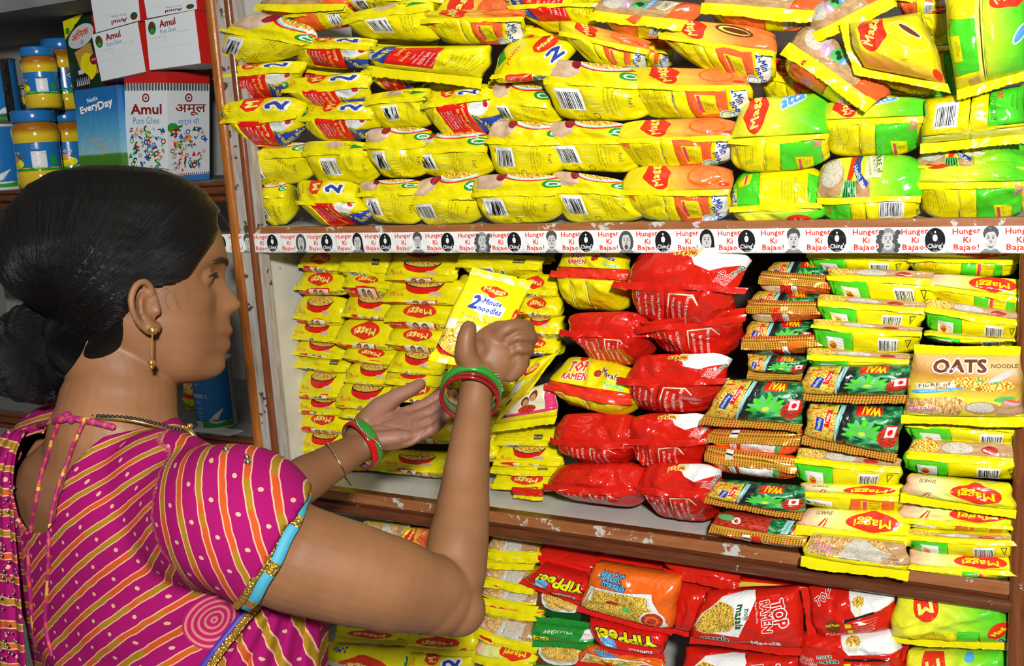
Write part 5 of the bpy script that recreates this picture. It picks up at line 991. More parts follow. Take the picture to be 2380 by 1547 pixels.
a = Art(.95, 'card', 14, 14)
a.ell(.12, .82, .075, .13, 'dgreen', 16).ell(.12, .86, .045, .05, 'maroon', 10).ell(.12, .76, .045, .05, 'green', 10).text('Amul', .42, .87, .13, 'maroon', 2, w=.3, off=.04, res=2).text('Pure Ghee', .42, .72, .09, 'ghee_blue', 2, w=.3, res=2).rect(.05, .4, .9, .403, 'grey').rect(.05, .62, .2, .625, 'grey').text('Batch No', .3, .62, .03, 'grey').text('Net Contents', .7, .66, .03, 'grey').micro(['M.R.P.', 'Use by date'], .35, .56, .02, .035, 'grey')
A_('amule', a)
a = Art(.95, 'card', 14, 14)
a.ell(.83, .2, .075, .13, 'dgreen', 16).ell(.83, .16, .045, .05, 'maroon', 10).text('Amul', .52, .15, .13, 'maroon', 178, w=.32, off=.04, res=2).text('Pure Ghee', .52, .32, .09, 'ghee_blue', 178, w=.3, res=2).text('Net Contents', .3, .4, .03, 'grey', 180)
A_('amulu', a)
a = Art(1, 'ghee_red', 6, 6); A_('redside', a)
a = Art(.6, 'g_day', 22, 30)
a.poly([(.03, -.02), (.08, .1), (.2, .16), (.4, .17), (.6, .2), (.6, -.02)], 'grain').text('Nestle', .25, .89, .045, 'white', 8, w=.15, off=.02).text('Every', .2, .8, .09, 'white', 10, w=.26, off=.04, res=2, ol='navy', olw=.04).text('Day', .43, .82, .1, 'white', 10, w=.2, off=.04, res=2, ol='navy', olw=.04)
a.text('Premium', .27, .48, .035, 'pgold', 5, sh=.3).text('Quality', .33, .42, .045, 'pgold', 5, sh=.3).text('Ghee', .38, .35, .045, 'pgold', 5, sh=.3); A_('every', a)
a = Art(.3, 'g_day', 8, 20); a.text('E', .12, .85, .07, 'white', 0, off=.04); A_('everys', a)
a = Art(.5, 'darkgreen', 20, 30)
a.poly([(0, .78), (0, 1.02), (.42, 1.02)], 'yellow').ell(.06, .87, .04, .04, 'green', 10).ell(.27, .76, .23, .12, 'card', 24, rot=12).text('अिनक', .26, .79, .09, 'mred', 8, w=.3, off=.03, res=2).text('घी', .27, .69, .06, 'ghee_blue', 8, res=2)
a.poly([(.12, .6), (.4, .66), (.44, .3), (.2, .26)], 'pgold').ell(.3, .4, .12, .16, 'yellow', 14).rect(.1, .3, .11, .62, 'black').ell(.4, .46, .06, .06, 'maroon', 14).text('1965', .4, .46, .03, 'white').ell(.17, .22, .13, .13, 'black', 18).rect(.13, .33, .21, .38, 'card')
for k in range(7): a.poly([(.08 + .03 * k, .2), (.09 + .03 * k, .3), (.1 + .03 * k, .2)], 'card')
a.rect(.34, .04, .46, .1, 'mred').text('ghee', .4, .07, .03, 'white'); A_('anik', a)
yv = np.array([0, .1, 0])
def Z(p, z): p = np.array(p); p[2] = z; return p
def front(px, y): return [W(a, b, y) for a, b in px]
q = front([(288, 166), (388, 166), (391, 424), (296, 424)], .012); q[2] = Z(q[2], ZB + .001); q[3] = Z(q[3], ZB + .001)
carton('ghee_tin', 'tall white ghee carton with red top and colourful folk motifs, front and side visible', 'ghee carton', 'amul', 'amuls', q, (0, .108, 0), 'card')
q = front([(172, 211), (270, 197), (286, 425), (188, 425)], -.004); q[2] = Z(q[2], ZB + .001); q[3] = Z(q[3], ZB + .001)
carton('ghee_box', 'blue and green ghee carton with white lettering standing beside the white folk motif carton', 'ghee carton', 'every', 'everys', q, (.0, .1, 0), 'ghee_blue')
q = front([(146, 50), (209, 24), (291, 400), (199, 410)], .135); q[2] = Z(q[2], ZB + .001); q[3] = Z(q[3], ZB + .001)
carton('ghee_box', 'dark green ghee carton with yellow corner and white oval leaning behind the blue one', 'ghee carton', 'anik', 'redside', q, (0, .06, 0), 'darkgreen', span=.5)
for px, art, lb in [([(213, 81), (320, 51), (339, 166), (236, 189)], 'amule', 'tilted white ghee carton end, lower left of the four red sided ones'), ([(337, 47), (452, 23), (467, 147), (348, 163)], 'amule', 'white ghee carton end beside the upright, lower right of four red sided ones'),
                    ([(210, -6), (320, -20), (326, 47), (223, 76)], 'amulu', 'white ghee carton with upside down lettering, upper left of four'), ([(333, -10), (454, -22), (458, 21), (342, 43)], 'amulu', 'white ghee carton end cut by the frame top, upper right of four')]:
    carton('ghee_carton', lb, 'ghee carton', art, 'redside', front(px, -.002), (.0, .105, 0), 'card', group='red and white ghee cartons stacked on top')
# round things
def lathe(name, prof, mat, parent, n=40, smooth=True):
    V = []; F = []
    for r, z in prof:
        for k in range(n): t = 2 * math.pi * k / n; V.append((r * math.cos(t), r * math.sin(t), z))
    m = len(prof)
    for i in range(m - 1):
        for k in range(n): F.append((i * n + k, i * n + (k + 1) % n, (i + 1) * n + (k + 1) % n, (i + 1) * n + k))
    F.append(tuple(range(n))[::-1]); F.append(tuple((m - 1) * n + k for k in range(n)))
    return obj(name, rawmesh(name, V, F, None, [mat], smooth=smooth), parent)
def wraplabel(name, art, r, z0, z1, a0, a1, parent):
    A = ARTS[art]; t = np.radians(a0 + (a1 - a0) * A.V[:, 0]); V = np.stack([r * np.cos(t), r * np.sin(t), z0 + (z1 - z0) * A.V[:, 1]], 1); return obj(name, rawmesh(name, V, A.T, A.mi, A.names, A.V), parent)
m, nt, b, new, link = newmat('ghee'); tc = new('ShaderNodeTexCoord'); s_ = new('ShaderNodeSeparateXYZ'); link(tc.outputs['Object'], s_.inputs[0]); r_ = ramp(nt, [(.0, (.62, .42, .015)), (.098, (.66, .46, .02)), (.108, (.35, .12, .004)), (1, (.3, .1, .003))]); link(s_.outputs[2], r_.inputs[0]); link(r_.outputs[0], b.inputs['Base Color']); b.inputs['Roughness'].default_value = .12; b.inputs['Coat Weight'].default_value = .6; MATS['ghee'] = m
a = Art(2.2, 'tinblue', 40, 14)
a.text('Ghee', .6, .7, .2, 'card', 0, off=.01).rect(1.25, .1, 1.65, .7, 'card').poly([(.0, 0), (2.2, 0), (2.2, .1), (0, .16)], 'green').ell(.7, .28, .32, .18, 'yellow', 18).ell(.7, .44, .16, .12, 'pgold', 14).rect(.8, .47, 1.1, .5, 'brown').ell(.45, .86, .13, .1, 'card', 12).rect(.25, .78, .42, .92, 'maroon').micro(['NUTRITION', 'Energy', 'Protein', 'Fat'], 1.45, .62, .05, .12, 'grey').micro(['cow ghee', 'ingredients', 'milk fat'], 1.35, .93, .035, .06, 'card').rect(1.75, .2, 1.95, .5, 'green')
A_('jarl', a)
JP = [(.002, .0), (.037, .0), (.0415, .004), (.0415, .03), (.0395, .034), (.0395, .082), (.0415, .088), (.042, .108), (.038, .117), (.033, .12), (.033, .124)]
def jar(px, pz, y, label, s=1.0, zb=None, rot=0):
    p = W(px, pz, y); p[2] = ZB + .0005 if zb is None else zb
    o = thing('ghee_jar', label, 'jar', p, 'clear ghee jars with blue lids'); o.scale = (s, s, s); o.rotation_euler[2] = rot
    lathe('jar', JP, 'ghee', o); l = lathe('lid', [(.034, .121), (.0375, .122), (.0385, .125), (.0385, .14), (.037, .143), (.002, .1435)], 'tinblue', o)
    wraplabel('wrap_label', 'jarl', .0402, .032, .084, -150, 60, o); return p
RJ = math.radians(-25)
jar(100, 437, .055, 'front ghee jar with amber top and blue label, on the shelf board', 1.12, rot=RJ)
jar(104, 250, .055, 'ghee jar with blue label stacked on top of the front amber topped jar', .85, ZB + .1625, rot=RJ)
jar(172, 430, .175, 'ghee jar standing behind the front jar and the blue carton', 1.12, rot=RJ + 1)
jar(158, 240, .175, 'ghee jar stacked on the rear jar, mostly behind the green carton', 1.05, ZB + .1625, rot=RJ + 2)
a = Art(2.2, 'tinblue', 40, 20)
a.rect(0, 0, 2.2, .09, 'green').bars(.9, .0, 1.2, .09, seed=2).text('CONTENTS: 1 L', 1.15, .5, .06, 'card', 0, w=.6, off=.02).text('(903 g)', 1.15, .4, .05, 'card').micro(['Month of Packing', 'Best before', 'Keep in a cool', 'dry place'], 1.15, .3, .03, .06, 'card').micro(['INGREDIENTS:', 'milk solids, fat', 'added vitamins', 'A and D3'], 1.1, .9, .03, .07, 'card').poly([(1.4, .09), (1.7, .12), (1.9, .3), (1.6, .2)], 'card')
A_('tinl', a)
def tin(px, pz, y, r, h, label, zb, rot=0, blk=False):
    p = W(px, pz, y); p[2] = zb; o = thing('metal_tin', label, 'tin', p); o.rotation_euler[2] = rot
    lathe('body', [(.002, 0), (r * 1.02, 0), (r * 1.02, .003), (r, .005), (r, h - .005), (r * 1.02, h - .003), (r * 1.02, h), (r * .95, h), (r * .95, h - .004), (.002, h - .004)], 'dgrey' if blk else 'lgrey', o)
    wraplabel('wrap_label', 'tinl', r + .0006, .006, h - .006, -170, 40, o)
    if blk: boxes('dark_band', [(r - .002, r + .0015, -.01, .01, .004, h - .004)], 'black', .0, o)
tin(-5, 437, .05, .062, .138, 'large blue tin with white small print at the left edge of the shelf', ZB + .0005, -.3)
tin(-12, 280, .06, .056, .135, 'darker blue tin with black band stacked on the large blue tin', ZB + .1395, .0, True)
q = front([(30, 198), (66, 205), (70, 258), (38, 250)], .16)
carton('ghee_box', 'small dark green and white pack between the tin and the jars', 'carton', 'anik', 'redside', q, (0, .03, 0), 'darkgreen')
# dim things on the lower left shelf
tin(505, 975, .07, .040, .14, 'blue tin in the gap between her neck and the orange upright', 1.0085, -.6)
pack('rameny', [(430, 880), (480, 890), (470, 960), (435, 955)], .15, style='face', fins='b', fh=.01, T=.02, label='dim yellow packet hanging beside the blue tin behind her neck')
boxes('price_card', [(-.17, -.06, .012, .05, 1.0085, 1.011)], 'card', .0, label='folded papers lying on the lower left shelf behind her neck', category='paper')
pack('mlf', [(-30, 602), (38, 612), (36, 660), (-30, 655)], .1, style='face', fins='b', fh=.01, T=.02, label='yellow packet at the far left edge behind her hair')
# ------------------------------------------------------------------ the woman
from mathutils.bvhtree import BVHTree
cr, cu, cb = R3[:, 0], R3[:, 1], R3[:, 2]
def nrm(v): v = np.asarray(v, float); return v / np.linalg.norm(v)
UPW = np.array([0, 0, 1.0])
class Soup:
    """closed shells gathered and fused into one continuous skin"""
    def __init__(s): s.V = []; s.F = []; s.n = 0
    def add(s, V, F): s.V.append(np.asarray(V, float)); s.F += [tuple(int(i) + s.n for i in f) for f in F]; s.n += len(V)
    def rings(s, R, cap=True):
        k = len(R[0]); m = len(R); V = np.concatenate(R); F = []
        for i in range(m - 1):
            for j in range(k): F.append((i * k + j, i * k + (j + 1) % k, (i + 1) * k + (j + 1) % k, (i + 1) * k + j))
        if cap: F += [tuple(range(k))[::-1], tuple((m - 1) * k + j for j in range(k))]
        s.add(V, F)
    def tube(s, pts, rad, side=None, flat=1.0, n=20, round_ends=True, sub=4):
        """pts: way-points, rad: radius at each; flat: second radius as a share; side: direction of the first radius"""
        pts = [np.asarray(p, float) for p in pts]; rad = list(rad); fl = flat if isinstance(flat, (list, tuple)) else [flat] * len(pts)
        P2 = []; R2 = []; F2 = []
        for i in range(len(pts) - 1):
            p0, p1, p2, p3 = pts[max(i - 1, 0)], pts[i], pts[i + 1], pts[min(i + 2, len(pts) - 1)]
            for k in range(sub):
                t = k / sub; P2.append(.5 * ((2 * p1) + (-p0 + p2) * t + (2 * p0 - 5 * p1 + 4 * p2 - p3) * t * t + (-p0 + 3 * p1 - 3 * p2 + p3) * t ** 3))
                tt = t * t * (3 - 2 * t); R2.append(rad[i] + (rad[i + 1] - rad[i]) * tt); F2.append(fl[i] + (fl[i + 1] - fl[i]) * tt)
        P2.append(pts[-1]); R2.append(rad[-1]); F2.append(fl[-1]); out = []; m = len(P2)
        up = None
        for i in range(m):
            d = nrm(P2[min(i + 1, m - 1)] - P2[max(i - 1, 0)])
            ref = side if side is not None else (up if up is not None else (UPW if abs(d[2]) < .9 else cr))
            e1 = nrm(ref - d * np.dot(ref, d)); e2 = np.cross(d, e1)
            if side is None: up = e1
            ends = []
            if round_ends and i == 0: ends = [(-.85, .45), (-.55, .78), (0, 1)]
            elif round_ends and i == m - 1: ends = [(0, 1), (.55, .78), (.85, .45)]
            else: ends = [(0, 1)]
            for off, sc in ends:
                a = np.linspace(0, 2 * math.pi, n, endpoint=False)
                out.append(P2[i] + d * off * R2[i] + (np.cos(a)[:, None] * e1 + np.sin(a)[:, None] * e2 * F2[i]) * R2[i] * sc)
        s.rings(out)
    def ball(s, c, r, ax=None, n=16):
        ax = ax or (cr, cu, cb); r = (r, r, r) if not isinstance(r, (tuple, list)) else r; R = []
        for i in range(1, n):
            t = math.pi * i / n; a = np.linspace(0, 2 * math.pi, 2 * n, endpoint=False)
            R.append(c + r[2] * math.cos(t) * ax[2] + math.sin(t) * (r[0] * np.cos(a)[:, None] * ax[0] + r[1] * np.sin(a)[:, None] * ax[1]))
        s.rings(R)
    def raw(s, name):
        me = bpy.data.meshes.new(name); me.from_pydata([tuple(v) for v in np.concatenate(s.V)], [], s.F); return me
    def fuse(s, name, voxel, smooth=4, fac=.5):
        me = s.raw('tmp'); o = bpy.data.objects.new('tmp', me); C.objects.link(o)
        m = o.modifiers.new('r', 'REMESH'); m.mode = 'VOXEL'; m.voxel_size = voxel; m.adaptivity = 0
        if smooth: q = o.modifiers.new('s', 'SMOOTH'); q.factor = fac; q.iterations = smooth
        dg = bpy.context.evaluated_depsgraph_get(); dg.update(); r = bpy.data.meshes.new_from_object(o.evaluated_get(dg)); r.name = name
        bpy.data.objects.remove(o); bpy.data.meshes.remove(me)
        r.polygons.foreach_set('use_smooth', np.ones(len(r.polygons), bool)); return r
def coords(me):
    v = np.empty(len(me.vertices) * 3); me.vertices.foreach_get('co', v); return v.reshape(-1, 3)
def setco(me, v): me.vertices.foreach_set('co', np.asarray(v, np.float32).ravel()); me.update()

# ---- frames
TH = math.radians(17); HF = math.cos(TH) * cr - math.sin(TH) * cb; HS = math.cos(TH) * cb + math.sin(TH) * cr; HU = cu
HD = 1.12; HO = P(298, 705, HD)
def hd(f, s, u): return HO + (np.multiply.outer(f, HF) + np.multiply.outer(s, HS) + np.multiply.outer(u, HU)) * .001
def hpx(px, py, s):     # pixel to head coordinates (f, u) at side offset s (mm)
    n_ = HS; r0 = ray(px, py); t0 = ((HO + n_ * s * .001 - CAM) @ n_) / (r0 @ n_); q = CAM + r0 * t0 - HO; return q @ HF * 1000, q @ HU * 1000
TY = math.radians(45); TR = math.cos(TY) * cr + math.sin(TY) * cb; TR = nrm(TR - UPW * TR.dot(UPW)); TF = np.cross(UPW, TR); TF = TF if TF.dot(cb) < 0 else -TF
# ---- head surface: table by height u (mm): front, cheek plane, half width, back, sigma of the middle relief
HT = np.array([[141, 8, 8, 8, -14, 40], [138, 34, 34, 30, -38, 40], [130, 60, 60, 50, -62, 40], [116, 80, 80, 62, -80, 40], [98, 95, 94, 70, -90, 40], [80, 102, 100, 73, -94, 40], [62, 107, 104, 75, -96, 40], [52, 109, 104, 75, -96, 30], [45, 110, 103, 74, -95, 16],
               [36, 107, 99, 73, -93, 10], [28, 106, 96, 72, -90, 8.5], [18, 112, 96, 72, -86, 9], [8, 119, 97, 72, -80, 10], [2, 124, 97, 71, -74, 11], [-4, 123, 97, 70, -68, 12], [-9, 117, 97, 69, -62, 13], [-14, 111, 97, 68, -58, 16], [-22, 112.5, 98, 67, -52, 20], [-30, 115.5, 98, 65, -46, 22], [-37, 110.5, 97, 63, -42, 21],
               [-42, 112.5, 95, 61, -38, 21], [-48, 112.5, 94, 59, -34, 20], [-55, 107, 92, 56, -28, 19], [-62, 107, 90, 53, -22, 20], [-70, 107, 87, 48, -14, 21], [-77, 102, 82, 42, -6, 22], [-83, 90, 74, 34, 4, 22], [-87, 70, 60, 22, 14, 22]], float)
HT[:, 1] = np.where(HT[:, 1] > 50, HT[:, 1] - 6, HT[:, 1]); HT[:, 2] = np.where(HT[:, 2] > 50, HT[:, 2] - 5, HT[:, 2])
def hrow(u):
    U0 = HT[::-1, 0]; return [np.interp(u, U0, HT[::-1, k]) for k in range(1, 6)]
def headpt(t, u, extra=0.0):
    fr, g, w, bk, sg = hrow(u); c = (g + bk) * .5 - 6
    st, ct = np.sin(t), np.cos(t)
    s_ = w * np.sign(st) * np.abs(st) ** .92
    f = np.where(ct > 0, c + (g - c) * np.abs(ct) ** .72, c - (c - bk) * np.abs(ct) ** .9)
    f = f + (fr - g) * np.exp(-(s_ / sg) ** 2) * (ct > 0)
    if u > 5: f = f - 10 * np.exp(-((np.abs(s_) - 31) / 13) ** 2 - ((u - 28) / 11) ** 2) * (ct > 0)
    f = f + 3 * np.exp(-((np.abs(s_) - 46) / 14) ** 2 - ((u - 4) / 16) ** 2) * (ct > 0) + 5 * np.exp(-((np.abs(s_) - 11) / 5) ** 2 - ((u + 3) / 7) ** 2) * (ct > 0)
    return f, s_
body = Soup()
tt = np.concatenate([np.linspace(-math.pi, -1.2, 22, endpoint=False), np.linspace(-1.2, 1.2, 60, endpoint=False), np.linspace(1.2, math.pi, 22, endpoint=False)])
R = []
for u in np.concatenate([np.arange(141, 60, -5.0), np.arange(60, -87.1, -2.0)]):
    f, s_ = headpt(tt, u); R.append(hd(f, s_, np.full(len(tt), u)))
body.rings(R[::-1])
for sg in (1, -1): body.ball(hd(74.0, 31 * sg, 28.5), .0136)
# ear (near side): rim, inner ridge, lobe and bowl
def ear_pt(px, py, s): f, u = hpx(px, py, s); return hd(f, s, u)
RIM = [(368, 712, 77), (360, 690, 79), (350, 666, 82), (335, 654, 86), (316, 664, 91), (305, 692, 94), (309, 724, 93), (322, 750, 89), (342, 768, 84)]
body.tube([ear_pt(*p) for p in RIM], [.0028, .003, .0033, .0036, .0038, .0038, .0036, .0036, .004], n=12, sub=5)
body.tube([ear_pt(*p) for p in [(350, 684, 80), (335, 684, 83), (326, 702, 86), (330, 728, 85), (344, 742, 82)]], [.002, .003, .0033, .003, .0035], n=10)
body.tube([ear_pt(*p) for p in [(340, 748, 82), (352, 764, 81), (362, 760, 79)]], [.006, .008, .0065], side=HF, n=14, flat=1)
body.ball(ear_pt(334, 708, 77), (.0135, .024, .006), (HF, HU, HS)); body.ball(ear_pt(366, 722, 77), (.004, .006, .005), (HF, HU, HS))
# neck
body.tube([hd(-16, 0, 0), hd(-14, 0, -45), P(282, 880, 1.112), P(275, 940, 1.105), P(268, 1010, 1.10), P(262, 1080, 1.11)], [.050, .054, .056, .060, .070, .085], side=TR, flat=[1, 1, 1, 1, .95, .8], n=32)
# torso
TC = P(262, 1010, 1.10)
def tp(r, f, h): return TC + TR * r + TF * f + UPW * h
def torso(soup, g=0.0):
    prof = [(.02, .045, .045, .0), (-.005, .085, .062, .0), (-.03, .135, .078, .0), (-.055, .172, .090, .004), (-.09, .186, .098, .010), (-.14, .182, .106, .016), (-.21, .172, .112, .022), (-.29, .158, .106, .024), (-.38, .150, .100, .022), (-.46, .160, .105, .02)]
    out = []; a = np.linspace(0, 2 * math.pi, 48, endpoint=False)
    for h, ra, rb, fo in prof:
        ra += g; rb += g; x = ra * np.sign(np.cos(a)) * np.abs(np.cos(a)) ** .85; y = rb * np.sign(np.sin(a)) * np.abs(np.sin(a)) ** .85
        out.append(TC + np.outer(x, TR) + np.outer(y + fo, TF) + UPW * (h + (g if h > 0 else 0)))
    soup.rings(out)
torso(body)
# right arm (near)
SHR = tp(.150, .005, -.065); ELR = P(1042, 1382, 1.035); WRR = P(1106, 905, 1.150)
ARM = [SHR, P(560, 1215, .945), P(660, 1285, .950), P(790, 1325, .965), P(900, 1355, .985), P(985, 1376, 1.01), ELR + cb * .0]
ARR = [.056, .053, .0505, .0485, .0455, .040, .0335]
body.tube(ARM, ARR, n=28, flat=.95)
FOR = [P(1030, 1392, 1.025), P(1052, 1335, 1.045), P(1064, 1262, 1.06), P(1074, 1190, 1.08), P(1083, 1110, 1.10), P(1091, 1035, 1.12), P(1100, 965, 1.14), P(1108, 905, 1.152), P(1120, 870, 1.160)]
body.tube(FOR, [.030, .0335, .0315, .0285, .0250, .0222, .0196, .0190, .0205], n=28, side=cr, flat=[1, 1, 1.05, 1.1, 1.1, 1.1, 1.15, 1.25, 1.2])
body.ball(P(1066, 1415, 1.03), .027); body.ball(P(1020, 1395, 1.02), .034)
# right hand: back of the hand, thumb in front of the packet, fingers curled round behind it
def Q_(x, y, d): return P(x, y, d)
body.tube([Q_(1115, 880, 1.160), Q_(1130, 850, 1.160), Q_(1152, 815, 1.162), Q_(1168, 795, 1.166)], [.0215, .027, .0300, .0275], side=nrm(cr * .8 - cu * .62), flat=[.75, .6, .5, .46], n=26)
body.tube([Q_(1185, 870, 1.165), Q_(1200, 850, 1.168), Q_(1206, 825, 1.17)], [.010, .013, .012], n=14)
body.tube([Q_(1108, 868, 1.150), Q_(1084, 825, 1.140), Q_(1083, 790, 1.136), Q_(1090, 762, 1.138)], [.0145, .0125, .0105, .0092], n=16)
body.tube([Q_(1102, 850, 1.155), Q_(1112, 815, 1.152), Q_(1135, 800, 1.160)], [.012, .012, .010], n=14)
FG = [([(1150, 792, 1.160), (1180, 764, 1.155), (1216, 760, 1.165), (1224, 762, 1.188), (1200, 752, 1.208)], .0092), ([(1176, 800, 1.164), (1204, 782, 1.158), (1230, 782, 1.172), (1228, 790, 1.200), (1200, 785, 1.214)], .0094),
      ([(1186, 820, 1.166), (1208, 808, 1.160), (1224, 812, 1.176), (1218, 818, 1.204), (1192, 812, 1.216)], .0090), ([(1184, 846, 1.168), (1204, 838, 1.164), (1216, 842, 1.180), (1208, 846, 1.202), (1186, 840, 1.212)], .0082)]
for pts, r in FG: body.tube([Q_(*p) for p in pts], [r * 1.12, r * 1.12, r, r * .95, r * .85], n=14)
# left arm (far): hidden upper arm, forearm, open palm turned up
SHL = tp(-.150, .005, -.065); ELL = P(520, 1240, 1.27)
body.tube([SHL, SHL * .5 + ELL * .5 - UPW * .01, ELL], [.052, .046, .036], n=20)
body.tube([P(505, 1245, 1.265), P(590, 1190, 1.30), P(700, 1118, 1.345), P(770, 1076, 1.375), P(820, 1047, 1.395), P(850, 1030, 1.405)], [.033, .0345, .0290, .0240, .0208, .0205], n=24, side=nrm(cu * .9 + cr * .3), flat=1.15)
PN = nrm(cb * .56 + cu * .83)                                   # palm normal
PA = nrm(cr * .92 - cu * .04 - cb * .38); PB = np.cross(PN, PA)   # along the fingers, across the palm
PA = nrm(PA - PN * PA.dot(PN)); PB = np.cross(PN, PA); PB = PB if PB.dot(cu) > 0 else -PB
PC = P(902, 993, 1.415)
def pp(a, b, n=0.0): return PC + PA * a * .95 + PB * b * .92 + PN * n
body.tube([pp(-.040, -.002, -.006), pp(-.024, -.002, -.006), pp(.0, 0, -.007), pp(.022, 0, -.006), pp(.036, 0, -.004)], [.024, .031, .038, .039, .036], side=PB, flat=[.75, .5, .40, .33, .3], n=30)
body.tube([pp(-.030, .018, .002), pp(-.004, .036, .008), pp(.022, .046, .016), pp(.044, .050, .020), pp(.062, .058, .022)], [.0165, .0165, .0118, .0102, .0085], n=16)       # thumb with its ball
body.tube([pp(-.03, -.022, .0), pp(.0, -.028, .001), pp(.02, -.03, .0)], [.012, .012, .010], n=14)
for b, L_, r in [(.030, .068, .0088), (.0105, .074, .0090), (-.0095, .070, .0086), (-.0285, .056, .0078)]:
    body.tube([pp(.028, b, -.004), pp(.036 + L_ * .30, b * 1.04, .002), pp(.036 + L_ * .60, b * 1.06, .012), pp(.036 + L_ * .86, b * 1.05, .028)], [r * 1.1, r * 1.05, r * .98, r * .85], n=14)
skin_me = body.fuse('body', .0021, 5, .5)
m, nt, b, new, link = newmat('skin'); tc = new('ShaderNodeTexCoord'); n = new('ShaderNodeTexNoise'); n.inputs['Scale'].default_value = 14; n.inputs['Detail'].default_value = 4; link(tc.outputs['Object'], n.inputs['Vector'])
r_ = ramp(nt, [(.3, (.165, .071, .029)), (.5, (.20, .088, .038)), (.72, (.235, .107, .048))]); link(n.outputs['Fac'], r_.inputs[0])
at = new('ShaderNodeAttribute'); at.attribute_name = 'palm'; mx = new('ShaderNodeMix'); mx.data_type = 'RGBA'; link(at.outputs['Fac'], mx.inputs['Factor']); link(r_.outputs[0], mx.inputs['A']); mx.inputs['B'].default_value = (.27, .125, .085, 1)
at2 = new('ShaderNodeAttribute'); at2.attribute_name = 'lip'; m2 = new('ShaderNodeMix'); m2.data_type = 'RGBA'; link(at2.outputs['Fac'], m2.inputs['Factor']); link(mx.outputs['Result'], m2.inputs['A']); m2.inputs['B'].default_value = (.20, .05, .035, 1)
link(m2.outputs['Result'], b.inputs['Base Color']); b.inputs['Roughness'].default_value = .5; b.inputs['Specular IOR Level'].default_value = .32; b.inputs['Subsurface Weight'].default_value = .0
bump(nt, b, 420, .00012, 3); MATS['skin'] = m
skin_me.materials.append(m)
co = coords(skin_me)
def ease(x, a, b_): t = np.clip((x - a) / (b_ - a), 0, 1); return t * t * (3 - 2 * t)
nr = np.empty(len(co) * 3); skin_me.vertices.foreach_get('normal', nr); nr = nr.reshape(-1, 3)
pa = ease(((co - PC) @ PA), -.045, -.01) * ease(nr @ PN, -.1, .5) * (np.linalg.norm(co - PC, axis=1) < .15)
# creases of the palm
def groove(pts, w, dep):
    global co
    pts = [np.asarray(p) for p in pts]; h = np.zeros(len(co)); near = np.linalg.norm(co - pts[len(pts) // 2], axis=1) < .08; idx = np.nonzero(near)[0]; dmin = np.full(len(idx), 1.0)
    for a_, b_ in zip(pts[:-1], pts[1:]):
        ab = b_ - a_; t = np.clip(((co[idx] - a_) @ ab) / ab.dot(ab), 0, 1); dmin = np.minimum(dmin, np.linalg.norm(co[idx] - a_ - t[:, None] * ab, axis=1))
    co[idx] -= nr[idx] * (dep * np.exp(-(dmin / w) ** 2))[:, None]
for L_ in ([(.026, .03), (.012, .012), (-.012, .004), (-.03, .0)], [(.034, -.03), (.028, -.008), (.026, .012), (.032, .026)], [(.026, .028), (.016, .0), (.004, -.02)]):
    groove([pp(a_, b_, .010) for a_, b_ in L_], .0035, .0018)
for b_, L_ in [(.030, .068), (.0105, .074), (-.0095, .070), (-.0285, .056)]:
    for q_ in (.06, .36, .66): groove([pp(.036 + L_ * q_, b_ - .008, .006 + .02 * q_), pp(.036 + L_ * q_, b_ + .008, .006 + .02 * q_)], .002, .0012)
sk0 = BVHTree.FromPolygons([Vector(v) for v in co], [list(p.vertices) for p in skin_me.polygons])
def onskin(x, y): h_ = sk0.ray_cast(Vector(CAM), Vector(ray(x, y)))[0]; return np.array(h_) if h_ is not None else P(x, y, 1.16)
for L_ in ([(1176, 784), (1200, 772), (1222, 772), (1236, 778)], [(1186, 806), (1204, 796), (1222, 799), (1232, 804)], [(1190, 834), (1206, 825), (1222, 828)]): groove([onskin(*q) for q in L_], .0028, .0022)
for L_ in ([(946, 948), (957, 968), (951, 995), (935, 1022)], [(938, 1028), (962, 1022), (984, 1002), (990, 975)], [(878, 985), (905, 990), (930, 992)], [(998, 966), (1004, 985), (1006, 1004), (1002, 1026)]): groove([onskin(*q) for q in L_], .0022, .0016)
for L_ in ([(1110, 760), (1122, 786), (1130, 800)], [(1082, 756), (1090, 752), (1100, 754)]): groove([onskin(*q) for q in L_], .002, .001)
setco(skin_me, co)
at = skin_me.attributes.new('palm', 'FLOAT', 'POINT'); at.data.foreach_set('value', pa.astype(np.float32))
hl = (co - HO) @ np.stack([HF, HS, HU], 1) * 1000
lp = np.maximum(np.exp(-((hl[:, 2] + 30.5) / 4.5) ** 2), np.exp(-((hl[:, 2] + 45) / 5) ** 2)) * (np.abs(hl[:, 1]) < 24) * (hl[:, 0] > 100) * ease(24 - np.abs(hl[:, 1]), 0, 8)
at = skin_me.attributes.new('lip', 'FLOAT', 'POINT'); at.data.foreach_set('value', (np.clip(lp, 0, 1) * .45).astype(np.float32))
her = thing('person', 'woman in a magenta striped blouse and sari seen from behind, holding a yellow packet and reaching toward the shelf', 'person', (TC[0], TC[1], 0))
her['label'] = 'woman in magenta striped blouse, dark bun, seen from behind, holding a yellow packet'
HL = np.array(her.location)
def mine(o): o.location = -her.location; return o
mine(obj('body', skin_me, her))
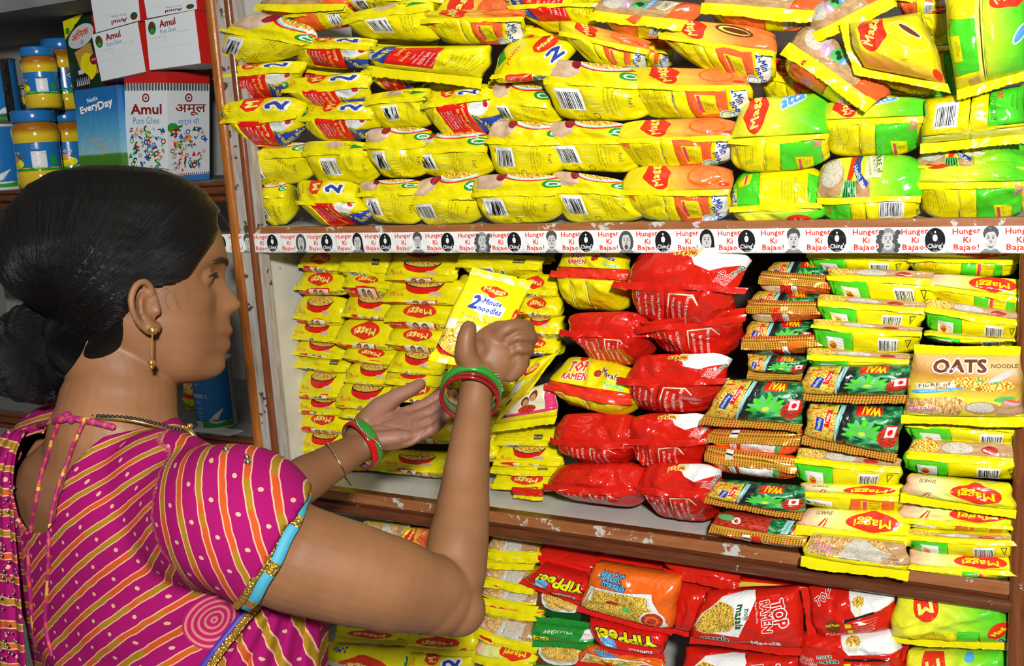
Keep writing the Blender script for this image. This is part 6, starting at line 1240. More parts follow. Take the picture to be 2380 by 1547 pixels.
# ---- face details
def small(name, soup, mat, parent=None, **kw):
    me = soup.raw(name); me.materials.append(MATS[mat]); me.polygons.foreach_set('use_smooth', np.ones(len(me.polygons), bool)); return mine(obj(name, me, her, **kw)) if parent is None else obj(name, me, parent, **kw)
plastic('eyewhite', (.6, .56, .5), .12, 0); plastic('pupil', (.012, .008, .006), .08, 0)
m, nt, b, new, link = newmat('lash'); b.inputs['Base Color'].default_value = (.01, .008, .007, 1); b.inputs['Roughness'].default_value = .5; MATS['lash'] = m
for sg in (1, -1):
    e = Soup(); e.ball(hd(75.2, 31 * sg, 27.5), .0115); ey = small('eye', e, 'eyewhite')
    e = Soup(); e.ball(hd(83.4, 31 * sg, 27.2), (.0050, .0050, .0042), (HS, HU, HF)); small('iris', e, 'pupil', ey)
    e = Soup(); e.tube([hd(84, 20 * sg, 28), hd(90.5, 27 * sg, 32), hd(90, 35 * sg, 32), hd(83, 43 * sg, 28)], [.0007, .0012, .0012, .0007], n=8); small('eyelashes', e, 'lash')
    e = Soup(); e.tube([hd(102, 14 * sg, 43), hd(101, 26 * sg, 47), hd(96.5, 38 * sg, 48), hd(87, 49 * sg, 44)], [.0014, .0018, .0016, .0006], n=8, flat=1.3); small('eyebrow', e, 'lash')
# ---- hair
HLP = sorted([(hpx(x, y, s_)[1], hpx(x, y, s_)[0] + 5) for x, y, s_ in [(508, 512, 30), (512, 531, 35), (500, 562, 48), (467, 606, 64), (440, 643, 70), (404, 660, 72), (352, 670, 74), (306, 690, 76), (298, 722, 74), (272, 752, 68), (250, 806, 62), (220, 852, 56)]])
HLU = np.array([a_ for a_, _ in HLP]); HLF = np.array([b_ for _, b_ in HLP])
def hairline(u):      # how far forward the hair reaches (f) at the side, by height
    return np.where(u > HLU[-1] + 8, 160, np.interp(u, HLU, HLF))
BF, BU = hpx(120, 800, 10)          # centre of the bun in head coordinates
tt2 = np.linspace(-math.pi, math.pi, 150, endpoint=False); R = []; us = np.concatenate([np.arange(141, 100, -3.0), np.arange(100, -66, -3.0)])
rngh = np.random.default_rng(5)
for u in us:
    f, s_ = headpt(tt2, max(u, -86)); fb = f.copy()
    c0 = -5; ang = np.arctan2(s_, f - c0); back = ease(-f, -30, 70); top = ease(u, 60, 130)
    th = 6 + 3 * top + 30 * back * np.exp(-((u - 45) / 75) ** 2) + 4 * np.exp(-((u - 10) / 40) ** 2)
    beh = ease(hairline(u) - f, -1, 16)
    off = -3.5 + (th + 3.5) * beh
    rad = np.stack([f - c0, s_], 1); rl = np.linalg.norm(rad, axis=1) + 1e-6
    f2 = f + rad[:, 0] / rl * off; s2 = s_ + rad[:, 1] / rl * off
    a2 = np.arctan2(u - BU, f2 - BF); gv = .55 * np.sin(a2 * 90 + 2 * np.sin(a2 * 13)) + .7 * np.sin(a2 * 37 + s_ * .06) + 1.0 * np.sin(a2 * 17 + s_ * .03)
    f2 += rad[:, 0] / rl * gv * beh * .6; s2 += rad[:, 1] / rl * gv * beh * .6
    R.append(hd(f2, s2, np.full(len(tt2), u + (4 * top))))
hs = Soup(); hs.rings(R[::-1]); 
hs.tube([P(275, 735, 1.062), P(252, 785, 1.066), P(216, 832, 1.080), P(165, 862, 1.10)], [.010, .015, .016, .016], n=60); hs.ball(P(192, 782, 1.092), (.040, .046, .032), n=40)
hair_me = hs.raw('hair')
# bun
bc = P(112, 818, 1.130); bn = Soup(); RB_ = []
for i in range(1, 40):
    t = math.pi * i / 40; a = np.linspace(0, 2 * math.pi, 120, endpoint=False)
    rr = 1 + .05 * np.sin(a * 2 + t * 5) + .022 * np.sin(a * 17 + t * 12 + 1.5 * np.sin(a * 3)) + .03 * np.sin(a * 5 - t * 9) + .008 * np.sin(a * 49 + t * 20)
    RB_.append(bc + cb * .050 * math.cos(t) + math.sin(t) * rr[:, None] * (np.cos(a)[:, None] * cr * .066 + np.sin(a)[:, None] * cu * .058))
bn.rings(RB_); bun_me = bn.raw('hair_bun')
m, nt, b, new, link = newmat('hairmat'); b.inputs['Base Color'].default_value = (.0022, .0021, .0023, 1); b.inputs['Specular IOR Level'].default_value = .24
at = new('ShaderNodeAttribute'); at.attribute_name = 'flow'; n1 = new('ShaderNodeTexNoise'); n1.inputs['Scale'].default_value = 1; n1.inputs['Detail'].default_value = 4; n1.inputs['Roughness'].default_value = .7; link(at.outputs['Vector'], n1.inputs['Vector'])
bp = new('ShaderNodeBump'); bp.inputs['Distance'].default_value = .0035; link(n1.outputs['Fac'], bp.inputs['Height']); link(bp.outputs[0], b.inputs['Normal'])
rr_ = ramp(nt, [(.35, (.28, .28, .28)), (.7, (.55, .55, .55))]); link(n1.outputs['Fac'], rr_.inputs[0]); link(rr_.outputs[0], b.inputs['Roughness']); MATS['hairmat'] = m
def flow(me, fn):
    v = fn(coords(me)); a_ = me.attributes.new('flow', 'FLOAT_VECTOR', 'POINT'); a_.data.foreach_set('vector', v.astype(np.float32).ravel())
    me.materials.append(MATS['hairmat']); me.polygons.foreach_set('use_smooth', np.ones(len(me.polygons), bool))
def fl_hair(v):
    h = (v - HO) @ np.stack([HF, HS, HU], 1) * 1000; a_ = np.arctan2(h[:, 2] - BU, h[:, 0] - BF); r_ = np.hypot(h[:, 2] - BU, h[:, 0] - BF); return np.stack([np.cos(a_) * 75, np.sin(a_) * 75, r_ * .02 + h[:, 1] * .06], 1)
def fl_bun(v):
    h = (v - bc) @ np.stack([cr, cu, cb], 1); a_ = np.arctan2(h[:, 1], h[:, 0]); r_ = np.hypot(h[:, 0], h[:, 1]); return np.stack([r_ * 700 + np.cos(a_) * 1.5 + a_ * 0, np.cos(a_ * 1 + 1) * 3, h[:, 2] * 60], 1)
flow(hair_me, fl_hair); flow(bun_me, fl_bun); hair_o = mine(obj('hair', hair_me, her)); obj('hair_bun', bun_me, hair_o)
# loose strands, combed toward the bun, with fly-aways
cv = bpy.data.curves.new('hair_strands', 'CURVE'); cv.dimensions = '3D'; cv.bevel_depth = .00022; cv.bevel_resolution = 0
def strand(pts, r=1.0):
    sp = cv.splines.new('POLY'); sp.points.add(len(pts) - 1)
    for q_, p in zip(sp.points, pts): q_.co = (*p, 1); q_.radius = r
bvh = BVHTree.FromPolygons([Vector(v) for v in coords(hair_me)], [list(p.vertices) for p in hair_me.polygons])
for k in range(420):
    a0 = rngh.uniform(-.5, 2.6); f0 = rngh.uniform(10, 110); u0 = rngh.uniform(0, 145); f0 = min(f0, hairline(u0) - 3); s0 = 100
    pts = []; f1, u1 = BF + rngh.uniform(-15, 25), BU + rngh.uniform(-10, 25); lift = rngh.uniform(.2, 1.6) if k % 6 else rngh.uniform(1.5, 5)
    n_ = 16; t1 = rngh.uniform(.5, .95)
    for i in range(n_):
        t = i / (n_ - 1) * t1; f = f0 + (f1 - f0) * t; u = u0 + (u1 - u0) * t + 18 * math.sin(math.pi * t) * (1 if u0 > 40 else .3)
        o_ = hd(f, 140, u); hit = bvh.ray_cast(Vector(o_), Vector(-HS))
        if hit[0] is None: break
        pts.append(np.array(hit[0]) + np.array(hit[1]) * (lift * .001 * math.sin(math.pi * min(1, t / t1 + .05)) + .0002))
    if len(pts) > 4: strand(pts, rngh.uniform(.5, 1.1))
for p0, p1, p2 in [((388, 668), (372, 690), (395, 716)), ((392, 664), (380, 684), (372, 700)), ((400, 668), (396, 692), (420, 708)), ((410, 672), (404, 690), (412, 705)), ((384, 660), (362, 676), (350, 690)), ((280, 752), (276, 782), (288, 812)), ((262, 780), (262, 830), (290, 880)), ((300, 720), (292, 760), (300, 790)), ((250, 810), (240, 860), (262, 900)), ((430, 650), (440, 670), (432, 690))]:
    q_ = [np.array(p0), np.array(p1), np.array(p2)]; pts = []
    for t in np.linspace(0, 1, 10): x = (1 - t) ** 2 * q_[0] + 2 * t * (1 - t) * q_[1] + t * t * q_[2]; pts.append(P(x[0], x[1], 1.046 + (.02 if x[1] > 740 else 0)))
    strand(pts, .45)
for k in range(26):          # fly-aways above the forehead and crown
    x0 = rngh.uniform(330, 505); y0 = np.interp(x0, [330, 368, 427, 473, 505], [388, 392, 418, 462, 505]); d_ = 1.12 - rngh.uniform(0, .02)
    strand([P(x0 - 60 + 30 * t, y0 + 12 - 22 * math.sin(1.6 * t), d_) if 0 else P(x0 + 34 * t, y0 + 8 - rngh.uniform(5, 9) * math.sin(2.2 * t) + 26 * t * t * (x0 > 440), d_) for t in np.linspace(0, 1.2, 9)], .6)
m, nt, b, new, link = newmat('strandmat'); b.inputs['Base Color'].default_value = (.012, .011, .011, 1); b.inputs['Roughness'].default_value = .4; cv.materials.append(m)
so = obj('hair_strands', cv, hair_o); so['kind'] = 'stuff'
# ---- jewellery
m, nt, b, new, link = newmat('goldm'); b.inputs['Base Color'].default_value = (.75, .48, .13, 1); b.inputs['Metallic'].default_value = .9; b.inputs['Roughness'].default_value = .25; MATS['goldm'] = m
m, nt, b, new, link = newmat('silverm'); b.inputs['Base Color'].default_value = (.6, .56, .5, 1); b.inputs['Metallic'].default_value = 1; b.inputs['Roughness'].default_value = .2; MATS['silverm'] = m
e = Soup(); c0 = P(355, 768, 1.034); e.ball(c0, .0044); er = small('earring', e, 'goldm')
e = Soup(); e.tube([P(354, 775, 1.034), P(353, 800, 1.035), P(352, 832, 1.036)], [.0009, .0009, .0009], n=8); small('earring_chain', e, 'goldm', er)
e = Soup(); e.ball(P(352, 843, 1.036), .0036); e.ball(P(352, 853, 1.036), .0024); small('earring_drop', e, 'goldm', er)
NK = [(138, 955, 1.075), (180, 972, 1.05), (240, 972, 1.034), (300, 976, 1.03), (350, 986, 1.036), (400, 1000, 1.05), (445, 1010, 1.07)]
e = Soup(); e.tube([P(*p) for p in NK], [.0016] * 7, n=8); nk = small('necklace', e, 'goldm')
e = Soup()
pts = [P(*p) + UPW * .0025 for p in NK]
for k in range(34):
    t = k / 33 * 6; i = min(int(t), 5); q_ = pts[i] + (pts[i + 1] - pts[i]) * (t - i); e.ball(q_, .0022, n=6)
small('black_beads', e, 'lash', nk)
e = Soup(); e.tube([P(425, 992, 1.055), P(440, 1002, 1.06), P(455, 1018, 1.06)], [.0022, .003, .002], n=8); e.ball(P(441, 990, 1.058), .003); small('necklace_clasp', e, 'goldm', nk)
# bangles
plastic('enamel_dark', (.2, .008, .01), .12, 0); plastic('enamel_red', (.42, .008, .008), .12, 0); plastic('enamel_green', (.02, .2, .02), .15, 0); plastic('wire', (.55, .5, .42), .2, 0, metal=.9)
def bangle(name, c, ax, r, w, t, mats, parent=None, n=72, twist=0.0, e0=None):
    """flat band: ax = axis through the wrist; mats = (upper, lower) colours; twist swaps them round the ring"""
    ax = nrm(ax); e0 = nrm((cb if e0 is None else e0) - ax * np.dot((cb if e0 is None else e0), ax)); e1 = np.cross(ax, e0)
    sec = [(-.5, -.5), (-.5, .25), (-.35, .5), (0, .58), (.35, .5), (.5, .25), (.5, -.5)]; V = []; F = []; mi = []; k = len(sec)
    for i in range(n):
        a_ = 2 * math.pi * i / n; rd = math.cos(a_) * e0 + math.sin(a_) * e1
        for x, y in sec: V.append(c + rd * (r + y * t) + ax * x * w)
    for i in range(n):
        a_ = 2 * math.pi * (i + .5) / n; sh = .3 * math.sin(a_ * 1.5 + twist)
        for j in range(k):
            F.append((i * k + j, i * k + (j + 1) % k, ((i + 1) % n) * k + (j + 1) % k, ((i + 1) % n) * k + j))
            x = (sec[j][0] + sec[(j + 1) % k][0]) / 2; mi.append(2 if j == k - 1 else (0 if x < sh else 1))
    me = rawmesh(name, V, F, mi, list(mats) + ['wire']); return mine(obj(name, me, her)) if parent is None else obj(name, me, parent)
AXR = nrm(P(1110, 880, 1.155) - P(1085, 960, 1.12)); AXR = nrm(AXR - .25 * cb - .15 * cr)
def sparkle(parent, c, ax, r, angs, s=.0016):
    e = Soup(); ax = nrm(ax); e0 = nrm(cb - ax * np.dot(cb, ax)); e1 = np.cross(ax, e0)
    for a_, o_ in angs: e.ball(c + (math.cos(a_) * e0 + math.sin(a_) * e1) * r + ax * o_, s, n=5)
    small('stones', e, 'silverm', parent)
RW = P(1094, 914, 1.150)
bg = bangle('bangle', RW + AXR * .008, AXR, .0318, .014, .0048, ('enamel_green', 'enamel_red'), twist=.5)
sparkle(bg, RW + AXR * .008, AXR, .0345, [(.85 + .07 * k, .003 * math.sin(k * 1.3)) for k in range(12)] + [(-.35 + .06 * k, .003 * math.cos(k * 1.7)) for k in range(7)])
for k in range(2): bangle('thin_bangle', RW - AXR * (.004 + .006 * k) - cr * .001 * k, nrm(AXR + cr * .03 * k), .0312, .0035, .003, ('enamel_dark', 'enamel_dark'))
AXL = nrm(P(860, 1024, 1.41) - P(800, 1058, 1.385)); LWc = P(842, 1031, 1.402)
bl = bangle('bangle', LWc, AXL, .0330, .0165, .004, ('enamel_red', 'enamel_green'), twist=2.2)
sparkle(bl, LWc, AXL, .0352, [(a_, .006 * math.sin(a_ * 3)) for a_ in np.linspace(-1.3, .5, 24)], .0018)
AXS = nrm(AXL + cb * .35 + cu * .05)
e = Soup(); c_ = P(787, 1078, 1.38); e0 = nrm(cb - AXS * np.dot(cb, AXS)); e1 = np.cross(AXS, e0); rg = []
for i in range(72):
    a_ = 2 * math.pi * i / 72; rd = math.cos(a_) * e0 + math.sin(a_) * e1; b_ = np.linspace(0, 2 * math.pi, 8, endpoint=False); rg.append(c_ + rd * .0325 + .0014 * (np.cos(b_)[:, None] * rd + np.sin(b_)[:, None] * AXS))
rg.append(rg[0]); e.rings(rg, cap=False); small('silver_bangle', e, 'silverm')
e = Soup(); e.ball(ear_pt(483, 748, 64) if 0 else hd(*[float(x) for x in (hpx(483, 748, 55)[0], 58, hpx(483, 748, 55)[1])]), .0008, n=5)

# ---- blouse
m, nt, b, new, link = newmat('blouse'); at = new('ShaderNodeAttribute'); at.attribute_name = 'pr'; sp = new('ShaderNodeSeparateXYZ'); link(at.outputs['Vector'], sp.inputs[0])
def mth(op, a_, b_=None, c_=None):
    n_ = new('ShaderNodeMath'); n_.operation = op
    for i, v in enumerate((a_, b_, c_)):
        if v is None: continue
        if isinstance(v, (int, float)): n_.inputs[i].default_value = v
        else: link(v, n_.inputs[i])
    return n_.outputs[0]
tc = new('ShaderNodeTexCoord'); nz = new('ShaderNodeTexNoise'); nz.inputs['Scale'].default_value = 60; nz.inputs['Detail'].default_value = 2; link(tc.outputs['Object'], nz.inputs['Vector'])
X = mth('MULTIPLY_ADD', nz.outputs['Fac'], .16, sp.outputs[0]); fx = mth('FRACT', X); dist = mth('ABSOLUTE', mth('SUBTRACT', fx, .5))       # 0 in the middle of a stripe
inl = mth('LESS_THAN', dist, .12); outl = mth('LESS_THAN', dist, .175)
row = mth('FLOOR', X); rowd = mth('ROUND', X); nz2 = new('ShaderNodeTexNoise'); nz2.inputs['Scale'].default_value = 1.0; cmb = new('ShaderNodeCombineXYZ'); link(mth('MULTIPLY', row, 7.3), cmb.inputs[0]); link(mth('MULTIPLY', sp.outputs[1], .8), cmb.inputs[1]); link(cmb.outputs[0], nz2.inputs['Vector'])
rc = ramp(nt, [(.46, (.40, .055, .014)), (.54, (.25, .135, .01))]); link(nz2.outputs['Fac'], rc.inputs[0])
fy = mth('FRACT', mth('MULTIPLY_ADD', rowd, .37, sp.outputs[1])); dx = mth('SUBTRACT', fx, mth('ROUND', fx)); dy = mth('SUBTRACT', fy, .5)
dd = mth('SQRT', mth('ADD', mth('MULTIPLY', dx, dx), mth('MULTIPLY', mth('MULTIPLY', dy, dy), 2.6))); dot = mth('LESS_THAN', dd, .10)
def mix(fac, a_, b_):
    n_ = new('ShaderNodeMix'); n_.data_type = 'RGBA'; link(fac, n_.inputs['Factor'])
    for v, k in ((a_, 'A'), (b_, 'B')):
        if isinstance(v, tuple): n_.inputs[k].default_value = (*v, 1)
        else: link(v, n_.inputs[k])
    return n_.outputs['Result']
base = mix(dot, (.24, .003, .085), (.45, .29, .17)); base = mix(outl, base, (.50, .30, .16)); base = mix(inl, base, rc.outputs[0])
# ring shaped medallions
vo = new('ShaderNodeAttribute'); vo.attribute_name = 'med'; rg_ = vo.outputs['Fac']
w_ = mth('FRACT', mth('MULTIPLY', rg_, 5.0)); ring = mth('MULTIPLY', mth('LESS_THAN', mth('ABSOLUTE', mth('SUBTRACT', w_, .5)), .2), mth('LESS_THAN', rg_, .98)); inm = mth('LESS_THAN', rg_, 1.0)
base = mix(inm, base, (.36, .008, .09)); base = mix(ring, base, (.42, .17, .12))
link(base, b.inputs['Base Color']); b.inputs['Roughness'].default_value = .9; b.inputs['Specular IOR Level'].default_value = .12; bump(nt, b, 900, .0002, 1); MATS['blouse'] = m
bs = Soup(); torso(bs, .009)
AD = nrm(ARM[3] - ARM[1])
bs.tube([tp(.10, .0, -.035), SHR + UPW * .008, P(560, 1205, .945), P(622, 1262, .945), P(650, 1275, .947)], [.060, .068, .068, .061, .059], n=32, flat=1.0, round_ends=True)
bs.tube([tp(-.10, .0, -.035), SHL + UPW * .008, SHL * .6 + ELL * .4], [.060, .066, .058], n=24)
bl_me = bs.fuse('blouse', .0038, 34, .5)
co = coords(bl_me); tv = (co - TC) @ np.stack([TR, TF, UPW], 1)
# soft folds
al = (co - SHR) @ AD; hemc = P(622, 1266, .946)
nr = np.empty(len(co) * 3); bl_me.vertices.foreach_get('normal', nr); nr = nr.reshape(-1, 3)
fold = .0022 * np.sin((tv[:, 2] * 55 + tv[:, 0] * 30)) * ease(-tv[:, 2], .12, .22) + .003 * np.sin(tv[:, 2] * 75 - tv[:, 0] * 45) * np.exp(-((tv[:, 2] + .17) / .05) ** 2) * ease(tv[:, 0], .02, .12)
co = co + nr * fold[:, None]; setco(bl_me, co)
# cut away: neck, key-hole opening at the back, sleeve end, far sleeve end
bmh = P(622, 1266, .946); HN = nrm(AD)                                  # hem plane
def px_of(v):
    c_ = (v - CAM) @ R3; return 1190 + FPX * c_[:, 0] / -c_[:, 2], 773.5 - FPX * c_[:, 1] / -c_[:, 2], -c_[:, 2]
blk = BVHTree.FromPolygons([Vector(v) for v in co], [list(p.vertices) for p in bl_me.polygons])
KH = np.array([(40, 1022), (28, 1110), (38, 1193), (62, 1236), (104, 1240), (126, 1212), (139, 1151), (164, 1088), (202, 1046), (262, 1003), (180, 996), (90, 1004)], float)
KW = []                                                                   # key-hole outline laid on the back: (TR, up) coordinates
for a_, b_ in KH:
    h_ = blk.ray_cast(Vector(CAM), Vector(ray(a_, b_)))[0]
    if h_ is None: h_ = TC + TR * -.05
    q_ = np.array(h_) - TC; KW.append((q_ @ TR, q_ @ UPW))
KW = np.array(KW)
def inpoly(x, y, P_):
    ins = np.zeros(len(x), bool)
    for i in range(len(P_)):
        x1, y1 = P_[i - 1]; x2, y2 = P_[i]
        if y1 == y2: continue
        ins ^= ((y1 > y) != (y2 > y)) & (x < (x2 - x1) * (y - y1) / (y2 - y1) + x1)
    return ins
import bmesh
bm = bmesh.new(); bm.from_mesh(bl_me); bm.faces.ensure_lookup_table()
cen = np.array([f.calc_center_median() for f in bm.faces]); tcn = (cen - TC) @ np.stack([TR, TF, UPW], 1)
back_side = tcn[:, 1] < .0
kill = (inpoly(tcn[:, 0], tcn[:, 2], KW) & back_side) | ((np.hypot(tcn[:, 0], tcn[:, 1]) < .068) & (tcn[:, 2] > -.012)) | (((cen - bmh) @ HN > 0) & ((cen - bmh) @ HN < .08) & (np.linalg.norm(np.cross(cen - bmh, HN), axis=1) < .066)) | (((cen - (SHL * .65 + ELL * .35)) @ nrm(ELL - SHL) > 0) & (np.linalg.norm(cen - SHL, axis=1) < .2) & ((cen - SHL) @ nrm(ELL - SHL) > .05) & (np.linalg.norm(np.cross(cen - SHL, nrm(ELL - SHL)), axis=1) < .066))
bmesh.ops.delete(bm, geom=[f for f, k in zip(bm.faces, kill) if k], context='FACES')
for _ in range(3):
    bv = [v for v in bm.verts if v.is_boundary]; newp = {}
    for v in bv:
        nb = [e.other_vert(v).co for e in v.link_edges if e.is_boundary]
        if len(nb) == 2: newp[v] = v.co * .4 + (nb[0] + nb[1]) * .3
    for v, p in newp.items(): v.co = p
bm.to_mesh(bl_me); bm.free()
co = coords(bl_me); tv = (co - TC) @ np.stack([TR, TF, UPW], 1)
# print direction: back panel slants, sleeve panel runs down, seam between them
pxx, pyy, _ = px_of(co)
xb = tv[:, 0]; zb = tv[:, 2]
s1 = (zb * .84 - xb * .62) / .0205; l1 = (zb * .62 + xb * .84) / .034
s2 = ((co - SHR) @ cr + .28 * ((co - SHR) @ cu)) / .0215; l2 = ((co - SHR) @ cu) / .03
SM = []
bl0 = BVHTree.FromPolygons([Vector(v) for v in co], [list(p.vertices) for p in bl_me.polygons])
for a_, b_ in [(440, 1000), (396, 1052), (360, 1140), (352, 1200), (368, 1262), (420, 1335), (470, 1380)]:
    h_ = bl0.ray_cast(Vector(CAM), Vector(ray(a_, b_)))[0]
    if h_ is not None: q_ = np.array(h_) - TC; SM.append((q_ @ cu, q_ @ cr))
SM.sort(); bu_ = (co - TC) @ cu; sx_ = np.interp(bu_, [q_[0] for q_ in SM], [q_[1] for q_ in SM]); sx_ = np.where(bu_ < SM[0][0], 9, sx_)
sel = (co - TC) @ cr > sx_
s3 = (zb * .95 - xb * .3) / .017; l3 = xb / .03; lf = xb < -.03
pr_ = np.stack([np.where(sel, s2, np.where(lf, s3, s1)), np.where(sel, l2, np.where(lf, l3, l1)), np.zeros(len(co))], 1)
a_ = bl_me.attributes.new('pr', 'FLOAT_VECTOR', 'POINT'); a_.data.foreach_set('vector', pr_.astype(np.float32).ravel())
md = np.full(len(co), 9.0)
for (mx_, my_, md_, rr) in [(560, 1075, .90, .021), (625, 1120, .90, .022), (500, 1440, .98, .030), (560, 1475, .98, .02)]:
    r0 = ray(mx_, my_); near = np.argmin(np.hypot(pxx - mx_, pyy - my_) + (((co - CAM) @ -cb) > 1.05) * 1e3); md = np.minimum(md, np.linalg.norm(co - co[near], axis=1) / rr)
a_ = bl_me.attributes.new('med', 'FLOAT', 'POINT'); a_.data.foreach_set('value', md.astype(np.float32))
bl_me.materials.append(MATS['blouse']); bl_me.polygons.foreach_set('use_smooth', np.ones(len(bl_me.polygons), bool))
blo = mine(obj('blouse', bl_me, her)); q_ = blo.modifiers.new('t', 'SOLIDIFY'); q_.thickness = .0016; q_.offset = -1
# sleeve trim: gold lace and turquoise edging
def piping(name, mat, rad, off, w, col2=None):
    e0 = nrm(cu - HN * cu.dot(HN)); e1 = np.cross(HN, e0); V = []; F = []; mi = []; n = 96; k = 4
    for i in range(n):
        a_ = 2 * math.pi * i / n; rd = math.cos(a_) * e0 + math.sin(a_) * e1; wob = .0006 * math.sin(a_ * 9)
        for (x, y) in [(-.5, -.0012), (-.5, .0012), (.5, .0012), (.5, -.0012)]: V.append(bmh + HN * (off + x * w + wob) + rd * (rad(a_) + y + (.0008 if abs(x) > .4 else 0)))
    for i in range(n):
        for j in range(k): F.append((i * k + j, i * k + (j + 1) % k, ((i + 1) % n) * k + (j + 1) % k, ((i + 1) % n) * k + j)); mi.append(1 if col2 and (i // 3) % 4 == 0 else 0)
    return obj(name, rawmesh(name, V, F, mi, [mat] + ([col2] if col2 else [])), blo)
m, nt, b, new, link = newmat('lace'); b.inputs['Base Color'].default_value = (.7, .42, .06, 1); b.inputs['Metallic'].default_value = .8; b.inputs['Roughness'].default_value = .3; tc = new('ShaderNodeTexCoord'); vo = new('ShaderNodeTexVoronoi'); vo.inputs['Scale'].default_value = 420; link(tc.outputs['Object'], vo.inputs['Vector']); bp = new('ShaderNodeBump'); bp.inputs['Distance'].default_value = .002; link(vo.outputs['Distance'], bp.inputs['Height']); link(bp.outputs[0], b.inputs['Normal']); MATS['lace'] = m
plastic('turq', (.045, .27, .38), .7, 0); plastic('purple', (.04, .02, .25), .6, 0); plastic('magenta', (.25, .004, .09), .7, 0); plastic('piorange', (.38, .05, .03), .7, 0)
hr = lambda a_: .0585
piping('gold_lace', 'lace', lambda a_: .0592, -.001, .0065); piping('turquoise_edge', 'turq', lambda a_: .0572, .007, .011, 'lace')
# cords across the open back
def cord(name, pts, r=.0021):
    e = Soup(); e.tube(pts, [r] * len(pts), n=10, sub=8); me = e.raw(name); 
    for mm_ in ('magenta', 'piorange', 'lace'): me.materials.append(MATS[mm_ if mm_ != 'lace' else 'yellowc'])
    c_ = np.array([p.index for p in me.polygons]); mi = np.where(((c_ + (c_ % 10)) // 14) % 3 == 0, 1, 0); mi = np.where(((c_ + (c_ % 10)) // 14) % 11 == 0, 2, mi); me.polygons.foreach_set('material_index', mi.astype(np.int32)); me.polygons.foreach_set('use_smooth', np.ones(len(me.polygons), bool)); return obj(name, me, blo)
plastic('yellowc', (.5, .3, .03), .7, 0)
def onback(px, py, off=.004):
    r0 = ray(px, py); loc, nn, _, _ = bl_bvh.ray_cast(Vector(CAM), Vector(r0)); 
    loc2, n2, _, _ = sk_bvh.ray_cast(Vector(CAM), Vector(r0)); L_ = [Vector(l) for l in (loc, loc2) if l is not None]
    if not L_: return P(px, py, 1.12)
    q = min(L_, key=lambda l: (l - Vector(CAM)).length); return np.array(q) - nrm(r0) * off
bl_bvh = BVHTree.FromPolygons([Vector(v) for v in coords(bl_me)], [list(p.vertices) for p in bl_me.polygons]); sk_bvh = BVHTree.FromPolygons([Vector(v) for v in coords(skin_me)], [list(p.vertices) for p in skin_me.polygons])
cord('back_cord', [onback(*p) for p in [(140, 975), (131, 996), (112, 1050), (96, 1100), (84, 1165), (72, 1226), (66, 1300), (72, 1400), (82, 1500)]])
cord('back_cord', [onback(*p) for p in [(196, 975), (190, 990), (172, 1030), (158, 1070), (136, 1130), (120, 1193), (113, 1260), (113, 1318), (106, 1444), (120, 1520)]])
cord('neck_cord', [onback(*p) for p in [(48, 1002), (90, 988), (130, 978), (165, 972), (215, 980), (262, 992)]], .0034)
kn = Soup(); kn.ball(onback(140, 972, .004), .005); kn.ball(onback(156, 966, .004), .0046); kn.ball(onback(166, 976, .004), .004); small('cord_knot', kn, 'magenta', blo)
# edge binding of the key-hole
cord('keyhole_binding', [onback(*p, .0025) for p in [(46, 1010), (38, 1030), (28, 1070), (26, 1110), (30, 1150), (37, 1193), (50, 1225), (64, 1239)]], .002)
# ---- sari
sr = Soup()
def drape(name, rows, pleats, amp, mat, n=60, th=.0016, parent=None):
    """rows: list of way-point rows (left to right); folded sheet through them"""
    V = []; m_ = len(rows)
    for r_i, row in enumerate(rows):
        row = [np.asarray(p) for p in row]
        for i in range(n):
            t = i / (n - 1) * (len(row) - 1); k = min(int(t), len(row) - 2); q = row[k] + (row[k + 1] - row[k]) * (t - k)
            V.append(q + cb * amp * (math.sin(i / n * pleats * 6.28 + r_i * .35) + .4 * math.sin(i / n * pleats * 14 + 1)))
    F = [(j * n + i, j * n + i + 1, (j + 1) * n + i + 1, (j + 1) * n + i) for j in range(m_ - 1) for i in range(n - 1)]
    me = rawmesh(name, V, F, None, [mat]); o = mine(obj(name, me, her)) if parent is None else obj(name, me, parent)
    q_ = o.modifiers.new('sub', 'SUBSURF'); q_.levels = 1; q_.render_levels = 1; q_ = o.modifiers.new('t', 'SOLIDIFY'); q_.thickness = th; return o, np.array(V)
def prattr(o, fn):
    me = o.data; v = coords(me); pr_ = fn(v); a_ = me.attributes.new('pr', 'FLOAT_VECTOR', 'POINT'); a_.data.foreach_set('vector', pr_.astype(np.float32).ravel())
    a_ = me.attributes.new('med', 'FLOAT', 'POINT'); a_.data.foreach_set('value', np.full(len(v), 9.0, np.float32))
o, _ = drape('sari', [[P(598, 1385, 1.02), P(660, 1380, 1.05), P(735, 1400, 1.10), P(752, 1420, 1.14)], [P(560, 1440, 1.01), P(640, 1450, 1.03), P(740, 1450, 1.08), P(762, 1460, 1.14)], [P(500, 1510, 1.00), P(620, 1520, 1.02), P(735, 1510, 1.07), P(758, 1520, 1.14)],
                      [P(450, 1580, 1.0), P(600, 1600, 1.01), P(735, 1600, 1.06), P(760, 1600, 1.14)], [P(420, 1700, 1.0), P(600, 1700, 1.01), P(740, 1700, 1.06), P(770, 1700, 1.14)]], 7, .0035, 'blouse')
prattr(o, lambda v: np.stack([((v - TC) @ cr * .9 + (v - TC) @ cu * .35) / .022, (v - TC) @ cu / .03, v[:, 0] * 0], 1))
sari = o
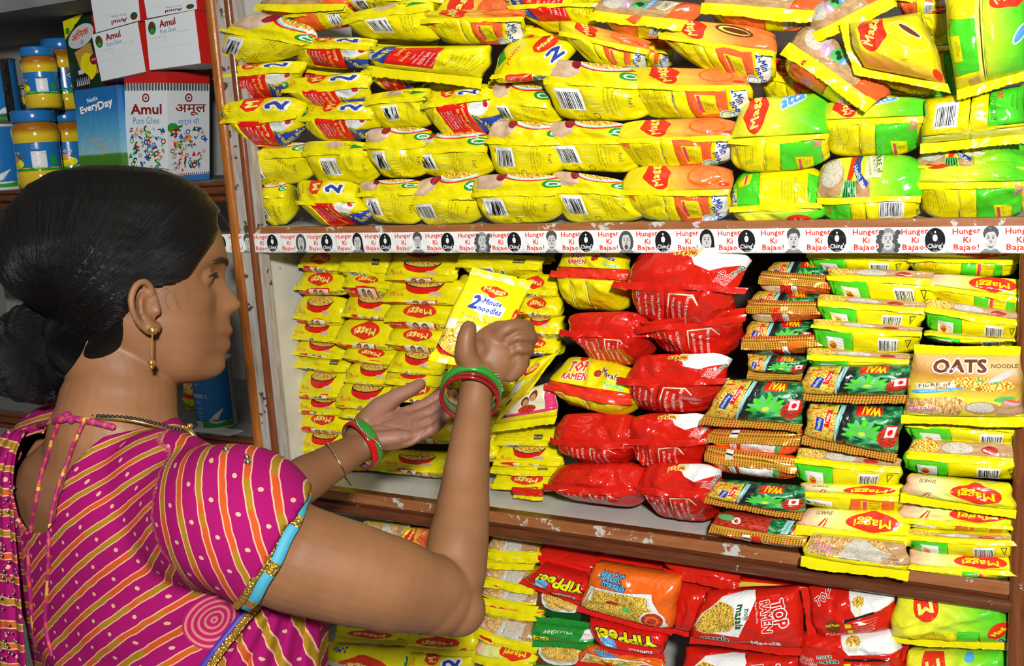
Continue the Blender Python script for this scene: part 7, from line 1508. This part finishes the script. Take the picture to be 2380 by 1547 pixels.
def ribbon(name, A_pts, B_pts, mat, parent, n=40, th=.0015):
    V = []; 
    for i in range(n):
        t = i / (n - 1) * (len(A_pts) - 1); k = min(int(t), len(A_pts) - 2)
        for Q in (A_pts, B_pts): V.append(np.asarray(Q[k]) + (np.asarray(Q[k + 1]) - np.asarray(Q[k])) * (t - k))
    o = obj(name, rawmesh(name, V, [(2 * i, 2 * i + 1, 2 * i + 3, 2 * i + 2) for i in range(n - 1)], None, [mat]), parent); q_ = o.modifiers.new('t', 'SOLIDIFY'); q_.thickness = th; return o
LN = [(606, 1386), (560, 1440), (505, 1510), (455, 1580)]; dL = [1.008, .998, .988, .985]
ribbon('gold_border', [P(x, y, d) for (x, y), d in zip(LN, dL)], [P(x + 17, y + 6, d) for (x, y), d in zip(LN, dL)], 'lace', sari)
ribbon('blue_border', [P(x - 14, y - 2, d + .001) for (x, y), d in zip(LN, dL)], [P(x + 1, y + 2, d + .0005) for (x, y), d in zip(LN, dL)], 'purple', sari)
o, V_ = drape('sari_shoulder_fold', [[P(20, 1000, 1.16), P(45, 1000, 1.14), P(62, 1000, 1.13)], [P(-40, 1060, 1.16), P(5, 1060, 1.12), P(34, 1040, 1.10)], [P(-70, 1150, 1.16), P(-10, 1150, 1.11), P(26, 1140, 1.085)], [P(-80, 1300, 1.15), P(-10, 1300, 1.09), P(40, 1280, 1.07)], [P(-80, 1450, 1.15), P(-10, 1450, 1.08), P(56, 1450, 1.055)], [P(-80, 1650, 1.15), P(-10, 1650, 1.08), P(70, 1650, 1.05)]], 3, .003, 'blouse', n=40)
prattr(o, lambda v: np.stack([((v - TC) @ cu) / .022, (v - TC) @ cr / .03, v[:, 0] * 0], 1))
e = Soup()
for k in range(60):
    x, y = rngh.uniform(0, 40), rngh.uniform(1100, 1540); h = None
    e.ball(P(x, y, np.interp(y, [1040, 1150, 1300, 1450], [1.105, 1.085, 1.068, 1.052]) - .003), float(rngh.uniform(.0008, .0019)), n=5)
for x, y in [(525, 1044), (574, 1062), (576, 1074), (676, 1456), (690, 1470)]: e.ball(onback(x, y, .002), .0032, n=6)
sq = small('sequins', e, 'silverm', o); sq['kind'] = 'stuff'
# ---- the packet in her hand
pack('mface', [(1112, 628), (1232, 660), (1150, 868), (1000, 838)], (.0,) * 4, style='face', fins='tb', fh=.010, T=.014, label='yellow noodle packet held up in her right hand, whole printed front showing', amp=.0010, cr=7,
     world=[P(1100, 620, 1.196), P(1236, 655, 1.200), P(1140, 872, 1.172), P(996, 836, 1.166)], name='noodle_packet')
